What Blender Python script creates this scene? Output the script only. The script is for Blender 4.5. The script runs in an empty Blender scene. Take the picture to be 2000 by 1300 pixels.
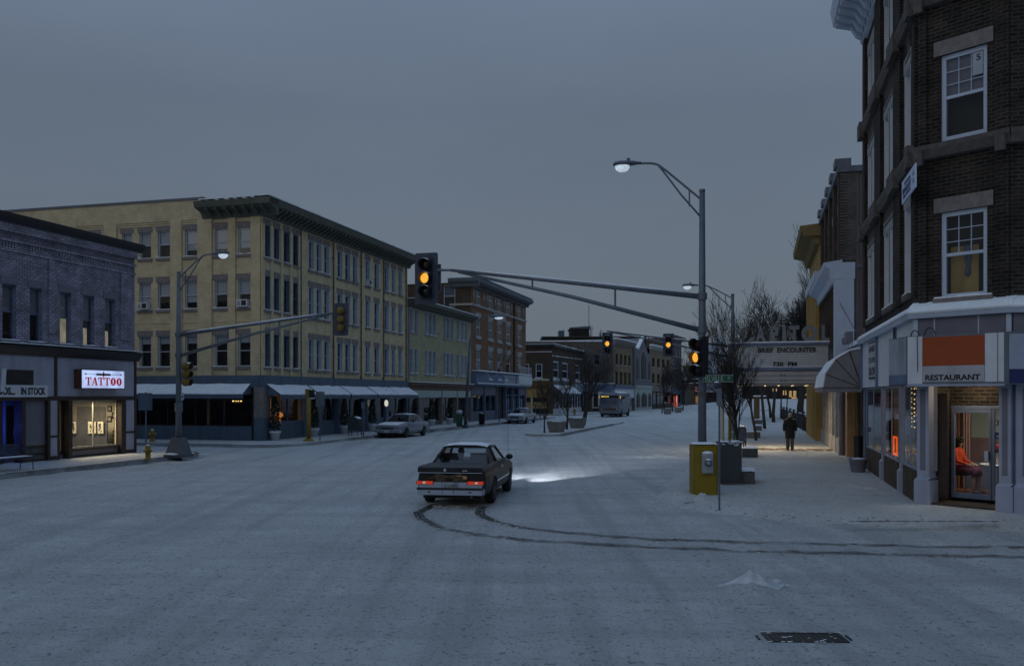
import bpy, bmesh, math, random
from mathutils import Vector as V, Matrix, noise
from math import sin, cos, pi, radians
random.seed(7)
SC = bpy.context.scene
COL = SC.collection
H = 2.65; FPX = 1750.0; CX = 1000.0; HY = 772.0
CAM = V((0, 0, H))
TH = math.atan((1480 - CX) / FPX)
s = V((sin(TH), cos(TH), 0)); r = V((cos(TH), -sin(TH), 0)); ZZ = V((0, 0, 1))
def S(a, b, z=0.0): return s*a + r*b + ZZ*z
def ray(px, py): return V(((px-CX)/FPX, 1.0, (HY-py)/FPX))
def ground(px, py, z=0.0):
    d = (H-z)*FPX/(py-HY); return V(((px-CX)/FPX*d, d, z))
def at(px, py, d): return CAM + ray(px, py)*d
class Face:
    """a facade plane: P corner, U along it, N into the building"""
    def __init__(f, P, U, N): f.P = V((P.x, P.y, 0)); f.U = U.normalized(); f.N = N.normalized()
    def p(f, u, d, z): return f.P + f.U*u + f.N*d + ZZ*z
    def uz(f, px, py, off=0.0):
        R = ray(px, py); t = (f.P + f.N*off - CAM).dot(f.N)/R.dot(f.N); Q = CAM + R*t
        return (Q - f.P).dot(f.U), Q.z
    def u(f, px, off=0.0): return f.uz(px, HY, off)[0]
    def z(f, px, py, off=0.0): return f.uz(px, py, off)[1]

SPLIT = {'pilaster','lintel_stone','lintel_course','pilaster_panel','fascia_post','stone_pier','pier','signboard_panel','stone_diamond','poster','shop_window_row','cornice_bracket','soffit_bulb','bulb','flagpole','gooseneck_lamp','roof_vent','letter_brace','timber_post','mullion','transom_panel','roof_plant','clamp_band','bumper_bolt','seam_strip','fence_post','theatre_window','leg_frame'}
class MB:
    def __init__(m): m.v = []; m.f = []; m.mi = []; m.m = 0; m.sm = []; m.smooth = False
    def add(m, pts, faces):
        n = len(m.v); m.v += [tuple(p) for p in pts]
        for f in faces: m.f.append([n+i for i in f]); m.mi.append(m.m); m.sm.append(m.smooth)
        return m
    def poly(m, *pts): return m.add(pts, [list(range(len(pts)))])
    def box(m, o, a, b, c):
        o, a, b, c = V(o), V(a), V(b), V(c)
        p = [o, o+a, o+a+b, o+b, o+c, o+a+c, o+a+b+c, o+b+c]
        return m.add(p, [(0,3,2,1),(4,5,6,7),(0,1,5,4),(1,2,6,5),(2,3,7,6),(3,0,4,7)])
    def ab(m, x0, x1, y0, y1, z0, z1): return m.box((x0,y0,z0),(x1-x0,0,0),(0,y1-y0,0),(0,0,z1-z0))
    def fb(m, F, u0, u1, d0, d1, z0, z1): return m.box(F.p(u0,d0,z0), F.U*(u1-u0), F.N*(d1-d0), ZZ*(z1-z0))
    def fq(m, F, u0, u1, d, z0, z1): return m.poly(F.p(u0,d,z0), F.p(u1,d,z0), F.p(u1,d,z1), F.p(u0,d,z1))
    def tube(m, pts, rad, n=8, cap=True):
        pts = [V(p) for p in pts]
        if not isinstance(rad, (list, tuple)): rad = [rad]*len(pts)
        rings = []; prev = None
        for i, p in enumerate(pts):
            t = (pts[min(i+1,len(pts)-1)] - pts[max(i-1,0)])
            t = t.normalized() if t.length > 1e-9 else ZZ
            if prev is None:
                x = t.cross(V((0.31,0.17,0.93)) if abs(t.z) < .9 else V((1,0.1,0))).normalized()
            else:
                x = (prev - t*prev.dot(t)); x = x.normalized() if x.length > 1e-6 else t.orthogonal().normalized()
            prev = x; y = t.cross(x)
            rings.append([p + (x*cos(2*pi*k/n) + y*sin(2*pi*k/n))*rad[i] for k in range(n)])
        P = [q for R in rings for q in R]; F = []
        for i in range(len(pts)-1):
            for k in range(n):
                F.append((i*n+k, i*n+(k+1)%n, (i+1)*n+(k+1)%n, (i+1)*n+k))
        if cap: F.append(tuple(reversed(range(n)))); F.append(tuple((len(pts)-1)*n+k for k in range(n)))
        return m.add(P, F)
    def lathe(m, prof, c=(0,0,0), n=16, ax='z', cap=True):
        c = V(c); P = []; F = []
        for (q, z) in prof:
            for k in range(n):
                a = 2*pi*k/n
                P.append(c + (V((q*cos(a), q*sin(a), z)) if ax == 'z' else V((q*cos(a), z, q*sin(a))) if ax == 'y' else V((z, q*cos(a), q*sin(a)))))
        for i in range(len(prof)-1):
            for k in range(n): F.append((i*n+k, i*n+(k+1)%n, (i+1)*n+(k+1)%n, (i+1)*n+k))
        if cap: F.append(tuple(reversed(range(n)))); F.append(tuple((len(prof)-1)*n+k for k in range(n)))
        return m.add(P, F)
    def ell(m, c, rx, ry, rz, n=12, k=8):
        pr = [(max(sin(pi*i/k), .02), -cos(pi*i/k)) for i in range(k+1)]; c = V(c); P = []; F = []
        for (q, z) in pr:
            for j in range(n): P.append(c + V((q*cos(2*pi*j/n)*rx, q*sin(2*pi*j/n)*ry, z*rz)))
        for i in range(k):
            for j in range(n): F.append((i*n+j, i*n+(j+1)%n, (i+1)*n+(j+1)%n, (i+1)*n+j))
        return m.add(P, F)
    def extrude(m, pts, vec):
        pts = [V(p) for p in pts]; vec = V(vec); n = len(pts)
        return m.add(pts + [p+vec for p in pts], [tuple(reversed(range(n))), tuple(range(n, 2*n))] + [(i, (i+1)%n, n+(i+1)%n, n+i) for i in range(n)])
    def loft(m, rings, close=True, cap=True):
        n = len(rings[0]); P = [q for R in rings for q in R]; F = []
        for i in range(len(rings)-1):
            for k in range(n if close else n-1): F.append((i*n+k, i*n+(k+1)%n, (i+1)*n+(k+1)%n, (i+1)*n+k))
        if cap: F.append(tuple(reversed(range(n)))); F.append(tuple((len(rings)-1)*n+k for k in range(n)))
        return m.add(P, F)
    def wall(m, F, u0, u1, z0, z1, ops, dep=.3):
        """sheet with rectangular openings (u0,u1,z0,z1) and reveals of depth dep"""
        us = sorted({u0, u1, *[round(o[0],4) for o in ops], *[round(o[1],4) for o in ops]}); zs = sorted({z0, z1, *[round(o[2],4) for o in ops], *[round(o[3],4) for o in ops]})
        us = [u for u in us if u0-1e-6 <= u <= u1+1e-6]; zs = [z for z in zs if z0-1e-6 <= z <= z1+1e-6]
        for j in range(len(zs)-1):
            zc = (zs[j]+zs[j+1])/2; run = None
            for i in range(len(us)-1):
                uc = (us[i]+us[i+1])/2
                hole = any(o[0] < uc < o[1] and o[2] < zc < o[3] for o in ops)
                if not hole:
                    if run is None: run = us[i]
                if hole and run is not None: m.fq(F, run, us[i], 0, zs[j], zs[j+1]); run = None
            if run is not None: m.fq(F, run, us[-1], 0, zs[j], zs[j+1])
        for (a, b, c, d) in ops:
            m.poly(F.p(a,0,c), F.p(a,dep,c), F.p(a,dep,d), F.p(a,0,d)); m.poly(F.p(b,0,c), F.p(b,0,d), F.p(b,dep,d), F.p(b,dep,c))
            m.poly(F.p(a,0,d), F.p(a,dep,d), F.p(b,dep,d), F.p(b,0,d)); m.poly(F.p(a,0,c), F.p(b,0,c), F.p(b,dep,c), F.p(a,dep,c))
        return m
    def mesh(m, name, mats, org=None):
        me = bpy.data.meshes.new(name)
        vs = m.v if org is None else [(x-org.x, y-org.y, z-org.z) for x, y, z in m.v]
        me.from_pydata(vs, [], m.f)
        mats = mats if isinstance(mats, (list, tuple)) else [mats]
        for q in mats: me.materials.append(q)
        me.polygons.foreach_set('material_index', m.mi); me.polygons.foreach_set('use_smooth', m.sm)
        uv = me.uv_layers.new(name='UVMap').data
        for p in me.polygons:
            nn = p.normal
            if abs(nn.z) > .75: ax, ay = V((1,0,0)), V((0,1,0))
            else:
                h = V((nn.x, nn.y, 0)).normalized(); ax = V((-h.y, h.x, 0)); ay = ZZ
            for li in p.loop_indices:
                co = V(m.v[me.loops[li].vertex_index]); uv[li].uv = (co.dot(ax), co.dot(ay))
        me.update()
        return me
    def build(m, name, mats, parent=None, world=True, bevel=0, weld=False):
        """world=True: vertices are world coordinates, parents carry locations only"""
        if name in SPLIT:
            pr = list(range(len(m.v)))
            def find(i):
                while pr[i] != i: pr[i] = pr[pr[i]]; i = pr[i]
                return i
            for f in m.f:
                a = find(f[0])
                for i in f[1:]: pr[find(i)] = a
            grp = {}
            for k, f in enumerate(m.f): grp.setdefault(find(f[0]), []).append(k)
            if len(grp) > 1:
                o = None
                for ks in grp.values():
                    q = MB(); mp = {}
                    for k in ks:
                        ix = []
                        for i in m.f[k]:
                            if i not in mp: mp[i] = len(q.v); q.v.append(m.v[i])
                            ix.append(mp[i])
                        q.f.append(ix); q.mi.append(m.mi[k]); q.sm.append(m.sm[k])
                    SPLIT.discard(name); o = q.build(name, mats, parent, world, bevel, weld); SPLIT.add(name)
                return o
        org = V((0,0,0)); q = parent
        if world:
            while q is not None: org += q.location; q = q.parent
        ob = bpy.data.objects.new(name, m.mesh(name, mats, org)); COL.objects.link(ob); ob.parent = parent
        if weld:
            bm = bmesh.new(); bm.from_mesh(ob.data); bmesh.ops.remove_doubles(bm, verts=bm.verts, dist=1e-4); bmesh.ops.recalc_face_normals(bm, faces=bm.faces); bm.to_mesh(ob.data); bm.free()
        if bevel:
            b = ob.modifiers.new('bevel', 'BEVEL'); b.width = bevel; b.segments = 2; b.limit_method = 'ANGLE'
        return ob
def inst(name, me, parent, loc):
    ob = bpy.data.objects.new(name, me); COL.objects.link(ob); ob.parent = parent; ob.location = loc; return ob
def tag(o, label=None, cat=None, group=None, kind=None):
    if label: o['label'] = label
    if cat: o['category'] = cat
    if group: o['group'] = group
    if kind: o['kind'] = kind
    return o
def thing(name, label, cat, loc=(0,0,0), rz=0, group=None):
    o = bpy.data.objects.new(name, None); COL.objects.link(o); o.empty_display_size = .2
    o.location = loc; o.rotation_euler = (0,0,rz); return tag(o, label, cat, group)
def copy_tree(o, parent=None):
    c = o.copy(); COL.objects.link(c)
    if parent: c.parent = parent
    for ch in [k for k in bpy.data.objects if k.parent == o]: copy_tree(ch, c)
    return c
def ngon(c, U, W, rad, n=20, ph=0): return [V(c) + U*cos(2*pi*k/n+ph)*rad + W*sin(2*pi*k/n+ph)*rad for k in range(n)]
def text(body, center, U, w, h, bold=0.0, depth=.02, W=ZZ):
    """MB of lettering scaled to exactly w x h, centred on center, read along U, standing along W"""
    cu = bpy.data.curves.new('lettering', 'FONT'); cu.body = body; cu.align_x = 'CENTER'; cu.offset = bold; cu.extrude = .02; cu.resolution_u = 3
    ob = bpy.data.objects.new('lettering', cu); COL.objects.link(ob)
    dg = bpy.context.evaluated_depsgraph_get(); dg.update()
    me = bpy.data.meshes.new_from_object(ob.evaluated_get(dg))
    xs = [v.co.x for v in me.vertices]; ys = [v.co.y for v in me.vertices]
    x0, x1, y0, y1 = min(xs), max(xs), min(ys), max(ys); N = U.cross(W)
    m = MB()
    m.add([V(center) + U*((v.co.x-(x0+x1)/2)/(x1-x0)*w) + W*((v.co.y-(y0+y1)/2)/(y1-y0)*h) + N*(v.co.z/.02*depth/2) for v in me.vertices], [tuple(p.vertices) for p in me.polygons])
    bpy.data.objects.remove(ob); bpy.data.meshes.remove(me); bpy.data.curves.remove(cu)
    return m

# ---------------------------------------------------------------- materials
def _nt(name):
    m = bpy.data.materials.new(name); m.use_nodes = True; nt = m.node_tree
    return m, nt, nt.nodes['Principled BSDF']
def mat(name, col, rough=.7, var=.25, scale=3.0, bump=.0, metal=0.0, spec=.35, detail=6, bscale=None, coat=0, stain=0):
    m, nt, b = _nt(name); N = nt.nodes; L = nt.links
    tc = N.new('ShaderNodeTexCoord'); b.inputs['Roughness'].default_value = rough; b.inputs['Metallic'].default_value = metal
    b.inputs['Specular IOR Level'].default_value = spec; b.inputs['Coat Weight'].default_value = coat
    nz = N.new('ShaderNodeTexNoise'); nz.inputs['Scale'].default_value = scale; nz.inputs['Detail'].default_value = detail; nz.inputs['Roughness'].default_value = .65
    L.new(tc.outputs['Object'], nz.inputs['Vector'])
    rp = N.new('ShaderNodeValToRGB'); c = V(col[:3])
    lo = [max(0, x*(1-var)) for x in c]; hi = [min(1, x*(1+var)) for x in c]
    rp.color_ramp.elements[0].position = .3; rp.color_ramp.elements[1].position = .7
    rp.color_ramp.elements[0].color = (*lo, 1); rp.color_ramp.elements[1].color = (*hi, 1)
    L.new(nz.outputs['Fac'], rp.inputs['Fac']); out = rp.outputs['Color']
    if stain:
        mp = N.new('ShaderNodeMapping'); mp.inputs['Scale'].default_value = (1.5,1.5,.22); L.new(tc.outputs['Object'], mp.inputs['Vector'])
        n2 = N.new('ShaderNodeTexNoise'); n2.inputs['Scale'].default_value = 2.2; n2.inputs['Detail'].default_value = 7; L.new(mp.outputs['Vector'], n2.inputs['Vector'])
        r2 = N.new('ShaderNodeMapRange'); r2.inputs['From Min'].default_value = .45; r2.inputs['From Max'].default_value = .75; r2.inputs['To Max'].default_value = stain; L.new(n2.outputs['Fac'], r2.inputs['Value'])
        mx = N.new('ShaderNodeMix'); mx.data_type = 'RGBA'; L.new(r2.outputs['Result'], mx.inputs['Factor']); L.new(out, mx.inputs['A']); mx.inputs['B'].default_value = (*[x*.4 for x in c], 1); out = mx.outputs['Result']
    L.new(out, b.inputs['Base Color'])
    if bump:
        nb = N.new('ShaderNodeTexNoise'); nb.inputs['Scale'].default_value = bscale or scale*6; nb.inputs['Detail'].default_value = 5; L.new(tc.outputs['Object'], nb.inputs['Vector'])
        bp = N.new('ShaderNodeBump'); bp.inputs['Strength'].default_value = bump; bp.inputs['Distance'].default_value = .02; L.new(nb.outputs['Fac'], bp.inputs['Height']); L.new(bp.outputs['Normal'], b.inputs['Normal'])
    return m
def brick(name, c1, c2, mortar, w=.22, h=.075, msize=.012, blot=.35, bump=.6):
    m, nt, b = _nt(name); N = nt.nodes; L = nt.links
    uv = N.new('ShaderNodeUVMap'); uv.uv_map = 'UVMap'
    bt = N.new('ShaderNodeTexBrick'); bt.inputs['Scale'].default_value = 1; bt.inputs['Brick Width'].default_value = w; bt.inputs['Row Height'].default_value = h; bt.inputs['Mortar Size'].default_value = msize; bt.inputs['Bias'].default_value = -.1
    bt.inputs['Color1'].default_value = (*c1, 1); bt.inputs['Color2'].default_value = (*c2, 1); bt.inputs['Mortar'].default_value = (*mortar, 1)
    L.new(uv.outputs['UV'], bt.inputs['Vector'])
    nz = N.new('ShaderNodeTexNoise'); nz.inputs['Scale'].default_value = 1.3; nz.inputs['Detail'].default_value = 9; nz.inputs['Roughness'].default_value = .7
    L.new(uv.outputs['UV'], nz.inputs['Vector'])
    mr = N.new('ShaderNodeMapRange'); mr.inputs['From Min'].default_value = .3; mr.inputs['From Max'].default_value = .7; mr.inputs['To Min'].default_value = 1-blot; mr.inputs['To Max'].default_value = 1+blot
    L.new(nz.outputs['Fac'], mr.inputs['Value'])
    mx = N.new('ShaderNodeVectorMath'); mx.operation = 'SCALE'; L.new(bt.outputs['Color'], mx.inputs[0]); L.new(mr.outputs['Result'], mx.inputs['Scale'])
    L.new(mx.outputs['Vector'], b.inputs['Base Color']); b.inputs['Roughness'].default_value = .9; b.inputs['Specular IOR Level'].default_value = .2
    bp = N.new('ShaderNodeBump'); bp.inputs['Strength'].default_value = bump; bp.inputs['Distance'].default_value = .012; bp.invert = True; L.new(bt.outputs['Fac'], bp.inputs['Height']); L.new(bp.outputs['Normal'], b.inputs['Normal'])
    return m
def emit(name, col, st, var=0.0, scale=4):
    m, nt, b = _nt(name); N = nt.nodes; L = nt.links
    b.inputs['Base Color'].default_value = (*[c*.5 for c in col], 1); b.inputs['Emission Color'].default_value = (*col, 1); b.inputs['Emission Strength'].default_value = st; b.inputs['Roughness'].default_value = .3
    if var:
        tc = N.new('ShaderNodeTexCoord'); nz = N.new('ShaderNodeTexNoise'); nz.inputs['Scale'].default_value = scale; nz.inputs['Detail'].default_value = 4; L.new(tc.outputs['Object'], nz.inputs['Vector'])
        mr = N.new('ShaderNodeMapRange'); mr.inputs['From Min'].default_value = .3; mr.inputs['From Max'].default_value = .7; mr.inputs['To Min'].default_value = st*(1-var); mr.inputs['To Max'].default_value = st*(1+var); L.new(nz.outputs['Fac'], mr.inputs['Value']); L.new(mr.outputs['Result'], b.inputs['Emission Strength'])
    return m
def glass(name, tint=(.8,.85,.9), refl=.12, rough=.03):
    m = bpy.data.materials.new(name); m.use_nodes = True; nt = m.node_tree; N = nt.nodes; L = nt.links
    N.remove(N['Principled BSDF']); out = N['Material Output']
    tr = N.new('ShaderNodeBsdfTransparent'); tr.inputs['Color'].default_value = (*tint, 1); gl = N.new('ShaderNodeBsdfGlossy'); gl.inputs['Roughness'].default_value = rough
    fr = N.new('ShaderNodeFresnel'); fr.inputs['IOR'].default_value = 1.5; ad = N.new('ShaderNodeMath'); ad.operation = 'ADD'; ad.use_clamp = True; ad.inputs[1].default_value = refl-.04; L.new(fr.outputs['Fac'], ad.inputs[0])
    ge = N.new('ShaderNodeNewGeometry'); io = N.new('ShaderNodeMapRange'); io.inputs['To Min'].default_value = 1.5; io.inputs['To Max'].default_value = 1/1.5; L.new(ge.outputs['Backfacing'], io.inputs['Value']); L.new(io.outputs['Result'], fr.inputs['IOR'])
    tc = N.new('ShaderNodeTexCoord'); nz = N.new('ShaderNodeTexNoise'); nz.inputs['Scale'].default_value = .8; nz.inputs['Detail'].default_value = 2; L.new(tc.outputs['Object'], nz.inputs['Vector'])
    bp = N.new('ShaderNodeBump'); bp.inputs['Strength'].default_value = .25; bp.inputs['Distance'].default_value = .01; L.new(nz.outputs['Fac'], bp.inputs['Height']); L.new(bp.outputs['Normal'], gl.inputs['Normal'])
    mx = N.new('ShaderNodeMixShader'); L.new(ad.outputs[0], mx.inputs['Fac']); L.new(tr.outputs[0], mx.inputs[1]); L.new(gl.outputs[0], mx.inputs[2]); L.new(mx.outputs[0], out.inputs['Surface'])
    return m
def snowmat(name, col=(.66,.68,.72), dirt=(.33,.33,.34), dirtamt=.5, specks=.6, ruts=False, bump=.7):
    m, nt, b = _nt(name); N = nt.nodes; L = nt.links
    tc = N.new('ShaderNodeTexCoord'); b.inputs['Roughness'].default_value = .75; b.inputs['Specular IOR Level'].default_value = .3
    def nz(scale, det=6, rgh=.6, vec=None, sc=None):
        n = N.new('ShaderNodeTexNoise'); n.inputs['Scale'].default_value = scale; n.inputs['Detail'].default_value = det; n.inputs['Roughness'].default_value = rgh
        if sc:
            mp = N.new('ShaderNodeMapping'); mp.inputs['Rotation'].default_value = (0,0,TH); mp.inputs['Scale'].default_value = sc; L.new(tc.outputs['Object'], mp.inputs['Vector']); L.new(mp.outputs['Vector'], n.inputs['Vector'])
        else: L.new(tc.outputs['Object'], n.inputs['Vector'])
        return n.outputs['Fac']
    def rng(x, a, c, lo=0, hi=1):
        q = N.new('ShaderNodeMapRange'); q.inputs['From Min'].default_value = a; q.inputs['From Max'].default_value = c; q.inputs['To Min'].default_value = lo; q.inputs['To Max'].default_value = hi; L.new(x, q.inputs['Value']); return q.outputs['Result']
    def mix(f, A, B):
        q = N.new('ShaderNodeMix'); q.data_type = 'RGBA'; L.new(f, q.inputs['Factor'])
        for x, k in ((A,'A'),(B,'B')):
            if isinstance(x, tuple): q.inputs[k].default_value = (*x, 1)
            else: L.new(x, q.inputs[k])
        return q.outputs['Result']
    c = mix(rng(nz(.35, 8, .68), .38, .72, 0, dirtamt), tuple(col), tuple(dirt))
    if ruts:
        c = mix(rng(nz(1.0, 5, .6, sc=(1.3,.05,1)), .47, .64, 0, .6), c, tuple(dirt))
        c = mix(rng(nz(1.0, 7, .7, sc=(.07,.9,1)), .46, .66, 0, .55), c, tuple(dirt))
    c = mix(rng(nz(5, 6, .7), .35, .75, 0, .35), c, tuple(x*.72 for x in col))
    c = mix(rng(nz(1.9, 7, .72), .40, .66, 0, .42), c, tuple(x*.66 for x in col))
    sp = rng(nz(11, 3, .62, sc=(1,1,1)), .60, .66, 0, specks)
    c = mix(sp, c, (.12,.115,.11))
    sp2 = rng(nz(27, 2, .55), .60, .67, 0, specks)
    c = mix(sp2, c, (.14,.135,.13))
    L.new(c, b.inputs['Base Color'])
    hs = N.new('ShaderNodeMath'); hs.operation = 'MULTIPLY_ADD'; hs.inputs[1].default_value = .35; L.new(nz(38, 4, .7), hs.inputs[0]); L.new(nz(6, 6, .7), hs.inputs[2])
    bp = N.new('ShaderNodeBump'); bp.inputs['Strength'].default_value = bump; bp.inputs['Distance'].default_value = .16; L.new(hs.outputs[0], bp.inputs['Height']); L.new(bp.outputs['Normal'], b.inputs['Normal'])
    return m

M = dict(
 road=snowmat('road_snow', (.84,.87,.88), (.46,.475,.49), .6, .55, True, 1.0),
 walk=snowmat('pavement_snow', (.82,.84,.84), (.46,.455,.45), .55, .6, False, 1.0),
 snow=mat('snow', (.83,.86,.90), .7, .10, 3, .6),
 heap=mat('heaped_snow', (.475,.495,.515), .75, .30, 3, 1.0, bscale=11),
 slush=mat('slush', (.075,.07,.068), .6, .4, 9, .6),
 kerb=snowmat('granite_kerb', (.60,.62,.64), (.10,.10,.10), 1.0, .5, False, .8),
 asphalt=mat('asphalt', (.05,.05,.05), .7, .4, 6, .4),
 yellow=brick('yellow_painted_brick', (.61,.505,.315), (.545,.45,.28), (.49,.405,.255), .22,.075,.008,.22,.35),
 olive=brick('olive_painted_brick', (.40,.37,.24), (.36,.335,.215), (.31,.28,.18), .22,.075,.008,.25,.35),
 purple=brick('mauve_painted_brick', (.37,.345,.42), (.26,.235,.29), (.14,.13,.16), .26,.09,.016,.5,.9),
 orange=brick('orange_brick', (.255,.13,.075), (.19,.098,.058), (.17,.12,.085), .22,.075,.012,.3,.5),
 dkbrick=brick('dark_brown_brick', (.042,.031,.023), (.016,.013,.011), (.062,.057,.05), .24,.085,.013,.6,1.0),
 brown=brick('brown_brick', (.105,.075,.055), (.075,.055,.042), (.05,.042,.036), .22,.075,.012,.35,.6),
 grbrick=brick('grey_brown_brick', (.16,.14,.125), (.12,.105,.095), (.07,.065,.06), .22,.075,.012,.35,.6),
 beige=brick('beige_brick', (.30,.23,.15), (.25,.19,.125), (.18,.145,.10), .22,.075,.01,.3,.4),
 stucco=mat('brown_stucco', (.155,.115,.105), .9, .15, 2, .2, stain=.3),
 stone=mat('brownstone', (.215,.185,.175), .9, .25, 6, .5),
 dkstone=mat('dark_stone', (.11,.095,.085), .9, .3, 6, .5),
 greystone=mat('grey_stone', (.33,.32,.31), .85, .2, 4, .4),
 cornice=mat('green_grey_cornice', (.10,.105,.085), .7, .2, 3),
 blackpaint=mat('black_paint', (.025,.025,.028), .45, .2, 3),
 darkwood=mat('dark_brown_wood', (.045,.032,.026), .6, .3, 4),
 bluepaint=mat('slate_blue_paint', (.085,.12,.17), .6, .15, 2, stain=.4),
 blue2=mat('dull_blue_paint', (.13,.17,.26), .6, .2, 2),
 lav=mat('lavender_paint', (.34,.37,.47), .6, .1, 2, stain=.3),
 lavd=mat('mauve_grey_panel', (.17,.165,.20), .6, .12, 2),
 panel=mat('pale_panel', (.36,.37,.45), .6, .1, 1.2, stain=.35),
 white=mat('white_paint', (.62,.64,.68), .55, .08, 3, stain=.2),
 whiteblue=mat('white_frame_paint', (.50,.56,.66), .5, .08, 3),
 cream=mat('cream_paint', (.50,.47,.36), .6, .1, 2, stain=.3),
 mint=mat('pale_green_panel', (.40,.48,.44), .6, .1, 1.5, stain=.3),
 ochre=mat('ochre_paint', (.42,.27,.09), .7, .15, 2, stain=.4),
 gold=mat('ochre_yellow_wall', (.38,.25,.08), .8, .2, 1.5, stain=.4),
 tan=mat('tan_wood', (.42,.25,.12), .6, .2, 2),
 steel=mat('galvanised_steel', (.15,.17,.20), .5, .2, 2, metal=.35, stain=.3),
 steeld=mat('dark_galvanised_steel', (.11,.125,.15), .5, .2, 2, metal=.3),
 sigyel=mat('signal_yellow', (.19,.13,.022), .6, .25, 4, stain=.5),
 boxyel=mat('mustard_enamel', (.23,.165,.010), .55, .15, 1.5, stain=.4),
 hydy=mat('hydrant_yellow', (.27,.18,.022), .55, .25, 5, stain=.4),
 plate=mat('backplate_blue_black', (.045,.055,.085), .6, .3, 6),
 housing=mat('signal_black', (.016,.016,.02), .5, .2, 4),
 visin=mat('visor_inside', (.07,.06,.045), .7, .2, 4),
 amber=emit('amber_lens', (1,.46,.055), .95, .12, 14),
 redoff=mat('unlit_red_lens', (.02,.006,.005), .25, .1, 3),
 greenoff=mat('unlit_green_lens', (.006,.012,.016), .25, .1, 3),
 lens=emit('lamp_lens', (.72,.86,1), .55, .3, 14),
 concrete=mat('concrete', (.20,.195,.185), .9, .2, 4, .4, stain=.3),
 concdark=mat('dark_concrete', (.115,.115,.11), .9, .25, 4, .4),
 bark=mat('bark', (.045,.038,.034), .9, .4, 8, .5),
 busgrey=mat('bus_aluminium', (.17,.19,.22), .4, .15, 2, metal=.3, stain=.3),
 twig=mat('twig', (.05,.042,.04), .9, .3, 5),
 needle=mat('evergreen_leaf', (.03,.042,.026), .7, .5, 6),
 bin=mat('dark_grey_enamel', (.06,.065,.075), .55, .2, 2, stain=.5),
 green=mat('green_enamel', (.06,.15,.09), .5, .15, 3),
 signgreen=mat('sign_green', (.025,.10,.055), .5, .15, 3),
 navy=mat('navy', (.02,.028,.11), .5, .1, 3),
 black=mat('black', (.012,.012,.013), .5, .1, 3),
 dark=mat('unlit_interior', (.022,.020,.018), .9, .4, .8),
 shade=mat('window_blind', (.40,.43,.47), .8, .12, 2),
 shade2=mat('drawn_curtain', (.20,.19,.22), .8, .2, 3),
 wshade=emit('lit_curtain', (.95,.80,.50), .17, .5, 1.6),
 pane=glass('window_pane', (.86,.88,.9), .05),
 pane2=glass('shop_glass', (.88,.9,.92), .05),
 plated=glass('dark_tinted_pane', (.42,.46,.52), .06),
 tyre=mat('tyre_rubber', (.018,.018,.019), .85, .3, 20, .4),
 rim=mat('wheel_rim', (.25,.25,.27), .4, .2, 5, metal=.6),
 chrome=mat('bumper_chrome', (.55,.60,.68), .25, .06, 3, metal=.75),
 bumper=mat('bumper_silver', (.36,.41,.50), .4, .1, 3, metal=.1),
 bare=mat('bare_paving', (.14,.085,.055), .8, .4, 6, .3),
 carpaint=mat('dark_car_paint', (.020,.020,.023), .42, .6, 1.6, spec=.3, coat=.0),
 carblue=mat('grey_blue_car_paint', (.13,.15,.21), .3, .15, 2, spec=.5, coat=.5),
 carsilver=mat('silver_car_paint', (.26,.28,.32), .3, .12, 2, metal=.3, coat=.4),
 tail=emit('tail_lamp', (1,.065,.02), .30, .3, 12),
 skin=mat('skin', (.45,.28,.20), .6, .1, 9),
 hairgrey=mat('grey_hair', (.32,.30,.27), .9, .3, 30),
 hairdark=mat('dark_hair', (.025,.018,.014), .8, .4, 30),
 coat=mat('dark_wool', (.018,.018,.017), .95, .3, 20, .3),
 trouser=mat('grey_trouser', (.09,.085,.075), .95, .2, 14, .2),
 shoe=mat('shoe_leather', (.015,.013,.012), .5, .2, 9),
 redtop=mat('red_cardigan', (.55,.06,.025), .9, .25, 12, .3),
 skirt=mat('plum_skirt', (.12,.03,.07), .9, .25, 9, .2),
 red=mat('faded_red_panel', (.33,.062,.014), .55, .1, 1.5),
 letter=mat('black_lettering', (.012,.012,.014), .6, .1, 3),
 greysign=mat('grey_sign_face', (.33,.36,.40), .6, .22, 1.6, stain=.6),
 greysign2=mat('pale_grey_sign_face', (.40,.40,.42), .6, .12, 1.2, stain=.3),
 silver=mat('dull_letter_metal', (.20,.21,.23), .5, .2, 6, metal=.2),
)
# ---------------------------------------------------------------- camera, sky, light
cam = bpy.data.objects.new('camera', bpy.data.cameras.new('camera')); COL.objects.link(cam)
cam.location = CAM; cam.rotation_euler = (pi/2, 0, 0); cam.data.sensor_width = 36; cam.data.lens = 36*FPX/2000
cam.data.shift_y = (HY-650)/2000; cam.data.clip_end = 4000; cam.data.clip_start = .2; SC.camera = cam
SUN_EL = radians(16); SUN_AZ = radians(236)          # the dusk glow lies behind the camera, to the left
w = bpy.data.worlds.new('World'); SC.world = w; w.use_nodes = True; nt = w.node_tree; N = nt.nodes; L = nt.links
bg = N['Background']
sky = N.new('ShaderNodeTexSky'); sky.sky_type = 'NISHITA'; sky.sun_disc = False; sky.sun_elevation = SUN_EL; sky.sun_rotation = SUN_AZ; sky.air_density = 1.2; sky.dust_density = 2
tc = N.new('ShaderNodeTexCoord'); sx = N.new('ShaderNodeSeparateXYZ'); L.new(tc.outputs['Generated'], sx.inputs[0])
rp = N.new('ShaderNodeValToRGB'); L.new(sx.outputs['Z'], rp.inputs['Fac'])
for k, (p, c) in enumerate([(0.0,(.130,.157,.184)), (.10,(.127,.158,.197)), (.30,(.119,.155,.209)), (.50,(.165,.222,.314)), (1.0,(.235,.365,.565))]):
    e = rp.color_ramp.elements[k] if k < 2 else rp.color_ramp.elements.new(p)
    e.position = p; e.color = (*c, 1)
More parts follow.
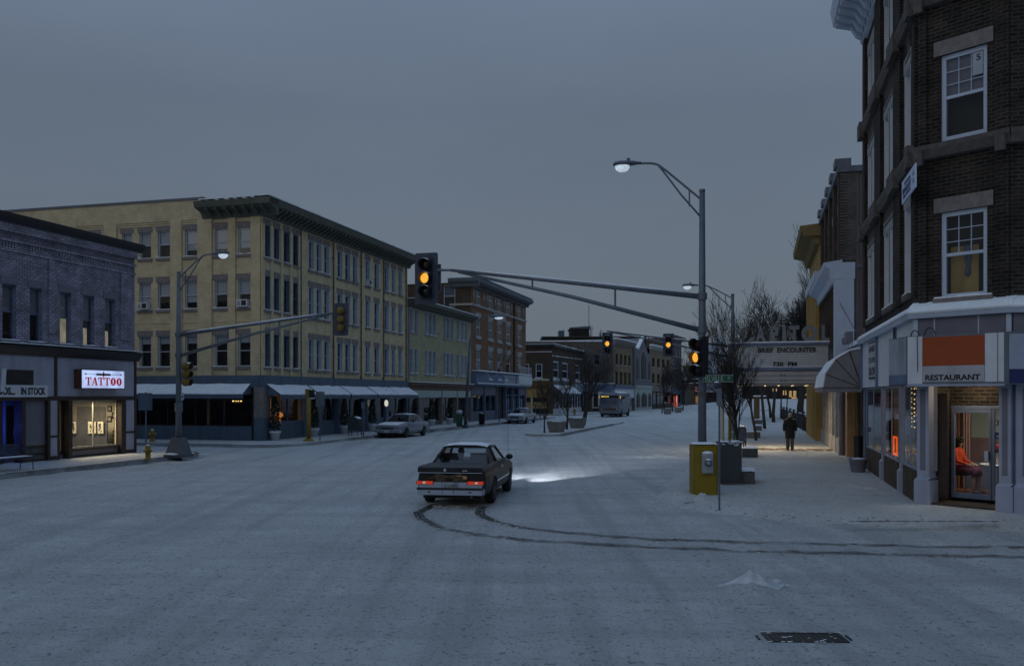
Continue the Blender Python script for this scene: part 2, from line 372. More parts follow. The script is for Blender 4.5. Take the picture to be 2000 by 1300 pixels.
nz = N.new('ShaderNodeTexNoise'); nz.inputs['Scale'].default_value = 1.6; nz.inputs['Detail'].default_value = 5; nz.inputs['Roughness'].default_value = .55
mp = N.new('ShaderNodeMapping'); mp.inputs['Scale'].default_value = (1,1,3.2); L.new(tc.outputs['Generated'], mp.inputs['Vector']); L.new(mp.outputs['Vector'], nz.inputs['Vector'])
mr = N.new('ShaderNodeMapRange'); mr.inputs['From Min'].default_value = .3; mr.inputs['From Max'].default_value = .7; mr.inputs['To Min'].default_value = .93; mr.inputs['To Max'].default_value = 1.07; L.new(nz.outputs['Fac'], mr.inputs['Value'])
sc1 = N.new('ShaderNodeVectorMath'); sc1.operation = 'SCALE'; L.new(rp.outputs['Color'], sc1.inputs[0]); L.new(mr.outputs['Result'], sc1.inputs['Scale'])
mx = N.new('ShaderNodeMix'); mx.data_type = 'RGBA'; mx.inputs['Factor'].default_value = .0015
L.new(sc1.outputs['Vector'], mx.inputs['A']); L.new(sky.outputs['Color'], mx.inputs['B']); L.new(mx.outputs['Result'], bg.inputs['Color']); bg.inputs['Strength'].default_value = 1.0
sl = bpy.data.lights.new('sun', 'SUN'); sl.energy = .2; sl.angle = radians(35); sl.color = (1, .90, .76)
so = bpy.data.objects.new('sun', sl); COL.objects.link(so)
so.rotation_euler = (-V((-.62, -.70, .42))).to_track_quat('-Z', 'Y').to_euler()
vs = SC.view_settings; vs.view_transform = 'Standard'; vs.look = 'None'; vs.exposure = 0; vs.gamma = 1
cy = SC.cycles; cy.use_denoising = True; cy.max_bounces = 6; cy.transparent_max_bounces = 16; cy.glossy_bounces = 3; cy.diffuse_bounces = 3; cy.sample_clamp_indirect = 3; cy.caustics_reflective = False; cy.caustics_refractive = False
try: cy.denoiser = 'OPENIMAGEDENOISE'
except Exception: pass

def lamp(name, kind, loc, power, col, size=.5, parent=None, target=None, spot=None, blend=.3, sizey=None):
    d = bpy.data.lights.new(name, kind); d.energy = power; d.color = col
    if kind == 'AREA':
        d.size = size
        if sizey: d.shape = 'RECTANGLE'; d.size_y = sizey
    elif kind in ('POINT', 'SPOT'): d.shadow_soft_size = size
    if spot: d.spot_size = spot; d.spot_blend = blend
    o = bpy.data.objects.new(name, d); COL.objects.link(o); o.parent = parent; o.location = loc
    if target is not None: o.rotation_euler = (V(target)-V(loc)).to_track_quat('-Z', 'Y').to_euler()
    return o

# ---------------------------------------------------------------- ground
DRX, DRY = ground(1571,1244).x, ground(1571,1244).y
def gnoise(x, y):
    dd = math.hypot((x-DRX)*.8, y-DRY); dd = max(0, min(1, (dd-.45)/.6))
    return _gn(x, y)*dd - .006*(1-dd)
PLX, PLY = ground(1465,1152).x, ground(1465,1152).y
def _gn(x, y):
    q = (1+.5*noise.noise(V((x*3, y*3, 5)))); pile = .13*q*math.exp(-((x-PLX)/.42)**2-((y-PLY)/.32)**2) + .05*q*math.exp(-((x-PLX+1.5)/1.3)**2-((y-PLY-.1)/.4)**2)
    return _gb(x, y) + pile
def _gb(x, y):
    f = min(1, 60/(1+math.hypot(x, y)))
    return (noise.noise(V((x*.35, y*.35, 3)))*.026 + noise.noise(V((x*1.3, y*1.3, 7)))*.026 + noise.noise(V((x*2.4, y*2.4, 1)))*.020)*f - .02
def grid_axis(lo, hi, fine_lo, fine_hi, step):
    a = []; x = fine_lo
    while x <= fine_hi: a.append(x); x += step
    k = step
    x = a[-1]
    while x < hi: k *= 1.5; x = min(hi, x+k); a.append(x)
    k = step; x = a[0]; b = []
    while x > lo: k *= 1.5; x = max(lo, x-k); b.append(x)
    return b[::-1] + a
gx = grid_axis(-1500, 1500, -17, 13, .22); gy = grid_axis(-300, 2500, 4, 36, .25)
m = MB(); m.smooth = True
m.add([(x, y, gnoise(x, y)) for y in gy for x in gx], [(j*len(gx)+i, j*len(gx)+i+1, (j+1)*len(gx)+i+1, (j+1)*len(gx)+i) for j in range(len(gy)-1) for i in range(len(gx)-1)])
tag(m.build('ground', M['road']), kind='structure')

def pavement(name, pts, z=.14, k=None, skirt=0):
    """raised snowy slab with a granite kerb face; pts are (a,b) street coordinates"""
    P = [S(a, b) for a, b in pts]; m = MB(); n = len(P)
    area = sum(P[i].x*P[(i+1)%n].y - P[(i+1)%n].x*P[i].y for i in range(n))
    if area < 0: P = P[::-1]
    m.m = 0; m.add([p + ZZ*z for p in P], [list(range(n))])
    m.m = 1
    for i in range(n):
        a, b = P[i], P[(i+1) % n]; m.poly(a - ZZ*.1, b - ZZ*.1, b + ZZ*z, a + ZZ*z)
    if skirt:      # ploughed snow banked against the kerb
        m.m = 0; m.smooth = True; dense = []
        for i in range(n):
            a, b = P[i], P[(i+1) % n]; kk = max(1, int(min(90, (b-a).length)/.35)); t_ = (b-a).normalized(); dense += [(a+(b-a)*(j/kk), V((t_.y,-t_.x,0))) for j in range(kk)]
        rows = []
        for j, (p, nn) in enumerate(dense):
            w_ = skirt*(1+.5*noise.noise(V((p.x*.5, p.y*.5, 3)))); hh = .05*noise.noise(V((p.x*1.1, p.y*1.1, 8)))
            rows.append([p-nn*.3+ZZ*(z+.004), p+ZZ*(z+.03+hh*.4), p+nn*w_*.45+ZZ*(z*.55+.02+hh), p+nn*w_+ZZ*-.03])
        q = len(rows); PP = [v for R_ in rows for v in R_]
        m.add(PP, [(i*4+j, ((i+1)%q)*4+j, ((i+1)%q)*4+j+1, i*4+j+1) for i in range(q) for j in range(3)])
    o = tag(m.build(name, [M['walk'], M['kerb']]), kind='structure')
    return o
def arc(ca, cb, rad, d0, d1, n=8): return [(ca+rad*cos(radians(d0+(d1-d0)*i/n)), cb+rad*sin(radians(d0+(d1-d0)*i/n))) for i in range(n+1)]
pavement('pavement', [(2,-60), (2,-23.2)] + arc(33.0,-25.2,2.0,90,0) + [(35,-60)])
pavement('pavement', [(40.6,-70)] + arc(42.4,-25.0,1.8,180,90) + [(104,-23.2), (104,-70)])
pavement('pavement', [(115,-80), (115,-23.4), (210,-17), (215,-80)])
pavement('pavement', [(20.2,60)] + arc(24.2,2.0,4.0,180,270) + [(165,-2.0), (165,60)], skirt=.55)
pavement('median_island', arc(58.2,-13.7,1.3,90,270) + [(86,-15.0), (86,-12.4)], .12)
pavement('median_island', arc(136,-14.2,1.3,90,270) + [(175,-15.5), (175,-12.9)], .12)

def ragged(pts, name, matl, w0, w1, z, seed, gap=.0):
    """irregular strip of bare ground along a (world) polyline"""
    rn = random.Random(seed); m = MB(); dense = []
    for i in range(len(pts)-1):
        A, B = pts[i], pts[i+1]; k = max(1, int((B-A).length/.10))
        dense += [A + (B-A)*(j/k) for j in range(k)]
    dense.append(pts[-1]); strip = []
    for i, p in enumerate(dense):
        t = (dense[min(i+1, len(dense)-1)] - dense[max(0, i-1)]).normalized(); nrm = V((t.y, -t.x, 0))
        q = .6*noise.noise(V((i*.11, seed, 0)))+.6*noise.noise(V((i*.45, seed, 5))); wd = rn.uniform(w0, w1)*(1+.7*q); off = noise.noise(V((i*.27, seed+9, 0)))*w1*.2 + rn.uniform(-.25,.25)*w0
        if q < gap-1 or rn.random() < .015:
            if len(strip) > 2: flush(m, strip)
            strip = []; continue
        zz = z if callable(z) else (lambda x, y: z)
        a = p + nrm*(off-wd/2); b = p + nrm*(off+wd/2)
        strip.append((V((a.x, a.y, zz(a.x,a.y))), V((b.x, b.y, zz(b.x,b.y)))))
    if len(strip) > 2: flush(m, strip)
    return tag(m.build(name, matl), kind='structure')
def flush(m, st):
    P = [q for ab in st for q in ab]; m.add(P, [(2*i, 2*i+1, 2*i+3, 2*i+2) for i in range(len(st)-1)])
def cat(pts, k=10):
    out = []
    for i in range(len(pts)-1):
        p0, p1, p2, p3 = pts[max(0,i-1)], pts[i], pts[i+1], pts[min(len(pts)-1,i+2)]
        for j in range(k):
            t = j/k; out.append(.5*((2*p1)+(p2-p0)*t+(2*p0-5*p1+4*p2-p3)*t*t+(3*p1-p0-3*p2+p3)*t**3))
    return out + [pts[-1]]
trk = lambda x, y: gnoise(x, y) + .016
TA = [(850,984),(822,996),(818,1004),(836,1018),(890,1034),(975,1047),(1100,1057),(1300,1066),(1500,1074),(1700,1079),(2030,1088)]
TB = [(946,988),(937,997),(944,1007),(975,1019),(1050,1033),(1200,1046),(1400,1055),(1700,1062),(2030,1068)]
def tyre_track(px, seed):
    P = cat([ground(*p) for p in px]); k = 0
    ragged(P, 'tyre_track', M['slush'], .03, .075, trk, seed, .38)
    for sd in (-1, 1):
        Q = []
        for i, p in enumerate(P): t = (P[min(i+1,len(P)-1)]-P[max(0,i-1)]).normalized(); Q.append(p+V((t.y,-t.x,0))*sd*.085)
        ragged(Q, 'tyre_track', M['slush'], .012, .05, trk, seed+sd*7, .72)
    m = MB()
    for i in range(0, 26):
        p, p2 = P[i], P[i+1]; t = (p2-p).normalized(); nn = V((t.y,-t.x,0))
        for k in range(2): c = p+(p2-p)*(k/2)+ZZ*(trk(p.x,p.y)+.004); m.poly(c-nn*.11-t*.012, c+nn*.11+t*.03, c+nn*.11+t*.05, c-nn*.11+t*.008)
    tag(m.build('tread_print', M['slush']), kind='structure')
    # crushed snow thrown up beside the wheel
    m = MB(); rn = random.Random(seed)
    for i, p in enumerate(P[:-1]):
        for j in range(2):
            t = (P[i+1]-p).normalized(); nrm = V((t.y,-t.x,0)); sd = rn.choice((-1,1)); c = p + t*rn.uniform(0,.3) + nrm*sd*rn.uniform(.09,.2)
            q = rn.uniform(.012,.035); m.ell((c.x, c.y, gnoise(c.x,c.y)+.002), q*2.0, q*1.5, q*.6, 6, 4)
    tag(m.build('snow_ridge', M['road']), kind='stuff')
tyre_track(TA, 3); tyre_track(TB, 5)
# bare kerb edges the plough left
kz = lambda x, y: .146
ragged([S(a, -23.26) for a in (21, 26, 30, 33)] + [S(*q) for q in arc(33.0,-25.2,1.94,90,20)], 'bare_kerb', M['asphalt'], .10, .22, kz, 11, .45)
ragged([S(40.66, b) for b in (-45,-38,-32,-26)], 'bare_kerb', M['asphalt'], .10, .2, kz, 12, .5)
ragged([S(a, -23.25) for a in (48, 60, 80, 100)], 'bare_kerb', M['asphalt'], .1, .3, kz, 13, .6)
ragged([S(a, -22.95) for a in (52, 60, 80, 100)], 'wet_gutter', M['asphalt'], .1, .35, lambda x, y: gnoise(x,y)+.012, 14, .75)
ragged([ground(px, 1018, .14) for px in (1660, 1740, 1850, 2040)], 'bare_kerb', M['asphalt'], .03, .17, kz, 15, .78)
ragged([S(a, -12.45) for a in (57.5, 66, 80)], 'bare_kerb', M['asphalt'], .12, .25, lambda x, y: .126, 16, .6)
ragged([S(a, -15.8+.0*a) for a in (136, 150, 175)], 'bare_kerb', M['asphalt'], .12, .3, lambda x, y: .126, 17, .6)
# worn brick strip under the marquee where the snow has been trodden away
rn = random.Random(4); m = MB()
for i in range(330):
    a = rn.gauss(43.6, .55); b = rn.uniform(-1.2, 3.5); q = rn.uniform(.04,.16)*(1 if abs(a-43.6) < .9 else .5); c = S(a, b, .146)
    m.add([c + V((q*rn.uniform(.6,1.7)*cos(t), q*rn.uniform(.6,1.2)*sin(t), 0)) for t in [k*pi/3 for k in range(6)]], [range(6)])
for i in range(len(m.v)): m.v[i] = (m.v[i][0], m.v[i][1], .144 + (i//6)*.00003)
tag(m.build('bare_brick_paving', M['bare'] if 'bare' in M else mat('bare_paving', (.14,.085,.055), .8, .4, 6, .3)), kind='structure')

def snow_heap(name, c, rx, ry, h, seed, kind='structure', lumps=0, mt='walk'):
    m = MB(); m.smooth = True; n, k = 26, 10; P = []; F = []; c = V(c)
    for i in range(k+1):
        q = i/k
        for j in range(n):
            a = 2*pi*j/n; rr = q*(1+.25*noise.noise(V((cos(a)*1.5, sin(a)*1.5, seed))))
            x, y = cos(a)*rr*rx, sin(a)*rr*ry; z = h*max(0, (cos(min(1,q)*pi)+1)/2)**1.1 * (1+.6*noise.noise(V((x*2.6/rx, y*2.6/ry, seed+4)))+.35*noise.noise(V((x*6/rx, y*6/ry, seed+8)))) + .03*noise.noise(V((x*9, y*9, seed)))*(1-q)
            P.append(c + V((x, y, max(-.03, z) - .03*q)))
    for i in range(k):
        for j in range(n): F.append((i*n+j, i*n+(j+1)%n, (i+1)*n+(j+1)%n, (i+1)*n+j))
    m.add(P, F); rn = random.Random(seed)
    for i in range(lumps):
        a = rn.uniform(0,6.28); q = rn.uniform(.3,1.1); e = rn.uniform(.02,.06); m.ell(c + V((cos(a)*q*rx, sin(a)*q*ry, h*.5*max(0,1-q)-.005)), e*1.5, e*1.2, e*.8, 7, 5)
    return tag(m.build(name, M[mt]), kind=kind)
g = ground(1468, 1150); snow_heap('snow_pile', (g.x, g.y, gnoise(g.x, g.y)-.06), .46, .28, .15, 2, lumps=3, mt='heap')
g = ground(1375, 975, .14); snow_heap('snow_drift', (g.x, g.y, .12), .55, .35, .16, 5, lumps=10)
g = ground(1340, 900, .0); snow_heap('snow_drift', (g.x-1, g.y+2, 0), 2.6, .5, .10, 9, lumps=10)
g = ground(1445, 915, .14); snow_heap('snow_drift', (g.x-.1, g.y, .12), .5, 1.6, .2, 8, lumps=8)
g = ground(1745, 965, .14); snow_heap('snow_drift', (g.x-.05, g.y+1, .12), .25, 2.6, .07, 18, lumps=14)
g = ground(880, 988, 0); snow_heap('snow_drift', (g.x, g.y, -.015), .8, .22, .04, 21, lumps=6)
# the rise at the far end of the street
m = MB(); m.smooth = True; P = []; F = []; na, nb = 24, 30
for i in range(na+1):
    for j in range(nb+1):
        a = 100 + i*12; b = -45 + j*7.0; t = max(0, min(1, (a-105)/90)); e = max(0, min(1, (b+16)/12)) ; hgt = 1.95*(t*t*(3-2*t))*(.12+.88*e*e*(3-2*e))
        P.append(S(a, b, hgt*1.0 - .02 + .12*t*noise.noise(V((a*.06, b*.08, 2)))))
for i in range(na):
    for j in range(nb): q = i*(nb+1)+j; F.append((q, q+1, q+nb+2, q+nb+1))
m.add(P, F); tag(m.build('hill', M['walk']), kind='structure')
# storm drain
dg = ground(1571, 1244); t = thing('storm_drain', 'dark iron storm drain grate half buried in the foreground snow', 'drain grate', (dg.x, dg.y, 0), radians(-2))
m = MB(); m.ab(-.42,.42,-.17,.17,-.03,.003); m.build('drain_opening', M['black'], t, world=False)
m = MB()
for k in range(15): x = -.40+k*.0572; m.ab(x-.008, x+.008, -.16, .16, .003, .008)
m.ab(-.43,.43,-.185,-.165,-.02,.009); m.ab(-.43,.43,.165,.185,-.02,.009); m.ab(-.43,-.41,-.165,.165,-.02,.009); m.ab(.41,.43,-.165,.165,-.02,.009)
m.build('grate', M['blackpaint'], t, world=False)
m = MB(); m.ab(.47,.49,-.09,.10,-.02,.006); m.ab(-.52,-.50,-.10,.06,-.02,.006); m.build('frame_edge', M['black'], t, world=False)
m = MB(); rn = random.Random(3)
for k in range(40): e = rn.uniform(.005,.018); m.ell((rn.uniform(-.44,.44), rn.choice((-.195,.195,-.2,.2,rn.uniform(-.16,.16))), .006), e*2.2, e*.7, e*.25, 8, 4)
m.build('snow_cap', M['snow'], t, world=False)
# ---------------------------------------------------------------- windows and facade kit
WC = {}
def window(F, T, u0, u1, z0, z1, frame='whiteblue', fw=.06, rec=.12, dep=.34, shade=.5, shm='shade', sill=None, lintel=None, mid=.5, munt=0, pane='pane', ac=False, back='dark', snow=True, name='window', over=.12, lined=False):
    wd, h = u1-u0, z1-z0; o = F.p(u0, 0, z0); key = (round(F.U.x,3), round(F.N.x,3), round(wd,2), round(h,2), frame, fw, rec, dep, mid, munt, sill, lintel, pane, back, over, lined)
    if key not in WC:
        G = Face(V((0,0,0)), F.U, F.N); fr = MB(); fr.fb(G,0,fw,rec,rec+.07,0,h); fr.fb(G,wd-fw,wd,rec,rec+.07,0,h); fr.fb(G,fw,wd-fw,rec,rec+.07,0,fw); fr.fb(G,fw,wd-fw,rec,rec+.07,h-fw,h)
        if mid: fr.fb(G,fw,wd-fw,rec+.01,rec+.06,h*mid-fw*.35,h*mid+fw*.35)
        if munt:
            for k in range(1, munt[0]): u = fw+(wd-2*fw)*k/munt[0]; fr.fb(G,u-.008,u+.008,rec+.022,rec+.05,h*mid+fw*.35,h-fw)
            for k in range(1, munt[1]): z = h*mid+(h-h*mid-fw)*k/munt[1]; fr.fb(G,fw,wd-fw,rec+.02,rec+.045,z-.008,z+.008)
        if lined:
            for a_, b_ in ((-.004,.022),(wd-.022,wd+.004)): fr.fb(G,a_,b_,-.012,rec-.001,-.003,h+.003)
            fr.fb(G,.022,wd-.022,-.01,rec-.001,h-.02,h+.002)
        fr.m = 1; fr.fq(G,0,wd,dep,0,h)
        pn = MB(); pn.fq(G,fw,wd-fw,rec+.035,fw,h-fw)
        sl = MB() if sill else None
        if sill: sl.fb(G,-over,wd+over,-.09,rec+.03,-sill[1],-.002)
        sn = MB() if sill and snow else None
        if sn:
            rn = random.Random(int(wd*100)); k = 5
            for i in range(k): a = -over+.02+(wd+2*over-.04)*i/k; sn.fb(G,a,a+(wd+2*over-.04)/k,-.08,rec-.02,0,rn.uniform(.015,.05))
        ln = MB() if lintel else None
        if lintel: ln.fb(G,-over,wd+over,-.035,.06,h+.002,h+lintel[1])
        WC[key] = (fr.mesh('window', [M[frame], M[back]]), pn.mesh('pane', M[pane]), sl and sl.mesh('sill', M[sill[0]]), ln and ln.mesh('lintel', M[lintel[0]]), sn and sn.mesh('snow_cap', M['snow']))
    fm, pm, sm, lm, snm = WC[key]; L = V((0,0,0)); q = T
    while q is not None: L += q.location; q = q.parent
    wi = inst(name, fm, T, o - L); inst('pane', pm, wi, (0,0,0))
    if sm: inst('sill', sm, wi, (0,0,0))
    if lm: inst('lintel', lm, wi, (0,0,0))
    if snm and random.random() < .7: inst('snow_cap', snm, wi, (0,0,0))
    if shade:
        k2 = (key[:4], round(shade*8)/8, shm, rec, 'sh')
        if k2 not in WC:
            G = Face(V((0,0,0)), F.U, F.N); q = round(shade*8)/8; a = MB()
            if q > 0: a.fq(G,fw*.6,wd-fw*.6,rec+.09,h*(1-q),h-fw*.5)
            else: a.fq(G,fw*.6,wd-fw*.6,rec+.09,fw*.5,h*-q)
            WC[k2] = a.mesh('blind', M[shm])
        inst('blind', WC[k2], wi, (0,0,0))
    if ac:
        a = MB(); u = wd*.5; a.fb(F,u0+wd*.08,u0+wd*.92,-.28,rec-.01,z0+.03,z0+.42); a.m = 1
        a.fb(F,u0+wd*.14,u0+wd*.52,-.285,-.279,z0+.08,z0+.37)
        for k in range(4): a.fb(F,u0+wd*.58,u0+wd*.86,-.285,-.279,z0+.09+k*.07,z0+.12+k*.07)
        a.build('air_conditioner', [M['white'], M['black']], wi)
    return wi
def shelf(m, F, u0, u1, prof):
    """extruded moulding: prof is a list of (depth, z)"""
    A = [F.p(u0, d, z) for d, z in prof]; m.extrude(A, F.U*(u1-u0))
def dentils(m, F, u0, u1, n, d0, d1, z0, z1, fill=.5):
    st = (u1-u0)/n
    for k in range(n): m.fb(F, u0+k*st, u0+k*st+st*fill, d0, d1, z0, z1)
def downpipe(T, F, u, z0, z1, matl='dkstone', rad=.05):
    m = MB(); m.tube([F.p(u,-.07,z0), F.p(u,-.07,z1)], rad, 6)
    z = z0+1
    while z < z1: m.fb(F,u-.09,u+.09,-.1,0,z,z+.05); z += 1.9
    return m.build('downpipe', M[matl], T)
def shopfront(T, F, u0, u1, z0, z1, n, frame, bulk, bulkm, rec=.1, pane='pane2', fw=.07, dep=None, name='shop_window', back=None, transom=None, fd=.1):
    fr = MB(); st = (u1-u0)/n
    for k in range(n+1): u = u0+k*st; fr.fb(F,u-fw/2,u+fw/2,rec,rec+fd,z0+bulk,z1)
    fr.fb(F,u0,u1,rec+.001,rec+fd-.001,z0+bulk,z0+bulk+fw); fr.fb(F,u0,u1,rec+.001,rec+fd-.001,z1-fw,z1)
    if transom: fr.fb(F,u0,u1,rec+.002,rec+.098,transom-fw/2,transom+fw/2)
    o = fr.build(name, M[frame], T)
    p = MB(); p.fq(F,u0,u1,rec+fd*.5,z0+bulk+fw*.5,z1-fw*.5); p.build('pane', M[pane], o)
    if bulk:
        b = MB(); b.fb(F,u0,u1,rec-.03,rec+.14,z0,z0+bulk-.001); b.build('stall_riser', M[bulkm], o)
    return o
def room(T, F, u0, u1, d0, d1, z0, z1, wallm, floorm, ceilm=None, name='interior', left=True):
    m = MB(); m.m = 0; m.fq(F,u0,u1,d1,z0,z1)
    if left: m.poly(F.p(u0,d0,z0),F.p(u0,d1,z0),F.p(u0,d1,z1),F.p(u0,d0,z1))
    m.poly(F.p(u1,d0,z0),F.p(u1,d1,z0),F.p(u1,d1,z1),F.p(u1,d0,z1))
    m.m = 1; m.poly(F.p(u0,d0,z0),F.p(u1,d0,z0),F.p(u1,d1,z0),F.p(u0,d1,z0)); m.m = 2; m.poly(F.p(u0,d0,z1),F.p(u1,d0,z1),F.p(u1,d1,z1),F.p(u0,d1,z1))
    return m.build(name, [M[wallm], M[floorm], M[ceilm or wallm]], T)
def awning(T, F, u0, u1, zt, zb, out, m1='snow', under='bluepaint', val=.22):
    m = MB(); m.m = 0; rn = random.Random(int(u0*10)); k = 8
    up = [F.p(u0+(u1-u0)*i/k,-.02,zt+rn.uniform(-.03,.03)) for i in range(k+1)]; lo = [F.p(u0+(u1-u0)*i/k,-out,zb+.02+rn.uniform(-.012,.012)) for i in range(k+1)]
    for i in range(k): m.poly(up[i]+ZZ*.04, up[i+1]+ZZ*.04, lo[i+1]+ZZ*.05, lo[i]+ZZ*.05); m.poly(lo[i]+ZZ*.05, lo[i+1]+ZZ*.05, lo[i+1], lo[i])
    a = MB(); a.extrude([F.p(u0,-.01,zt), F.p(u0,-out,zb), F.p(u0,-out,zb-val), F.p(u0,-out+.02,zb-val), F.p(u0,-out+.02,zb-.01), F.p(u0,-.01,zt-.03)], F.U*(u1-u0))
    for u in (u0+.004, u1-.004): a.poly(F.p(u,-.01,zt-.01), F.p(u,-out+.01,zb-.01), F.p(u,-.01,zb-.01))
    o = a.build('awning', M[under], T); m.build('snow_cap', M[m1], o); return o

# ---------------------------------------------------------------- tattoo parlour building, two storeys of mauve painted brick
FL = Face(S(33.7,-26.5), s, -r)           # street front (u negative towards the camera)
FLs = Face(S(33.7,-26.5), -r, -s)         # side along the narrow cross street
T = thing('tattoo_parlour', 'two-storey mauve painted brick building with tattoo parlour at street level', 'building', S(33.7,-26.5))
U0 = -15.5
rows = [(18,(5,31)), (70,(58,82)), (128,(117,139)), (173,(162,184)), (215,(205,225))]
ops = []; zt = FL.z(128, 571); zb = FL.z(128, 672)
for c, (x0, x1) in rows: ops.append((FL.u(x0), FL.u(x1), zb, zt))
dx = ops[0][0]-ops[1][0]
for k in range(1, 5): ops.append((ops[0][0]+dx*k, ops[0][1]+dx*k, zb, zt))
ops = [(round(a,3), round(b,3), round(c,3), round(d,3)) for a,b,c,d in ops]
ztop = 9.25; zc = 4.55
m = MB(); m.wall(FL, U0, 0, zc, ztop, ops); m.fq(FLs,0,25,0,0,ztop); m.fq(Face(S(33.7+U0,-26.5),-r,s),0,25,0,0,ztop); m.poly(FL.p(U0,0,ztop-.2),FL.p(0,0,ztop-.2),FL.p(0,25,ztop-.2),FL.p(U0,25,ztop-.2))
# corbelled brick panels above each window
for (a, b, c, d) in ops:
    if a < U0+.2: continue
    m.fb(FL,a-.12,b+.12,-.02,0,d+.95,d+1.0)
    for k in range(5): u = a+(b-a)*k/4.4; m.fb(FL,u-.03,u+.06,-.05,0,d+1.28,d+1.6)
    m.fb(FL,a-.25,b+.25,-.045,0,d+1.6,d+1.66)
us = sorted([(a,b) for a,b,_,_ in ops if a > U0]); edges = [U0]+[x for ab in us for x in ab]+[0]
for k in range(0, len(edges), 2):
    a, b = edges[k]+.28, edges[k+1]-.28
    if b-a > .2: m.fb(FL,a,b,-.075,0,zc+.5,ztop-1.35)
m.fb(FL,U0,0,-.06,0,ztop-1.32,ztop-1.2); m.fb(FL,U0,0,-.10,0,ztop-.95,ztop-.85); m.fb(FL,U0,0,-.16,0,ztop-.62,ztop-.3)
m.build('wall', M['purple'], T)
m = MB()
for (a,b,c,d) in ops: m.fb(FL,a-.1,b+.1,-.03,.05,d+.002,d+.3)
m.build('lintel_course', M['lavd'], T)
m = MB(); shelf(m, FL, U0, .28, [(0,ztop-.3),(-.18,ztop-.3),(-.34,ztop-.12),(-.36,ztop+.04),(-.02,ztop+.04)]); m.build('cornice', M['blackpaint'], T)
shd = {0:(.5,'shade2'),1:(.5,'shade2'),2:(-.5,'wshade'),3:(-.375,'wshade'),4:(-.375,'wshade')}
for k, (a,b,c,d) in enumerate(ops):
    if a < U0+.1: continue
    fwid = window(FL, T, a, b, c, d, frame='blue2', fw=.055, shade=.5, shm='shade2', sill=('lavd',.12), over=.1, mid=.52, pane='pane')
    if k in (2,3,4):
        q = MB(); hh = d-c; f = {2:.5,3:.36,4:.34}[k]; q.fq(FL,a+.07,b-.07-(0 if k==2 else .14),.19,c+.06,c+hh*f); q.build('lit_curtain', M['wshade'], fwid)
m = MB(); shelf(m, FL, U0, .12, [(0,4.15),(-.12,4.15),(-.3,4.4),(-.34,4.5),(-.02,4.56)]); m.build('shop_cornice', M['blackpaint'], T)
m = MB(); m.fb(FL,U0,.12,-.33,-.02,4.562,4.59); m.build('snow_cap', M['snow'], T)
# signboard panels
zsb, zst = 2.62, 4.15
m = MB()
udiv = FL.u(106); uR = -.02
for a, b in ((U0, udiv-.06), (udiv+.06, uR-.08)): m.fb(FL,a,b,-.05,.1,zsb,zst-.002)
m.build('signboard_panel', M['panel'], T)
m = MB(); m.fb(FL,udiv-.058,udiv+.058,-.1,.1,zsb+.002,zst-.004); m.fb(FL,uR-.078,uR+.03,-.1,.1,.14,zst-.004); m.fb(FL,U0,uR+.02,-.085,.1,zsb-.16,zsb-.001); m.build('timber_frame', M['darkwood'], T)
# shop windows: pixel measured
zh = zsb-.16
def uu(px): return FL.u(px)
parlour = room(T, FL, uu(112), uR-.1, .55, 6.0, .16, zh, 'cream', 'darkwood', 'cream')
EW = Face(FL.p(uR-.1,0,0), -r, s)
m = MB()
for a, b in ((uu(243), uR-.08), (uu(95), uu(110))): m.fb(FL,a,b,-.06,.1,.14,zh-.002)
m.build('pilaster_panel', M['panel'], T)
m = MB()
for a, b in ((uu(234), uu(243)), (uu(110), uu(113.5)), (uu(90), uu(95)), (uu(40), uu(46.5)), (uu(131), uu(138))): m.fb(FL,a,b,-.09,.3,.14,zh-.003)
for a, b in ((uu(243), uR-.08), (uu(95), uu(110))): m.fb(FL,a,b,-.085,.1,1.02,1.1); m.fb(FL,a,b,-.085,.1,.15,.3)
m.fb(FL,uu(138)+.001,uu(234)-.001,.06,.35,.15,.24); m.fb(FL,uu(138)+.001,uu(234)-.001,.0,.34,.42,.52)
m.build('timber_post', M['darkwood'], T)
m = MB(); m.fb(FL,uu(138)+.002,uu(234)-.002,.1,.33,.24,.42); m.build('stall_riser', M['lavd'], T)
w_ = MB(); a, b = uu(138), uu(234); c = (a+b)/2+.05
for x in (a+.02, c, b-.02): w_.fb(FL,x-.025,x+.025,.16,.22,.52,zh)
w_.fb(FL,a,b,.161,.219,.52,.57); w_.fb(FL,a,b,.162,.218,zh-.05,zh-.004); wf = w_.build('shop_window', M['cream'], T)
p_ = MB(); p_.fq(FL,a,b,.19,.55,zh-.03); p_.build('pane', M['pane2'], wf)
d_ = MB(); a, b = uu(113.5), uu(131)
d_.fb(FL,a,a+.06,.2,.26,.3,zh); d_.fb(FL,b-.07,b,.2,.26,.3,zh); d_.fb(FL,a+.06,b-.07,.201,.259,.3,.42); d_.fb(FL,a+.06,b-.07,.201,.259,zh-.08,zh-.005); df = d_.build('side_window', M['darkwood'], T)
p_ = MB(); p_.fq(FL,a,b,.23,.35,zh-.03); p_.build('pane', M['pane2'], df)
q_ = MB(); q_.fb(FL,a+.002,b-.002,.19,.3,.15,.3); q_.build('kick_panel', M['lavd'], df)
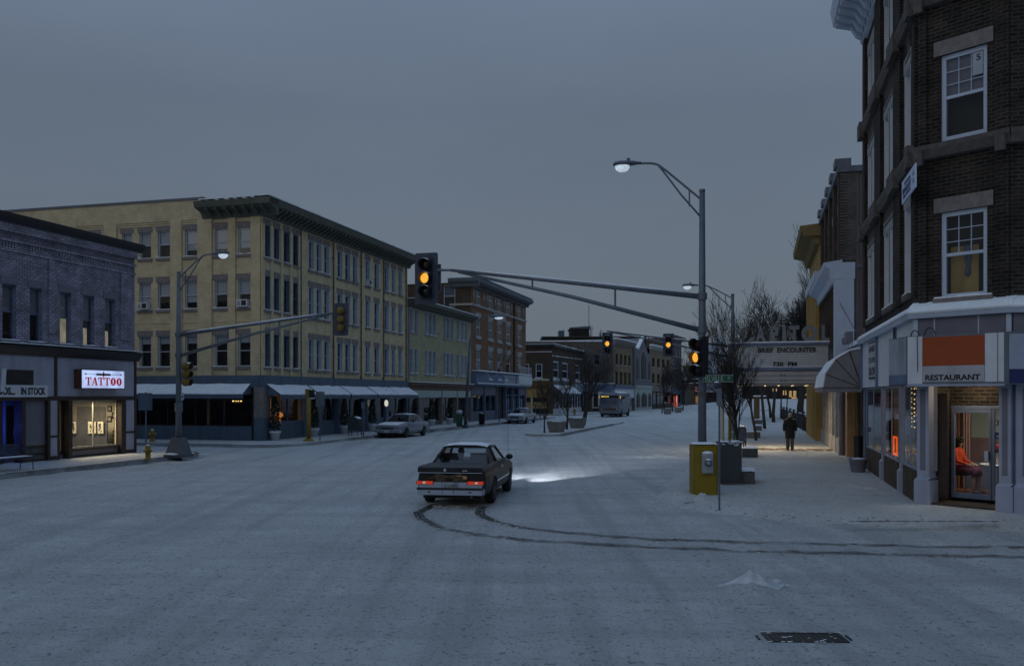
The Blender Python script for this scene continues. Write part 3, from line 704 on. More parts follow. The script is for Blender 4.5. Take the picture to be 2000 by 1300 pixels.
# inside the parlour: counter, framed flash sheets
def ew(px0, px1, y0, y1, off, th, name, mt):
    a, za = EW.uz(px0,y1,-off); b, zb_ = EW.uz(px1,y0,-off); m = MB(); m.fb(EW,min(a,b),max(a,b),-off,-off+th,max(.17,za),min(zh-.02,zb_)); return m.build(name, M[mt], T)
ew(140,209,821,876,.8,.05,'half_partition','bin'); ew(150,207,794,821,.02,.015,'notice_board','concrete')
for k, (x0,x1) in enumerate(((139,148),(172,187),(190.5,201.5))):
    sh = ew(x0,x1,823,846,.9,.03,'display_sheet','cream'); a, za = EW.uz(x0,846,-.9); b, zb_ = EW.uz(x1,823,-.9); m = MB(); rn = random.Random(k); a, b = min(a,b), max(a,b)
    for q in range(14): u = rn.uniform(a+.06,b-.12); z = rn.uniform(za+.06,zb_-.14); m.fb(EW,u,u+rn.uniform(.03,.1),-.906,-.9001,z,z+rn.uniform(.03,.12))
    m.build('drawing', M['concdark'], sh)
for x, y in ((214,798),(223,811),(214,818),(224,846)):
    pf_ = ew(x-4.2,x+4.2,y-6,y+6,.03,.03,'picture_frame','black'); ew(x-2.2,x+2.2,y-3.2,y+3.2,.034,.003,'picture','cream').parent = pf_
lamp('parlour_lamp', 'AREA', FL.p((uu(138)+uu(234))/2, 1.1, zh-.08), 150, (1,.80,.52), 1.6, target=FL.p((uu(138)+uu(234))/2, 1.1, 0))
# neighbour unit: recessed door with blue neon
m = MB(); m.fb(FL,uu(46.5),uu(90),.06,.2,.75,zh-.01); m.build('window_board', M['lavd'], T)
m = MB(); m.fb(FL,uu(46.5),uu(90),.03,.2,.66,.75); m.fb(FL,uu(46.5),uu(90),.031,.2,.14,.22); m.fb(FL,uu(46.5),uu(90),.032,.2,.40,.46); m.build('timber_rail', M['darkwood'], T)
m = MB(); m.fb(FL,uu(46.5),uu(90),.07,.2,.22,.40); m.fb(FL,uu(46.5),uu(90),.071,.2,.46,.66); m.build('stall_riser', M['concdark'], T)
room(T, FL, U0, uu(40), .7, 3.5, .16, zh, 'dark', 'dark', 'dark')
dm = MB(); a, b = FL.u(6,.65), FL.u(36,.65)
dm.fb(FL,a,a+.1,.62,.68,.2,zh); dm.fb(FL,b-.1,b,.62,.68,.2,zh); dm.fb(FL,a+.1,b-.1,.621,.679,.2,.5); dm.fb(FL,a+.1,b-.1,.622,.678,zh-.2,zh-.01); dr = dm.build('shop_door', M['blue2'], T)
p_ = MB(); p_.fq(FL,a+.1,b-.1,.65,.5,zh-.2); p_.build('pane', M['plated'], dr)
h_ = MB(); h_.fb(FL,b-.3,b-.06,.54,.6,1.12,1.4); h_.tube([FL.p(b-.18,.57,.2),FL.p(b-.18,.57,1.2)],.02,6); h_.build('handle', M['stone'], dr)
nm = MB(); nm.tube([FL.p(FL.u(2,.5),.5,.6),FL.p(FL.u(2,.5),.5,zh-.05)],.035,8); nm.build('neon_tube', emit('blue_neon',(.03,.07,1),5.5), T)
lamp('neon_glow','POINT',FL.p(FL.u(2,.5)-.1,.35,1.5),5,(.1,.2,1),.25)
nm = MB(); nm.fb(FL,U0,FL.u(-1,.3),.15,.3,.14,zh); nm.build('shop_window', M['darkwood'], T)
# signs on it
t = thing('tattoo_sign', 'lit white box sign reading TATTOO in red above the shop window', 'sign', FL.p(-2,0,3.2))
a, b = FL.uz(150,740,-.05)[0], FL.uz(243,740,-.42)[0]; zb_, zt_ = FL.z(200,759,-.42), FL.z(200,722,-.42)
a = FL.uz(159,740,-.42)[0]
m = MB(); m.fb(FL,a,b,-.42,-.06,zb_,zt_); m.build('sign_case', mat('rust_brown_metal',(.10,.035,.02),.6,.4,5), t)
m = MB(); m.fb(FL,a+.03,b-.03,-.432,-.42,zb_+.03,zt_-.03); m.build('sign_face', emit('sign_face_light',(.52,.64,1),.80,.25,2.2), t)
def serif_letters(F, word, u0, u1, z0, z1, d, th):
    """fat slab-serif capitals T, A, O"""
    m = MB(); n = len(word); st = (u1-u0)/n; hh = z1-z0
    for k, ch in enumerate(word):
        c = u0+st*(k+.5); w2 = st*.47
        def P(x, y): return F.p(c+x*w2, d, z0+y*hh)
        def X(pts): m.extrude([P(*q) for q in pts], -F.N*th)
        if ch == 'T':
            X([(-.3,0),(.3,0),(.3,.06),(.22,.08),(.22,.9),(-.22,.9),(-.22,.08),(-.3,.06)]); X([(-.45,0),(-.3,0),(-.3,.07),(-.45,.06)]); X([(.3,0),(.45,0),(.45,.06),(.3,.07)])
            X([(-.95,.9),(.95,.9),(.95,1),(-.95,1)]); X([(-.95,.68),(-.86,.68),(-.66,.9),(-.95,.9)]); X([(.95,.68),(.95,.9),(.66,.9),(.86,.68)])
        elif ch == 'A':
            X([(.12,1),(-.12,1),(-.72,.06),(-.58,.06),(0,.86)]); X([(-.12,1),(.3,1),(.84,.06),(.3,.06)]); X([(-1,0),(-.4,0),(-.4,.07),(-1,.07)]); X([(.12,0),(1,0),(1,.07),(.12,.07)]); X([(-.45,.30),(.3,.30),(.3,.37),(-.42,.37)])
        else:
            o = [(cos(2*pi*i/24)*.92, .5+sin(2*pi*i/24)*.5) for i in range(24)]; ii = [(cos(2*pi*i/24)*.22, .5+sin(2*pi*i/24)*.40) for i in range(24)]
            for i in range(24): X([o[i], o[(i+1)%24], ii[(i+1)%24], ii[i]])
    return m
serif_letters(FL,'TATTOO',FL.uz(166,745,-.43)[0],FL.uz(238,745,-.43)[0],FL.z(200,752.5,-.43),FL.z(200,737,-.43),-.433,.012).build('lettering', emit('sign_red_glow',(.75,.02,.008),.26), t)
m = MB(); zm = FL.z(200,731,-.43); ua, ub = FL.uz(164,731,-.43)[0], FL.uz(238,731,-.43)[0]; um = (ua+ub)/2
m.fb(FL,ua,ub,-.44,-.433,zm-.008,zm+.008)
for u, sg in ((ua,1),(ub,-1)): m.extrude([FL.p(u,-.433,zm),FL.p(u+sg*.14,-.433,zm+.045),FL.p(u+sg*.1,-.433,zm),FL.p(u+sg*.14,-.433,zm-.045)],-FL.N*.01)
m.extrude([FL.p(um-.06,-.433,zm),FL.p(um,-.433,zm+.14),FL.p(um+.06,-.433,zm),FL.p(um,-.433,zm-.12)],-FL.N*.014)
m.m = 1; m.fb(FL,um-.42,um+.42,-.436,-.4331,zm-.05,zm+.04)
m.build('ornament', [mat('ornament_red',(.2,.02,.01),.5,.2,4), M['concrete']], t)
t = thing('stock_sign', 'white board with black capitals reading IN STOCK under the mesh panel', 'sign', FL.p(-6,0,3))
m = MB(); a, b = FL.uz(-40,765,-.12)[0], FL.uz(93,765,-.12)[0]; zb_, zt_ = FL.z(60,775,-.12), FL.z(60,752,-.12); m.fb(FL,a,b,-.12,-.051,zb_,zt_); m.build('sign_board', M['white'], t)
zz = (zb_+zt_)/2; hh = (zt_-zb_)*.62
u0_, u1_ = FL.uz(41,765,-.12)[0], FL.uz(88.5,765,-.12)[0]; text('IN STOCK', FL.p((u0_+u1_)/2,-.125,zz), s, u1_-u0_, hh, .035, .01).build('lettering', M['letter'], t)
u0_, u1_ = FL.uz(-38,765,-.12)[0], FL.uz(29,765,-.12)[0]; text('TATTOOS...', FL.p((u0_+u1_)/2,-.125,zz), s, u1_-u0_, hh, .035, .01).build('lettering', M['letter'], t)
t = thing('mesh_panel', 'weathered brown mesh panel with rusty blotches on the signboard above the stock sign', 'panel', FL.p(-5,0,3))
m = MB(); a, b = FL.uz(14,737,-.09)[0], FL.uz(66,737,-.09)[0]; zb_, zt_ = FL.z(40,751,-.09), FL.z(40,722,-.09); m.fb(FL,a,b,-.08,-.051,zb_,zt_); m.build('sign_board', mat('rusty_mesh',(.075,.06,.05),.9,.7,14,.5), t)
m = MB()
for k in range(26): u = a+(b-a)*(k+.5)/26; m.fb(FL,u-.008,u+.008,-.092,-.0805,zb_,zt_)
for k in range(12): z = zb_+(zt_-zb_)*(k+.5)/12; m.fb(FL,a,b,-.0915,-.0806,z-.006,z+.006)
m.build('wire_grid', mat('grid_wire',(.05,.045,.045),.7,.5,9), t)
m = MB(); m.extrude([FL.p(FL.uz(2,730,-.2)[0],-.2,2.78),FL.p(FL.uz(9,730,-.2)[0],-.2,2.78),FL.p(FL.uz(13,718,-.2)[0],-.2,3.62),FL.p(FL.uz(5,718,-.2)[0],-.2,3.62)],FL.N*.06); tag(m.build('leaning_board', M['white']),'narrow white board leaning at a tilt beside the mesh panel','board')
# ---------------------------------------------------------------- yellow four-storey corner block
AY = 44.3
FY = Face(S(AY,-26.5), s, -r); FYs = Face(S(AY,-26.5), -r, s)
T = thing('apartment_block', 'four-storey yellow painted brick corner block with bracketed cornice and blue ground floor', 'building', S(AY,-26.5))
LY = 21.3; DY = 36.0; zroof = 12.75
gr = [(515,527),(535,545),(554,565),(572,583),(603,613),(618,628),(633,643),(659,669),(674,684),(689,698),(714,722),(731,740),(751,759),(765,772),(778,785)]
def px_su(p): return FYs.u(p)
rowz = [(FY.z(521,717), FY.z(521,651)), (FY.z(521,605), FY.z(521,539)), (FY.z(521,503), FY.z(521,440))]
fops = [(round(FY.u(a),3), round(FY.u(b),3), round(z0,3), round(z1,3)) for z0, z1 in rowz for a, b in gr]
sgr = [(272,295),(308,332),(361,385),(419,444),(465,489)]
srow = [(FYs.z(477,715), FYs.z(477,653)), (FYs.z(477,600), FYs.z(477,545)), (FYs.z(477,496), FYs.z(477,443))]
su = [(FYs.u(b), FYs.u(a)) for a, b in sgr] + [(FYs.u(258), FYs.u(238))]
last = su[-1][0]
for k in range(1, 5): su.append((last+1.45*k+(1.6 if k > 2 else .8), last+1.45*k+(1.6 if k > 2 else .8)+.6))
sops = [(round(a,3), round(b,3), round(z0,3), round(z1,3)) for z0, z1 in srow for a, b in su]
zb1 = 3.78
m = MB(); m.wall(FY, 0, LY, zb1, zroof, fops); m.wall(FYs, 0, DY, zb1, zroof, sops); m.fq(FYs,px_su(398)-.3,DY,-.087,zroof-.02,13.72); m.poly(FYs.p(px_su(398)-.3,-.087,13.72),FYs.p(DY,-.087,13.72),FYs.p(DY,.4,13.72),FYs.p(px_su(398)-.3,.4,13.72))
m.poly(FY.p(0,0,zroof-.1),FY.p(LY,0,zroof-.1),FY.p(LY,DY,zroof-.1),FY.p(0,DY,zroof-.1)); m.fq(Face(S(AY+LY,-26.5),-r,-s),0,DY,0,0,zroof)
# raised piers and frieze on the side, seams on the front
zlow, zhi = FYs.z(477,700), FYs.z(477,424)
for a, b in ((510,491),(461,447),(415,387),(356,334)): m.fb(FYs,px_su(a)+(.001 if a==510 else 0),px_su(b),-.09,0,zb1,zhi)
m.fb(FYs,px_su(229),px_su(205),-.09,0,zb1,zhi); m.fb(FYs,px_su(150),px_su(120),-.09,0,zb1,zhi)
m.fb(FYs,.001,px_su(387),-.088,0,zhi,zroof-.02); m.fb(FYs,px_su(387),DY,-.088,0,zhi,zroof)
for k in range(3):
    for a, b in ((334,229),(387,356),(205,150)): m.fb(FYs,px_su(a),px_su(b),-.07+.02*k,0,zhi-.12-.12*k,zhi-.03-.12*k)
zband = FYs.z(430,627); m.fb(FYs,.5,DY,-.03,0,zband-.06,zband+.06)
for px in (513,530,549.5,568,584): m.fb(FY,FY.u(px)-.16,FY.u(px)+.16,-.06,0,zb1,zroof-.55)
m.build('wall', M['yellow'], T)
for px in (586,650,704,748,792): downpipe(T, FY, FY.u(px), 2.9, zroof-.2, 'dkstone', .045)
rn = random.Random(12)
for i, (a,b,c,d) in enumerate(fops):
    window(FY,T,a,b,c,d,'blue2' if i%15 < 4 else 'whiteblue',.055,.16,.36,rn.choice((.5,.5,.375,.25,0)),rn.choice(('shade','shade2')),('stone',.16),('stone',.34),.5,0,'plated',ac=(i==30+10),over=.1,lined=True)
for i, (a,b,c,d) in enumerate(sops):
    j = i % len(su); rw = i//len(su)
    if j > 6: continue
    window(FYs,T,a,b,c,d,'whiteblue',.055,.10,.34,(.25,.5,.5)[rw] if rn.random() < .8 else .75,'shade',('stone',.16),('stone',.32),.5,0,'pane',ac=(rw==1 and j in (0,4)),over=.1)
# cornice wraps the corner and stops on the side wall
zc0 = zroof-.15; prof = [(0,zc0),(-.12,zc0),(-.3,zc0+.32),(-.92,zc0+.5),(-1.0,zc0+.82),(0,zc0+.9)]
ue = px_su(398)
m = MB(); shelf(m, FY, -.0, LY+.25, prof)
shelf(m, FYs, -1.0, ue, [(d*.999, z-.003) for d, z in prof])
m.extrude([FY.p(-1.0,-1.0,zc0+.5),FY.p(0,-1.0,zc0+.5),FY.p(0,0,zc0+.5),FY.p(-1.0,0,zc0+.5)],ZZ*.34)
m.build('cornice', M['cornice'], T)
m = MB(); n = 42
for k in range(n):
    u = .12+(LY-.1)*k/n; m.extrude([FY.p(u,-.02,zc0-.02),FY.p(u,-.18,zc0+.05),FY.p(u,-.84,zc0+.36),FY.p(u,-.84,zc0+.49),FY.p(u,-.02,zc0+.3)],FY.U*.17)
for k in range(7):
    u = -.5+(ue+.3)*k/7; m.extrude([FYs.p(u,-.02,zc0-.02),FYs.p(u,-.18,zc0+.05),FYs.p(u,-.84,zc0+.36),FYs.p(u,-.84,zc0+.49),FYs.p(u,-.02,zc0+.3)],FYs.U*.17)
m.build('cornice_bracket', M['cornice'], T)
m = MB(); rn = random.Random(5); k = 40
for i in range(k): u = -.95+(LY+1.1)*i/k; m.fb(FY,u,u+(LY+1.1)/k*.98,-.95,-.05,zc0+.905,zc0+.93+rn.random()*.06)
for i in range(8): u = -.9+(ue+.8)*i/8; m.fb(FYs,u,u+(ue+.8)/8*rn.uniform(.5,.98),-.95,-.1,zc0+.905,zc0+.93+rn.random()*.05)
m.fb(FYs,ue,DY,-.12,.4,13.865,13.9)
m.build('snow_cap', M['snow'], T)
m = MB(); m.fb(FYs,ue+.001,DY,-.14,.5,13.723,13.86); m.build('coping', M['steeld'], T)
m = MB(); m.tube([FY.p(0,1,zroof+.9),FY.p(LY,1,zroof+.9)],.03,5)
for k in range(9): m.tube([FY.p(LY*k/8,1,zroof-.1),FY.p(LY*k/8,1,zroof+.9)],.025,5)
m.build('roof_rail', M['steeld'], T)
# ground floor
m = MB(); m.fb(FY,-.10,LY,-.10,.2,3.1,zb1-.002); m.fb(FYs,.21,DY,-.10,.2,3.1,zb1-.004); m.build('fascia_band', M['bluepaint'], T)
m = MB(); m.fb(FY,-.1,.65,-.1,.5,1.42,3.098); m.build('corner_pier', M['stone'], T)
m = MB(); m.fb(FY,-.1,.652,-.102,.5,.14,1.418); m.build('pier_base', M['bluepaint'], T)
bays = [(515,597),(597,661),(660,714),(713,757),(755,797)]
piers = [.65] + [FY.u(p) for p in (597,661,713.5,756)] + [LY]
m = MB()
for k in range(1, 6): m.fb(FY,piers[k]-.24,piers[k]+(.24 if k<5 else -.002),-.04,.4,.14,3.1)
m.build('pilaster', M['blue2'], T)
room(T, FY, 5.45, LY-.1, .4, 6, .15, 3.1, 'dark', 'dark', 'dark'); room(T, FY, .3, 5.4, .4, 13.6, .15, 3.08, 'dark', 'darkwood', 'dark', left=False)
m = MB(); m.fb(FY,2.6,5.38,1.9,1.95,.16,3.0); m.build('partition_wall', M['ochre'], T); m = MB(); m.fb(FY,3.3,4.0,1.87,1.899,1.5,2.3); m.fb(FY,4.5,5.0,1.87,1.899,1.4,2.2); m.build('poster', M['darkwood'], T)
for k in range(5):
    a, b = piers[k]+(.24 if k else .0), piers[k+1]-.24
    if k == 0:
        shopfront(T,FY,a,FY.u(537),.14,3.09,1,'blue2',.9,'bluepaint',.12); shopfront(T,FY,FY.u(537)+.05,b,.14,3.09,2,'blue2',.95,'bluepaint',.14)
    else: shopfront(T,FY,a,b,.14,3.09,2+(k==1),'blue2',.85,'bluepaint',.12,'plated' if k > 1 else 'pane')
zat, zab = FY.z(520,750), FY.z(525,771,-.8)
for k, (x0,x1) in enumerate(bays): awning(T,FY,FY.u(x0)+.12,FY.u(x1)-.12,zat,zab,.95)
awning(T,FYs,FYs.u(491),FYs.u(262),FYs.z(480,748),FYs.z(480,770,-.8),.85)
sh_u0, sh_u1 = FYs.u(492), 13.5
m = MB(); m.fb(FYs,sh_u0,sh_u1,-.03,.3,.14,FYs.z(450,832)); m.build('stall_riser', M['bluepaint'], T)
shopfront(T,FYs,sh_u0,sh_u1,FYs.z(450,832)-.001,3.08,7,'darkwood',0,'bluepaint',.06,'pane',.06,transom=FYs.z(450,781))
m = MB(); u_ = FYs.u(396); m.fb(FYs,u_-.07,u_+.07,.5,.6,.9,3.0); m.build('inner_post', M['tan'], T)
# chandelier and table lamp
c = FYs.p(*(lambda q: (q[0], 1.0, q[1]))(FYs.uz(463,784,1.0)))
t = thing('chandelier', 'small lit candle chandelier hanging inside the dark corner restaurant window', 'chandelier', c)
m = MB(); m.tube([c+ZZ*.75, c-ZZ*.05],.012,5)
for k in range(6): a = k*pi/3; e = c+V((cos(a)*.25, sin(a)*.25, 0)); m.tube([c-ZZ*.05, c+(e-c)*.6-ZZ*.1, e],.012,5)
m.build('frame', M['ochre'], t); m = MB()
for k in range(6): a = k*pi/3; m.ell(c+V((cos(a)*.25, sin(a)*.25, .05)),.028,.028,.05,8,6)
m.build('bulb', emit('warm_bulb',(1,.62,.2),2.6), t)
c = FY.p(FY.uz(545,810,1.0)[0],1.0,0); c.z = 1.0
t = thing('table_lamp', 'glowing orange glass table lamp in the first shop window past the corner', 'lamp', c)
m = MB(); m.lathe([(.16,-.85),(.16,-.8),(.05,-.75),(.04,0)],c,10); m.build('stand', M['darkwood'], t)
m = MB(); m.smooth = True; m.lathe([(.06,.0),(.13,.08),(.09,.2),(.05,.28),(.10,.34),(.24,.42),(.25,.5),(.16,.62),(.05,.68)],c,14); m.build('glass_globe', emit('lamp_amber',(1,.33,.06),.42,.45,5), t)
lamp('table_lamp_glow','POINT',c+FY.U*.2+FY.N*.55+ZZ*.7,16,(1,.55,.2),.12)
u_, z_ = FY.uz(754,787,-.5); t = thing('oval_sign', 'small lit oval sign hanging under the last blue awning', 'sign', FY.p(u_,-.5,z_))
m = MB(); m.extrude([FY.p(u_,-.5,z_)+ (FY.N*cos(k*pi/9)*.13 + ZZ*sin(k*pi/9)*.24) for k in range(18)], FY.U*.1); m.build('sign_face', emit('oval_light',(.95,.98,.85),.6), t)
m = MB(); m.fb(FY,u_+.03,u_+.07,-.52,-.48,z_+.3,3.1); m.build('bracket', M['black'], t)

# ---------------------------------------------------------------- olive three-storey block
A0 = AY+LY+.02; FO = Face(S(A0,-26.5), s, -r); LO = 16.2
T = thing('terrace_block', 'three-storey olive painted brick block with dentilled cornice beside the yellow corner block', 'building', S(A0,-26.5))
og = [(801,807),(810,816),(830,835),(838,844),(846,852),(866,871),(873,878.5),(880.5,885.5),(892,897),(901,905.5),(908,912.5)]
orow = [(FO.z(804,728),FO.z(804,680)),(FO.z(804,647),FO.z(804,602))]; zr = FO.z(797,595)
oops = [(round(FO.u(a),3),round(FO.u(b),3),round(z0,3),round(z1,3)) for z0,z1 in orow for a,b in og]
m = MB(); m.wall(FO,0,LO,3.55,zr,oops); m.poly(FO.p(0,0,zr-.1),FO.p(LO,0,zr-.1),FO.p(LO,14,zr-.1),FO.p(0,14,zr-.1)); m.fq(Face(S(A0+LO,-26.5),-r,-s),0,14,0,0,zr); m.build('wall', M['olive'], T)
m = MB(); rn = random.Random(2)
for k in range(26): z = 3.7+(zr-4)*k/26; m.fb(FO,.05,.3 if k%2 else .42,-.05,0,z,z+(zr-4)/26*.93)
m.build('quoin', M['stone'], T)
for i,(a,b,c,d) in enumerate(oops): window(FO,T,a,b,c,d,'whiteblue',.05,.14,.3,.5 if i%3 else .375,'shade2',('greystone',.14),None,.48,0,'plated',over=.08,lined=True)
m = MB(); shelf(m,FO,0,LO+.3,[(0,zr-.15),(-.15,zr-.15),(-.2,zr+.05),(-.65,zr+.2),(-.7,zr+.42),(0,zr+.48)]); m.build('cornice', M['cornice'], T)
m = MB(); dentils(m,FO,.05,LO,52,-.5,-.16,zr-.08,zr+.14,.5); m.build('dentil', M['cornice'], T)
m = MB(); m.fb(FO,0,LO+.3,-.66,-.02,zr+.484,zr+.55); m.build('snow_cap', M['snow'], T)
m = MB(); shelf(m,FO,.0,LO,[(.2,3.1),(-.08,3.1),(-.1,3.35),(-.35,3.5),(-.38,3.62),(.0,3.7)]); m.build('shop_cornice', mat('red_brown_cornice',(.16,.10,.085),.8,.2,3), T)
m = MB(); m.fb(FO,0,LO,-.36,-.02,3.704,3.76); m.build('snow_cap', M['snow'], T)
sp = [.25, FO.u(862), FO.u(892), LO-.2]; zs0, zs1 = FO.z(810,776), FO.z(810,756)
m = MB()
for a, b in zip(sp[:-1], sp[1:]): m.fb(FO,a+.12,b-.12,-.06,.1,zs0,3.08)
m.build('signboard_panel', M['mint'], T)
m = MB()
for u in sp: m.fb(FO,u-.118,u+.118,-.08,.3,.14,3.098)
for px in (822,): m.fb(FO,FO.u(818),FO.u(827),-.02,.3,.14,zs0)
m.build('pilaster', M['stone'], T)
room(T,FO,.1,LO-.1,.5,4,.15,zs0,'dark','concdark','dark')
shopfront(T,FO,sp[0]+.12,FO.u(818),.14,zs0,1,'stone',.25,'concdark',.15,'plated'); shopfront(T,FO,FO.u(827),sp[1]-.12,.14,zs0,2,'stone',.3,'concdark',.15,'plated')
shopfront(T,FO,sp[1]+.12,sp[2]-.12,.14,zs0,2,'stone',.25,'mint',.3,'plated'); shopfront(T,FO,sp[2]+.12,sp[3]-.12,.14,zs0,1,'stone',.25,'mint',.2,'pane')

# ---------------------------------------------------------------- orange brick four-storey building
A1 = A0+LO+.05; FR = Face(S(A1,-26.5), s, -r); LR = 102.8-A1
FRs = Face(S(A1,-26.5), -r, s)
T = thing('brick_building', 'orange brick four-storey building with white stone course, diamonds and ornate blue shopfront', 'building', S(A1,-26.5))
zr = FR.z(921,556)
rg = [(930,938.5),(954,962.5),(971.5,980),(988.5,996.5),(1011,1018.5)]
rrow = [(FR.z(934,724),FR.z(934,681)),(FR.z(934,658),FR.z(934,619)),(FR.z(934,596),FR.z(934,561))]
rops = [(round(FR.u(a),3),round(FR.u(b),3),round(z0,3),round(z1,3)) for z0,z1 in rrow for a,b in rg]
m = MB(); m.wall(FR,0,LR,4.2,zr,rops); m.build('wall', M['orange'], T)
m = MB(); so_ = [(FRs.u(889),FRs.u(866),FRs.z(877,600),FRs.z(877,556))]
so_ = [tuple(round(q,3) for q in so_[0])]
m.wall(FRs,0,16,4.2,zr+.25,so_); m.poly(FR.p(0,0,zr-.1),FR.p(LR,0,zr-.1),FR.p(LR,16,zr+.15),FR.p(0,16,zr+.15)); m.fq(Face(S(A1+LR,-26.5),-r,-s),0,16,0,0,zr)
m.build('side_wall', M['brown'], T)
window(FRs,T,*so_[0],'whiteblue',.08,.1,.3,.5,'shade',None,None,.5,0,'plated')
for i,(a,b,c,d) in enumerate(rops): window(FR,T,a,b,c,d,'white',.10,.05,.3,.375,'shade2',('greystone',.22),('greystone',.42) if i < 10 else None,.5,(2,1) if i<10 else 0,'plated',over=.14)
m = MB(); shelf(m,FR,-.1,LR+.5,[(0,zr-.2),(-.2,zr-.2),(-.3,zr+.1),(-.8,zr+.3),(-.85,zr+.62),(0,zr+.75)]); shelf(m,FRs,-.84,2.2,[(0,zr-.19),(-.2,zr-.19),(-.3,zr+.1),(-.55,zr+.3),(-.6,zr+.6),(0,zr+.74)]); m.build('cornice', M['steeld'], T)
m = MB(); dentils(m,FR,.1,LR,56,-.42,-.21,zr-.12,zr+.12,.5); m.build('dentil', M['dkstone'], T)
m = MB(); m.fb(FR,0,LR+.5,-.83,-.02,zr+.754,zr+.8); m.fb(FRs,2.3,16,-.05,.5,zr+.254,zr+.3); m.build('snow_cap', M['snow'], T)
zcs = FR.z(921,594); m = MB(); m.fb(FR,-.06,LR+.06,-.12,0,zcs-.1,zcs+.12); m.fb(FRs,-.11,2.2,-.1,0,zcs-.09,zcs+.11); m.build('string_course', M['greystone'], T)
m = MB(); zd = (rrow[2][0]+rrow[2][1])/2+.1
for px in (925,944.5,950.5,967,984,999,1007.5,1022): u = FR.u(px); m.extrude([FR.p(u-.22,0,zd),FR.p(u,0,zd-.55),FR.p(u+.22,0,zd),FR.p(u,0,zd+.55)],-FR.N*.05)
m.build('stone_diamond', M['greystone'], T)
m = MB(); a, b = FR.u(964), FR.u(987); m.fb(FR,a,b,-.06,0,FR.z(975,626),FR.z(975,612)); m.build('name_stone', M['greystone'], T)
downpipe(T,FR,FR.u(1003),4,zr+.2,'black',.09)
m = MB()
for px in (973,986):
    u = FR.u(px); z = FR.z(px,700); m.tube([FR.p(u,0,z-1.2),FR.p(u-.4,-1.3,z+1.1)],.03,6); m.ell(FR.p(u-.4,-1.3,z+1.15),.07,.07,.07,8,6)
m.build('flagpole', M['black'], T)
# ornate shopfront
zf0, zf1 = FR.z(925,751), FR.z(925,726)
m = MB(); shelf(m,FR,0,LR,[(0,zf0-.1),(-.5,zf0-.1),(-.7,zf0+.1),(-.5,zf0+.2),(-.5,zf1-.2),(-.75,zf1),(0,zf1+.12)]); m.build('fascia', M['blue2'], T)
m = MB(); m.fb(FR,.0,LR,-.74,-.03,zf1+.06,zf1+.18); m.fb(FR,0,LR,-.7,-.52,zf0+.11,zf0+.2); m.build('snow_cap', M['snow'], T)
m = MB(); a, b = FR.u(976), FR.u(998)
for k in range(8):
    u = a+(b-a)*k/8; e = (b-a)/8; m.tube([FR.p(u,-.54,zf0+.3),FR.p(u+e,-.54,zf1-.25)],.03,5); m.tube([FR.p(u,-.54,zf1-.25),FR.p(u+e,-.54,zf0+.3)],.03,5)
m.fb(FR,a,b,-.56,-.5,zf1-.25,zf1-.18); m.fb(FR,a,b,-.56,-.5,zf0+.25,zf0+.3); m.build('lattice_panel', M['white'], T)
m = MB()
for px in (935,954,967):
    u = FR.u(px); m.tube([FR.p(u,-.5,zf1-.4),FR.p(u,-.9,zf1-.1),FR.p(u,-1.2,zf1-.5)],.025,5); m.lathe([(.05,.2),(.28,0),(.30,-.03)],FR.p(u,-1.2,zf1-.75),10)
m.build('gooseneck_lamp', M['whiteblue'], T)
m = MB(); ub = FR.u(1010)
for k in range(16): u = FR.u(1001)+(LR-FR.u(1001))*k/15; m.tube([FR.p(u,-.68,zf1+.1),FR.p(u,-.68,zf1+.95)],.02,4)
m.fb(FR,FR.u(1001),LR,-.70,-.66,zf1+.9,zf1+.95); m.fb(FR,FR.u(1001),LR,-.78,-.02,zf0+.25,zf1-.02)
m.build('balcony_rail', M['white'], T)
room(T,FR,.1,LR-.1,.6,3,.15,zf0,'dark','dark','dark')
px_ = [922,946.5,970,988,1001,1013,1027]; pu = [max(.12,FR.u(p)) for p in px_]; pu[-1] = LR-.12
m = MB()
for u in pu: m.fb(FR,u-.12,u+.12,-.06,.3,.14,zf0-.11)
m.build('pilaster', M['blue2'], T)
for k in range(6):
    if k == 2: continue
    shopfront(T,FR,pu[k]+.13,pu[k+1]-.13,.14,zf0-.11,2,'blue2',.85,'bluepaint',.1,'plated',.1,transom=zf0-1.0)
m = MB(); a, b = pu[2]+.13, pu[3]-.13; m.fb(FR,a,b,.35,.4,.14,zf0-.12); m.build('shop_door', M['darkwood'], T)
m = MB()
for k in (0,1,5): m.fb(FR,pu[k]+.25,pu[k+1]-.25,.02,.1,zf0-.95,zf0-.16)
m.build('transom_panel', M['lavd'], T)
m = MB()
for k, px in enumerate((938,962,1017)): u = FR.u(px); m.fb(FR,u-.1,u+.25,.18,.2,1.3,2.6)
m.build('poster', M['shade'], T)

# ---------------------------------------------------------------- brown two-storey building past the next side street
A2 = 117.0; FB_ = Face(S(A2,-26.5), s, -r); FBs = Face(S(A2,-26.5), -r, s); LB = 29
T = thing('shop_building', 'dark brown two-storey corner building with white upper windows and ochre boarded side shopfront', 'building', S(A2,-26.5))
zr = FBs.z(1078,676); z1, z0 = FBs.z(1050,710), FBs.z(1050,738)
bs = [(.75,1.75),(2.35,3.35),(5,6),(7,8)]
bso = [(FBs.u(1059),FBs.u(1046),z0,z1),(FBs.u(1033.5),FBs.u(1022),z0,z1)]
bso = [tuple(round(q,3) for q in o) for o in bso]
bf = [(1081,1091),(1098,1109),(1124,1132),(1140,1147)]
bfo = [tuple(round(q,3) for q in (FB_.u(a),FB_.u(b),FB_.z(1086,739),FB_.z(1086,705))) for a,b in bf]
m = MB(); m.wall(FB_,0,LB,4.6,zr,bfo); m.wall(FBs,0,14,4.2,zr,bso); m.poly(FB_.p(0,0,zr-.15),FB_.p(LB,0,zr-.15),FB_.p(LB,14,zr-.15),FB_.p(0,14,zr-.15)); m.build('wall', M['brown'], T)
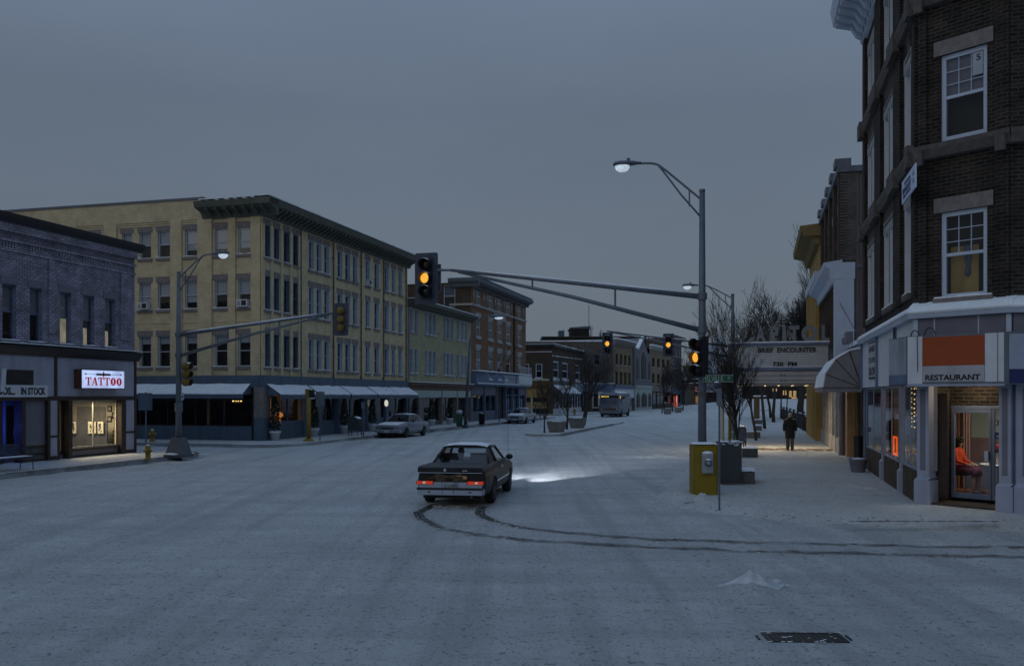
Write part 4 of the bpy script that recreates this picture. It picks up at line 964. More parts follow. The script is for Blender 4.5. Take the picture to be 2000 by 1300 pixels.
for o in bso: window(FBs,T,*o,'whiteblue',.12,.05,.3,0,'shade',('white',.12),None,.5,(3,2),'plated')
for o in bfo: window(FB_,T,*o,'whiteblue',.2,.05,.3,0,'shade',('white',.3),None,.5,(3,2),'plated',over=.35)
m = MB(); m.fb(FB_,-.3,LB,-.35,0,zr-.05,zr+.3); m.fb(FBs,.01,14,-.35,0,zr-.051,zr+.299); m.build('cornice', M['blackpaint'], T)
m = MB(); rn = random.Random(3)
for k in range(34): m.fb(FB_,LB*k/34,LB*(k+rn.uniform(.3,1))/34,-.34,0,zr+.303,zr+.33+rn.random()*.12); 
m.fb(FBs,.02,14,-.34,0,zr+.302,zr+.36); m.fb(FBs,.05,14,-.1,0,zr-.75,zr-.68)
for k in range(20): m.fb(FB_,LB*k/20,LB*(k+rn.uniform(.2,.9))/20,-.14,0,zr-1.3+.02*k,zr-1.2+.02*k)
m.build('snow_cap', M['snow'], T)
m = MB(); zz = FBs.z(1050,742); m.fb(FBs,.4,14,-.15,0,zz-.08,zz+.18); m.build('ledge', M['cream'], T)
m = MB(); m.fb(FBs,.05,14,-.1,.1,FBs.z(1050,759),zz-.1); m.fb(FBs,-.05,.6,-.12,.3,.14,4.2); m.build('boarded_front', mat('brown_board',(.12,.07,.03),.8,.3,2), T)
m = MB(); m.fb(FBs,.8,14,-.04,.15,FBs.z(1050,776),FBs.z(1050,759)-.01); m.build('ochre_fascia', M['ochre'], T)
m = MB(); u1_, u0_ = FBs.u(1040.5), FBs.u(1037); m.fb(FBs,u0_,u1_+.1,-.06,.2,.14,FBs.z(1050,776)-.01) if u0_ < u1_ else m.fb(FBs,u1_,u0_,-.06,.2,.14,FBs.z(1050,776)-.01); m.build('post', M['cream'], T)
m = MB(); m.fb(FBs,.8,14,.02,.15,.9,FBs.z(1050,785)); m.build('shutter', M['ochre'], T)
m = MB(); m.fb(FBs,.8,14,.03,.15,.14,.9); m.fb(FBs,.8,14,.03,.15,FBs.z(1050,785),FBs.z(1050,776)-.02); m.build('dark_band', M['dark'], T)
m = MB(); m.fb(FB_,0,LB,-.1,.2,3.7,4.6); m.build('fascia_band', M['concdark'], T)
zaw = 3.9
room(T,FB_,.1,LB-.1,.5,3,.15,3.7,'dark','dark','dark')
bp = [.15,5,9.5,14,18,22,LB-.15]
for a, b in zip(bp[:-1], bp[1:]): shopfront(T,FB_,a+.2,b-.2,.14,3.69,2,'white',.5,'white',.1,'plated',.22)
awning(T,FB_,.1,13,4.1,2.9,1.4); m = MB(); 
m.fb(FB_,15,LB-3,-.12,-.101,3.0,4.4); m.build('pale_fascia', M['greysign'], T)
u_ = FB_.u(1146); m = MB(); m.fb(FB_,u_-.3,u_+.3,-.3,-.2,1.0,3.4); m.build('neon_strip', emit('blue_sign',(.15,.3,1),.6), T)

# ---------------------------------------------------------------- dark block behind with roof hut
P0 = at(1060,772,168); P0.z = 0; FH = Face(P0, V((1,0,0)), V((0,1,0)))
T = thing('warehouse', 'large dark flat-roofed block standing behind the brown two-storey shops', 'building', P0)
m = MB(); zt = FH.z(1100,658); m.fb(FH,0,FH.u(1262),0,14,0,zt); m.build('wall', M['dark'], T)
m = MB(); m.fb(FH,-.2,FH.u(1262)+.2,-.2,14,zt,zt+.12); m.build('coping', M['dkstone'], T)
m = MB(); a, b = FH.u(1116), FH.u(1151); zh_ = FH.z(1130,641); m.fb(FH,a,b,1,8,zt+.12,zh_); m.m = 1; m.extrude([FH.p(a-.2,.8,zh_),FH.p(a-.2,.8,zh_+.25),FH.p(b+.3,.8,zh_+.5),FH.p(b+.3,.8,zh_)],V((0,8,0))); m.build('roof_hut', [M['dark'], M['steeld']], T)
m = MB(); m.fb(FH,FH.u(1092),FH.u(1103),1,3,zt+.12,zt+1.3); m.tube([FH.p(FH.u(1152),2,zt),FH.p(FH.u(1152),2,zt+6.2)],.06,5); m.build('roof_plant', M['bluepaint'], T)

# ---------------------------------------------------------------- beige row where the street bends
DB = V((.372,.928,0)).normalized(); NB = V((-DB.y, DB.x, 0)); PB = at(1198,772,140); PB.z = 0
FG = Face(PB, DB, NB); FGs = Face(PB, V((-1,.05,0)), V((.05,1,0)))
zt1 = FG.z(1199,667); u1 = FG.u(1235.5); u2 = FG.u(1268.5); u3 = FG.u(1311); u4 = FG.u(1331)
T = thing('shop_building', 'beige three-storey building with grey-brown side wall at the bend behind the bus', 'building', PB)
def vrow(F, ua, ub, n, z0, z1, fill=.5, edge=.12):
    e = (ub-ua)*edge; st = (ub-ua-2*e)/n; return [(round(ua+e+st*(k+.5-fill/2),3), round(ua+e+st*(k+.5+fill/2),3), round(z0,3), round(z1,3)) for k in range(n)]
zA = [(FG.z(1202,750),FG.z(1202,725)),(FG.z(1202,711),FG.z(1202,690))]
gop = [o for z0,z1 in zA for o in vrow(FG,0,u1,4,z0,z1,.55,.06)]
m = MB(); m.wall(FG,0,u1,4.4,zt1,gop); m.fq(FGs,u1,20,0,0,zt1) if False else None; m.poly(FG.p(0,0,zt1-.2),FG.p(u1,0,zt1-.2),FG.p(u1,14,zt1-.2),FG.p(0,14,zt1-.2)); m.build('wall', M['beige'], T)
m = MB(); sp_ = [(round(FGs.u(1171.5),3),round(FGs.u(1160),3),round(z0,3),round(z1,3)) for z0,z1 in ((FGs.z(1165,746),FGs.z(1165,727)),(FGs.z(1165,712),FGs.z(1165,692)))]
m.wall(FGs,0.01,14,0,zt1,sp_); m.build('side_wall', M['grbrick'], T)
for o in sp_: window(FGs,T,*o,'bluepaint',.1,.05,.3,.5,'shade2',('concrete',.12),None,.5,0,'plated')
for o in gop: window(FG,T,*o,'darkwood',.12,.2,.4,0,'shade',('greystone',.2),None,.5,0,'plated',snow=False)
m = MB(); shelf(m,FG,-.4,u1,[(0,zt1-.5),(-.3,zt1-.4),(-.7,zt1+.1),(-.7,zt1+.35),(0,zt1+.4)]); m.build('cornice', M['stone'], T)
m = MB(); m.fb(FG,-.4,u1,-.72,0,zt1+.404,zt1+.6); m.fb(FGs,0,14,-.1,.5,zt1+.01,zt1+.2); m.build('snow_cap', M['snow'], T)
m = MB(); zf = FG.z(1202,752); m.fb(FG,-.1,u1,-.4,.2,zf-.5,zf); m.fb(FGs,-.1,9,-.4,.2,zf-1.0,zf+.2); m.build('fascia_band', M['blue2'], T)
m = MB(); m.fb(FG,0,u1,-.3,.2,zf-2.0,zf-.55); m.fb(FGs,1.0,2.4,-.5,.2,zf-3.2,zf-1.05); m.build('signboard_panel', M['white'], T)
m = MB(); m.fb(FGs,-.1,9,-.42,.2,zf+.203,zf+.33); m.build('snow_cap', M['snow'], T)
room(T,FG,.1,u1-.1,.5,3,.15,3.4,'dark','dark','dark'); shopfront(T,FG,.3,u1*.5,.14,zf-2.05,2,'cream',.5,'cream',.1,'plated',.25); shopfront(T,FG,u1*.5+.4,u1-.3,.14,zf-2.05,2,'cream',.5,'cream',.1,'plated',.25)
shopfront(T,FGs,.4,3.2,.14,zf-1.05,1,'cream',.5,'darkwood',-.05,'plated',.25); shopfront(T,FGs,3.8,8,.14,zf-1.05,2,'darkwood',.5,'darkwood',-.05,'plated',.25)

T = thing('gothic_building', 'narrow grey gabled gothic-front building with tall pointed windows in the beige row', 'building', FG.p(u1,0,0))
zE = FG.z(1238,678); zP = FG.z(1252,667); uc = (u1+u2)/2; zg = FG.z(1240,752)
m = MB(); a, b = u1+.01, u2-.01
m.extrude([FG.p(a,-.35,0),FG.p(b,-.35,0),FG.p(b,-.35,zE-.8),FG.p(b-(b-a)*.22,-.35,zE-.6),FG.p(uc,-.35,zP+.6),FG.p(a+(b-a)*.22,-.35,zE-.2),FG.p(a,-.35,zE)],FG.N*14); m.build('wall', mat('grey_gothic_stone',(.18,.175,.20),.85,.2,2,.2), T)
m = MB(); m.extrude([FG.p(a+(b-a)*.2,-.5,zE-.25),FG.p(uc,-.5,zP+.6),FG.p(uc,-.5,zP+.95),FG.p(a+(b-a)*.2,-.5,zE+.1)],FG.N*.6); m.build('snow_cap', M['snow'], T)
def gothic(ua, ub, z0, z1, name='gothic_window'):
    uc_ = (ua+ub)/2; h = z1-z0; k = [(ua,z0),(ub,z0),(ub,z0+h*.75)]+[(ub-(ub-ua)*t/6, z0+h*.75+h*.25*sin(min(1,t/3 if t<=3 else (6-t)/3)*pi/2)) for t in range(1,6)]+[(ua,z0+h*.75)]
    f = MB(); f.extrude([FG.p(u,-.36,z) for u,z in k],-FG.N*.06); f.m = 1; cu, cz = uc_, (z0+z1)/2
    f.extrude([FG.p(cu+(u-cu)*.82,-.421,cz+(z-cz)*.93) for u,z in k],-FG.N*.02); f.m = 0; f.fb(FG,uc_-.06,uc_+.06,-.5,-.44,z0,z1-h*.05); return f.build(name,[M['greystone'],M['plated'] if False else M['black']],T)
w3 = (b-a)
gothic(a+w3*.06,a+w3*.24,zg+.9,zE-1.3); gothic(a+w3*.30,a+w3*.70,zg+.9,zE-.2); gothic(a+w3*.76,a+w3*.94,zg+.9,zE-1.6)
m = MB(); m.fb(FG,a,b,-.6,-.35,zg-.4,zg); m.build('string_course', M['mint'], T)
m = MB(); m.fb(FG,a+.02,b-.02,-.45,-.351,.14,zg-.41); m.build('shop_surround', M['mint'], T)
_g = (a+w3*.05,a+w3*.25),(a+w3*.32,a+w3*.68),(a+w3*.75,a+w3*.95)
for q in _g:
    o = gothic(q[0],q[1],.6,zg-1.2,'arched_shop_window')
    for v in o.data.vertices: v.co += -FG.N*.1

T = thing('shop_building', 'tan three-storey building right of the gabled gothic front', 'building', FG.p(u2,0,0))
zt2 = FG.z(1272,679); gop = [o for z0,z1 in ((FG.z(1275,748),FG.z(1275,729)),(FG.z(1275,716),FG.z(1275,698))) for o in vrow(FG,u2,u3,4,z0,z1,.5,.05)]
m = MB(); m.wall(FG,u2+.01,u3-.01,4.4,zt2,gop); m.poly(FG.p(u2,0,zt2-.2),FG.p(u3,0,zt2-.2),FG.p(u3,14,zt2-.2),FG.p(u2,14,zt2-.2)); m.build('wall', M['beige'], T)
for o in gop: window(FG,T,*o,'darkwood',.12,.2,.4,0,'shade',('greystone',.2),None,.5,0,'plated',snow=False)
m = MB(); shelf(m,FG,u2,u3,[(0,zt2-.4),(-.3,zt2-.3),(-.6,zt2+.1),(-.6,zt2+.3),(0,zt2+.35)]); m.build('cornice', M['greystone'], T)
m = MB(); m.fb(FG,u2,u3,-.62,0,zt2+.354,zt2+.6); m.build('snow_cap', M['snow'], T)
m = MB(); m.fb(FG,u2+.02,u3-.02,-.2,.2,3.4,4.4); m.build('fascia_band', M['stone'], T)
room(T,FG,u2+.1,u3-.1,.5,3,.15,3.4,'dark','dark','dark')
for k in range(3): st = (u3-u2)/3; shopfront(T,FG,u2+st*k+.3,u2+st*(k+1)-.3,.14,3.39,2,'darkwood',.7,'darkwood',.1,'plated',.2)

T = thing('shop_building', 'dark grey-brown four-bay building at the end of the row above the red neon', 'building', FG.p(u3,0,0))
zt3 = FG.z(1318,661); gop = [o for z0,z1 in ((FG.z(1320,742),FG.z(1320,726)),(FG.z(1320,719),FG.z(1320,703)),(FG.z(1320,695),FG.z(1320,682))) for o in vrow(FG,u3,u4,3,z0,z1,.5,.05)]
m = MB(); m.wall(FG,u3+.01,u4,4.2,zt3,gop); m.fq(Face(FG.p(u4,0,0),NB,-DB),0,14,0,0,zt3); m.fq(Face(FG.p(u3+.01,0,0),NB,DB),0,14,0,zt2-.2,zt3); m.poly(FG.p(u3,0,zt3-.2),FG.p(u4,0,zt3-.2),FG.p(u4,14,zt3-.2),FG.p(u3,14,zt3-.2)); m.build('wall', M['grbrick'], T)
for o in gop: window(FG,T,*o,'whiteblue',.14,.1,.4,.5,'shade2',('greystone',.2),None,.5,0,'plated',snow=False)
m = MB(); shelf(m,FG,u3,u4+.5,[(0,zt3-.4),(-.5,zt3-.2),(-.9,zt3+.2),(-.9,zt3+.5),(0,zt3+.5)]); m.build('cornice', M['dkstone'], T)
m = MB(); m.fb(FG,u3,u4,-.2,.2,3.2,4.2); m.build('fascia_band', M['bluepaint'], T)
room(T,FG,u3+.1,u4-.1,.5,3,.15,3.2,'dark','dark','dark'); shopfront(T,FG,u3+.3,u4-.3,.14,3.19,4,'blue2',.7,'bluepaint',.1,'plated',.2)
un, zn = FG.uz(1322,780,-.6); t = thing('neon_sign', 'tall red and white neon shop sign glowing at the far end of the row', 'sign', FG.p(un,-.6,zn))
m = MB(); m.fb(FG,un-.6,un+.7,-.6,-.5,zn-1.4,zn+.9); m.build('sign_face', emit('red_neon',(1,.12,.04),.42,.6,1.1), t)
m = MB(); m.fb(FG,un-.7,un-.3,-.64,-.605,zn-.6,zn+.6); m.build('white_panel', emit('white_neon',(.8,.8,.9),.5,.5,1.5), t)
m = MB(); m.fb(FG,un-1.2,un-.8,-.3,-.2,zn-1.4,zn+.7); m.build('side_strip', emit('orange_neon',(1,.25,.08),.16,.5,1.5), t)

# far end of the street
def block(label, px0, px1, ytop, d, matl, extras=(), dep=12, name='shop_building'):
    P = at(px0,772,d); P.z = 0; F = Face(P, V((1,0,0)), V((0,1,0))); T = thing(name, label, 'building', P)
    wd = F.u(px1); zt = F.z(px0, ytop); m = MB(); m.fb(F,0,wd,0,dep,-.5,zt); m.build('wall', M[matl], T)
    m = MB(); m.fb(F,-.15,wd+.15,-.15,dep,zt,zt+.15); m.build('snow_cap', M['snow'], T); return T, F, wd, zt
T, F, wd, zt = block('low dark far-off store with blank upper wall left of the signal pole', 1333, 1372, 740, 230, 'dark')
for a, b in ((.6,2.0),(2.6,4.2)):
    m = MB(); m.fb(F,a,b,-.1,0,.6,3.0); m.build('shop_window', M['plated'], T); m = MB(); m.fb(F,a+.2,b-.2,-.14,-.1,1.0,2.6); m.build('poster', M['shade2'], T)
T, F, wd, zt = block('dull blue two-storey far-off building above the low store', 1340, 1378, 722, 250, 'bluepaint')
for k in range(3): m = MB(); m.fb(F,.6+k*1.7,1.6+k*1.7,-.1,0,zt-2.6,zt-.9); m.build('window', M['plated'], T)
T, F, wd, zt = block('far-off reddish shop with small glowing signs beside the signal pole', 1356, 1375, 748, 215, 'brown')
m = MB(); m.fb(F,.2,1.5,-.12,0,zt-2.0,zt-.9); m.build('lit_sign', emit('pinkish_sign',(.9,.35,.3),.18,.5,1.5), T)
m = MB(); m.fb(F,.3,1.0,-.12,0,.8,2.6); m.build('lit_window', emit('warm_window',(1,.5,.15),.10,.6,1.5), T)
T, F, wd, zt = block('tall pale windowless tower block far behind the street tree', 1399, 1419, 668, 210, 'whiteblue', name='tower_block')
m = MB(); m.extrude([F.p(.3,.5,zt+.15),F.p(wd-.3,.5,zt+.15),F.p(wd*.65,.5,zt+1.4),F.p(wd*.35,.5,zt+1.4)],V((0,4,0))); m.build('roof', M['whiteblue'], T)
T, F, wd, zt = block('long low brick building far behind the street tree trunks', 1376, 1440, 706, 260, 'brown', dep=8)
for k in range(5): m = MB(); m.fb(F,.8+k*1.8,1.8+k*1.8,-.1,0,zt-3,zt-1.2); m.build('window', M['plated'], T)
T, F, wd, zt = block('far-off store with shop windows right of the signal pole', 1378, 1410, 765, 200, 'dark', dep=6)
m = MB(); m.fb(F,.4,wd-.4,-.1,0,.6,2.2); m.build('shop_window', M['plated'], T)
# billboard
P = at(1341,740,205); t = thing('billboard', 'far-off green and white billboard at the end of the row', 'billboard', (P.x, P.y, 0))
m = MB(); m.tube([(P.x,P.y+.2,0),(P.x,P.y+.2,P.z)],.15,6); m.build('post', M['steeld'], t)
z0, z1, z2 = at(1341,743,205).z, at(1341,727,205).z, at(1341,713,205).z; w_ = 12*205/FPX/2
m = MB(); m.ab(P.x-w_,P.x+w_,P.y-.1,P.y+.1,z1,z2); m.m = 1; m.ab(P.x-w_,P.x+w_*.5,P.y-.1,P.y+.1,z0,z1-.01); m.build('sign_face', [mat('billboard_green',(.20,.26,.06),.6,.2,1), M['white']], t)
# ---------------------------------------------------------------- right side: restaurant building with cut-off corner
AC = 22.6; BR = 3.6
PA = S(AC, BR); UC = V((.643,-.766,0)).normalized(); NC = V((.766,.643,0)); LC = 2.02; PBc = PA + UC*LC
FA = Face(PA, s, r); FC = Face(PA, UC, NC); FT = Face(PBc, r, s); LA = 10.7
T = thing('corner_building', 'dark brown brick four-storey corner building with restaurant in its cut-off corner', 'building', PA)
zcr = 15.3
def aw(px0, px1): return FA.u(px1), FA.u(px0)
cols = [aw(1771,1779), aw(1728,1748), aw(1696,1711)]
zA0 = FA.z(1776,540) if False else 5.1
rowsA = [(5.15,7.35),(8.55,10.75),(12.0,14.1)]
aops = []
for z0, z1 in rowsA:
    for k, (a, b) in enumerate(cols):
        if k == 0: aops.append((a,b+.25,z0,z1))
        else: q = (b-a)/2; aops += [(a,a+q-.12,z0,z1),(a+q+.12,b,z0,z1)]
aops = [tuple(round(v,3) for v in o) for o in aops]
# two windows in the cut-off corner, measured on the photograph
w1 = (FC.u(1834),FC.u(1927),FC.z(1834,278),FC.z(1834,111)); w2 = (FC.u(1840),FC.u(1929),FC.z(1840,583),FC.z(1840,397))
ua, ub = (w1[0]+w2[0])/2, (w1[1]+w2[1])/2
cops = [tuple(round(v,3) for v in (ua,ub,z,z+w1[3]-w1[2])) for z in (w2[2], w1[2], w1[2]+3.45)]
m = MB(); m.wall(FA,0,LA,4.5,zcr,aops,.4); m.wall(FC,0,LC,4.5,zcr,cops,.4); tw = [(1.4,2.5,z0,z1) for _,_,z0,z1 in cops]; m.wall(FT,0,14,4.5,zcr,tw,.4)
m.fq(Face(S(AC+LA,BR),r,-s),0,14,0,0,zcr); m.poly(FA.p(0,0,zcr-.1),FA.p(LA,0,zcr-.1),FA.p(LA,14,zcr-.1),FT.p(14,0,zcr-.1),FT.p(0,0,zcr-.1))
# brick piers between the bays
pe = [0,.42]; pier = [(0.0,.36),(cols[0][1]+.55,cols[1][0]-.25),(cols[1][1]+.3,cols[2][0]-.3),(cols[2][1]+.3,LA)]
for a, b in pier:
    if b-a > .15: m.fb(FA,a,b,-.09,0,5.0,zcr-.3)
m.fb(FC,.02,.22,-.06,0,4.8,zcr); m.fb(FC,LC-.3,LC-.02,-.06,0,4.8,zcr)
m.build('wall', M['dkbrick'], T)
for i, o in enumerate(aops): window(FA,T,*o,'white',.08,.20,.4,.25,'shade2',('dkstone',.14),None,.5,0,'plated',over=.06,snow=i<5,lined=True)
for i, o in enumerate(cops):
    wi = window(FC,T,*o,'whiteblue',.10,.06,.4,.5 if i == 1 else 0,'shade2',('stone',.16) if i==0 else None,('stone',.33),.505,(3,3),'pane',over=.14)
    b_ = MB()
    if i == 0:   # ochre drapes gathered to the sides
        zz0, zz1 = o[2]+.1, o[3]-.1; um = (o[0]+o[1])/2; hh = zz1-zz0
        b_.fq(FC,o[0]+.1,o[1]-.3,.3,zz0,zz0+hh*.62); b_.m = 1
        b_.extrude([FC.p(um+.08,.27,zz0+hh*.62),FC.p(um-.12,.27,zz0+hh*.62),FC.p(um-.05,.27,zz0+hh*.25),FC.p(um+.02,.27,zz0+hh*.25)],FC.N*.01); b_.ell(FC.p(um-.02,.26,zz0+hh*.28),.07,.07,.1,8,6)
        b_.m = 0; b_.build('curtain', [M['gold'], M['bluepaint']], wi)
    if i == 1:
        b_.fb(FC,o[1]-.33,o[1]-.11,.05,.055,o[3]-.62,o[3]-.12); nb = b_.build('notice', M['shade'], wi)
        text('5', FC.p(o[1]-.2,.045,o[3]-.24),UC,.10,.14,.02,.004).build('lettering', M['plate'], nb)
for o in tw: window(FT,T,*o,'whiteblue',.10,.06,.4,.25,'shade2',('stone',.16),('stone',.33),.5,0,'pane')
m = MB()
for i,(z0,z1) in enumerate(rowsA):
    for a,b in cols: m.fb(FA,a-.12,b+(.37 if a == cols[0][0] else .12),-.02,.05,z1+.002,z1+.36)
m.build('lintel_stone', M['greystone'], T)
m = MB()
for z in (8.27, 11.78):
    pr = [(0,z-.22),(-.14,z-.2),(-.22,z),(-.22,z+.1),(0,z+.16)]; shelf(m,FA,0,LA,pr); shelf(m,FC,-.1,LC+.05,[(d,q-.002) for d,q in pr]); shelf(m,FT,-.05,14,pr)
    for a,b in pier: m.fb(FA,a-.03,b+.03,-.26,-.1,z-.3,z+.2)
    for u in (.12, LC-.12): m.fb(FC,u-.1,u+.1,-.3,-.2,z-.36,z-.01)
m.build('string_course', M['dkstone'], T)
for z in (7.55, 10.95):
    for a, b in cols:
        m = MB(); m.fb(FA,a-.1,b+.1,-.03,0,z,z+.06); m.fb(FA,a-.1,b+.1,-.03,0,z+.5,z+.56)
        for k in range(int((b-a)/.16)): u = a+.16*k; m.extrude([FA.p(u,-.025,z+.08),FA.p(u+.06,-.025,z+.08),FA.p(u+.14,-.025,z+.48),FA.p(u+.08,-.025,z+.48)],FA.N*.02)
        m.build('terracotta_panel', M['dkstone'], T)
pr = [(0,zcr-.5),(-.14,zcr-.45),(-.2,zcr-.1),(-.3,zcr),(-1.05,zcr+.25),(-1.15,zcr+.75),(0,zcr+.9)]
m = MB(); shelf(m,FA,-.5,LA,pr); shelf(m,FC,-.3,LC+.3,[(d,q+.004) for d,q in pr]); shelf(m,FT,-.3,14,pr); m.build('cornice', M['whiteblue'], T)
m = MB()
for k in range(17): u = .1+k*.63; m.extrude([FA.p(u,-.18,zcr-.4),FA.p(u,-.34,zcr-.3),FA.p(u,-.5,zcr-.02),FA.p(u,-.98,zcr+.1),FA.p(u,-1.0,zcr+.22),FA.p(u,-.2,zcr+.06)],FA.U*.28)
m.build('cornice_bracket', M['whiteblue'], T)
# upper wall banner
a, b = FA.uz(1763,380,-.2)[0], FA.uz(1789.5,340,-.2)[0]; ul, uh = min(a,b), max(a,b)
zb_, zt_ = FA.z(1763,400,-.2), FA.z(1763,357,-.2)
t = thing('wall_banner', 'pale blue-white realty banner on the upper brick wall above the street', 'sign', FA.p(ul,-.2,zb_))
m = MB(); m.fb(FA,ul,uh,-.22,-.19,zb_,zt_); m.build('sign_board', mat('banner_white',(.55,.6,.8),.5,.05,2), t)
cu = (ul+uh)/2; hh = zt_-zb_; ww = uh-ul
m = text('BRADLEY', FA.p(cu+.1*ww,-.225,zb_+hh*.48), -s, ww*.62, hh*.26, .03, .006); m.build('lettering', M['navy'], t)
text('COMMERCIAL', FA.p(cu+.05*ww,-.225,zb_+hh*.75), -s, ww*.45, hh*.12, .01, .006).build('lettering', M['navy'], t)
text('REAL ESTATE', FA.p(cu+.1*ww,-.225,zb_+hh*.22), -s, ww*.55, hh*.14, .01, .006).build('lettering', M['navy'], t)
m = MB(); u_ = ul+ww*.12
for z_ in (.3,.62): m.extrude([FA.p(u_+.12,-.22,zb_+hh*z_),FA.p(u_-.08,-.22,zb_+hh*z_),FA.p(u_+.02,-.22,zb_+hh*(z_+.2))],-FA.N*.006)
m.build('emblem', mat('emblem_green',(.04,.14,.12),.5,.1,4), t)

# white fascia above the shops
zf0, zf1 = 2.92, 4.42
pf = [(0,zf1),(-.22,zf1),(-.26,zf1+.1),(-.2,zf1+.2),(0,zf1+.3)]
m = MB(); shelf(m,FA,-.1,LA,pf); shelf(m,FC,-.12,LC+.12,[(d,q+.002) for d,q in pf]); shelf(m,FT,-.1,14,pf); m.build('shop_cornice', M['whiteblue'], T)
m = MB(); sn = [(0,zf1+.304),(-.2,zf1+.205),(-.27,zf1+.11),(-.285,zf1+.15),(-.2,zf1+.27),(0,zf1+.38)]; shelf(m,FA,-.1,LA,sn); shelf(m,FC,-.12,LC+.12,[(d,q+.003) for d,q in sn]); shelf(m,FT,-.1,14,sn); m.build('snow_cap', M['snow'], T)
fu = [0, FA.u(1770), FA.u(1760), FA.u(1723), FA.u(1719), FA.u(1692), LA]
m = MB(); m.fb(FA,0,LA,-.1,.15,zf0,zf1-.002); m.build('fascia_panel', M['white'], T)
m = MB()
for px in (1758,1721,1690.5): u = FA.u(px); m.fb(FA,u-.12,u+.12,-.16,-.1,zf0-.02,zf1-.004)
m.build('fascia_post', M['blue2'], T)
m = MB(); m.fb(FC,-.05,LC+.05,-.1,.15,3.3,zf1-.003); m.fb(FT,.02,14,-.1,.15,zf0,zf1-.003); m.build('corner_fascia', M['lavd'], T)
m = MB()
for px in (1829,1915): u = FC.u(px); m.fb(FC,u-.012,u+.012,-.106,-.1,3.8,zf1-.01)
for u in (.0,LC): m.fb(FC,u-.05,u+.05,-.13,-.1,3.7,zf1-.01)
m.build('seam_strip', M['whiteblue'], T)
# frames of the shopfront: corner pillars
def pillar(F, u0, u1, d0, d1, z0, z1, label=None):
    m = MB(); m.m = 0; m.fb(F,u0,u1,d0,d1,z0+.62,z1); m.fb(F,u0-.05,u1+.05,d0-.05,d1+.0,z0,z0+.55); m.extrude([F.p(u0-.05,d0-.05,z0+.55),F.p(u0,d0,z0+.62),F.p(u0,d1,z0+.62),F.p(u0-.05,d1,z0+.55)],F.U*(u1-u0+.05))
    m.m = 1; e = (u1-u0)*.27; m.fb(F,u0+e,u1-e,d0-.006,d0,z0+.78,z1-.12)
    return m.build('pillar',[M['lav'],M['lavd']],T)
pillar(FC,-.02,.25,-.02,.36,.14,zf0)
pillar(FC,FC.u(1953),LC+.02,-.06,.34,.14,zf0); pillar(FT,.08,.55,-.06,.34,.14,zf0)
m = MB(); m.fb(FT,.56,14,.02,.14,.14,zf0); m.build('ground_wall', M['dkbrick'], T)
for k in range(4):
    a = .9+k*3.2; m = MB(); m.fb(FT,a,a+2.6,-.02,.018,.95,zf0-.15); m.m = 1; m.fb(FT,a+.08,a+2.52,-.026,-.021,1.03,zf0-.23); m.build('shop_window', [M['lav'], M['black']], T)
m = MB(); m.fb(FC,-.14,LC+.04,-.05,.3,zf0,zf0+.14); m.build('door_lintel', M['lav'], T)
# brick-lined recess of the doorway
RD = .85
uL = .50
ud0, ud1 = FC.u(1858,RD), FC.u(1936,RD); zd0, zd1 = FC.z(1858,970,RD), FC.z(1858,797,RD)
m = MB(); m.poly(FC.p(.262,.38,.14),FC.p(ud0-.02,RD,.14),FC.p(ud0-.02,RD,zf0),FC.p(.262,.38,zf0)); m.fq(FC,ud0-.6,LC+.5,RD+.02,zd1+.07,zf0+.1); m.fq(FC,ud0-.45,ud0-.005,RD+.021,.14,zd1+.1); m.poly(FC.p(LC-.1,.3,.14),FC.p(LC+.4,RD,.14),FC.p(LC+.4,RD,zf0),FC.p(LC-.1,.3,zf0)); m.build('recess_brick', M['dkbrick'], T)
m = MB(); m.poly(FC.p(0,0,zf0+.001),FC.p(LC,0,zf0+.001),FC.p(LC+.5,RD,zf0+.001),FC.p(-.2,RD,zf0+.001)); m.build('recess_soffit', M['lavd'], T)
m = MB(); m.fb(FC,.3,LC-.05,.02,RD+.05,.10,.19); m.build('doorstep', mat('wet_doorstep',(.06,.045,.035),.4,.5,5,.3), T)
m = MB(); m.fb(FC,.27,uL,.385,.44,.3,2.7); m.build('side_panel', M['darkwood'], T)
# glass door and sidelight
d_ = MB(); fw = .07
d_.fb(FC,ud0,ud0+fw,RD,RD+.06,zd0,zd1); d_.fb(FC,ud1-.05,ud1,RD,RD+.06,zd0,zd1); d_.fb(FC,ud0+fw,ud1-.05,RD+.001,RD+.059,zd0,zd0+.12); d_.fb(FC,ud0+fw,ud1-.05,RD+.001,RD+.059,zd1-.1,zd1)
door = d_.build('glass_door', M['blue2'], T)
p_ = MB(); p_.fq(FC,ud0+fw,ud1-.05,RD+.03,zd0+.12,zd1-.1); p_.build('pane', M['pane2'], door)
h_ = MB(); uh_ = FC.u(1926,RD); h_.fb(FC,uh_-.02,uh_+.10,RD-.05,RD-.005,FC.z(1926,900,RD),FC.z(1926,880,RD)); h_.m = 1; h_.fb(FC,uh_+.07,uh_+.1,RD-.06,RD-.051,FC.z(1926,899,RD),FC.z(1926,881,RD)); h_.build('handle', [M['chrome'], M['black']], door)
d_ = MB(); us0, us1 = ud1+.02, LC+.38
d_.fb(FC,us0,us0+.05,RD,RD+.06,zd0,zd1+.05); d_.fb(FC,us1-.05,us1,RD,RD+.06,zd0,zd1+.05); d_.fb(FC,us0+.05,us1-.05,RD+.001,RD+.059,zd0,zd0+.1); d_.fb(FC,ud0,us1,RD-.01,RD+.07,zd1+.002,zd1+.065)
sl_ = d_.build('sidelight', M['blue2'], T); p_ = MB(); p_.fq(FC,us0+.05,us1-.05,RD+.03,zd0+.1,zd1); p_.build('pane', M['pane2'], sl_)
uq, zq = FC.uz(1952,825,RD); text('301',FC.p(uq+.04,RD+.02,zq),UC,.26,FC.z(1952,820,RD)-FC.z(1952,831,RD),.02,.006).build('lettering', M['letter'], sl_)
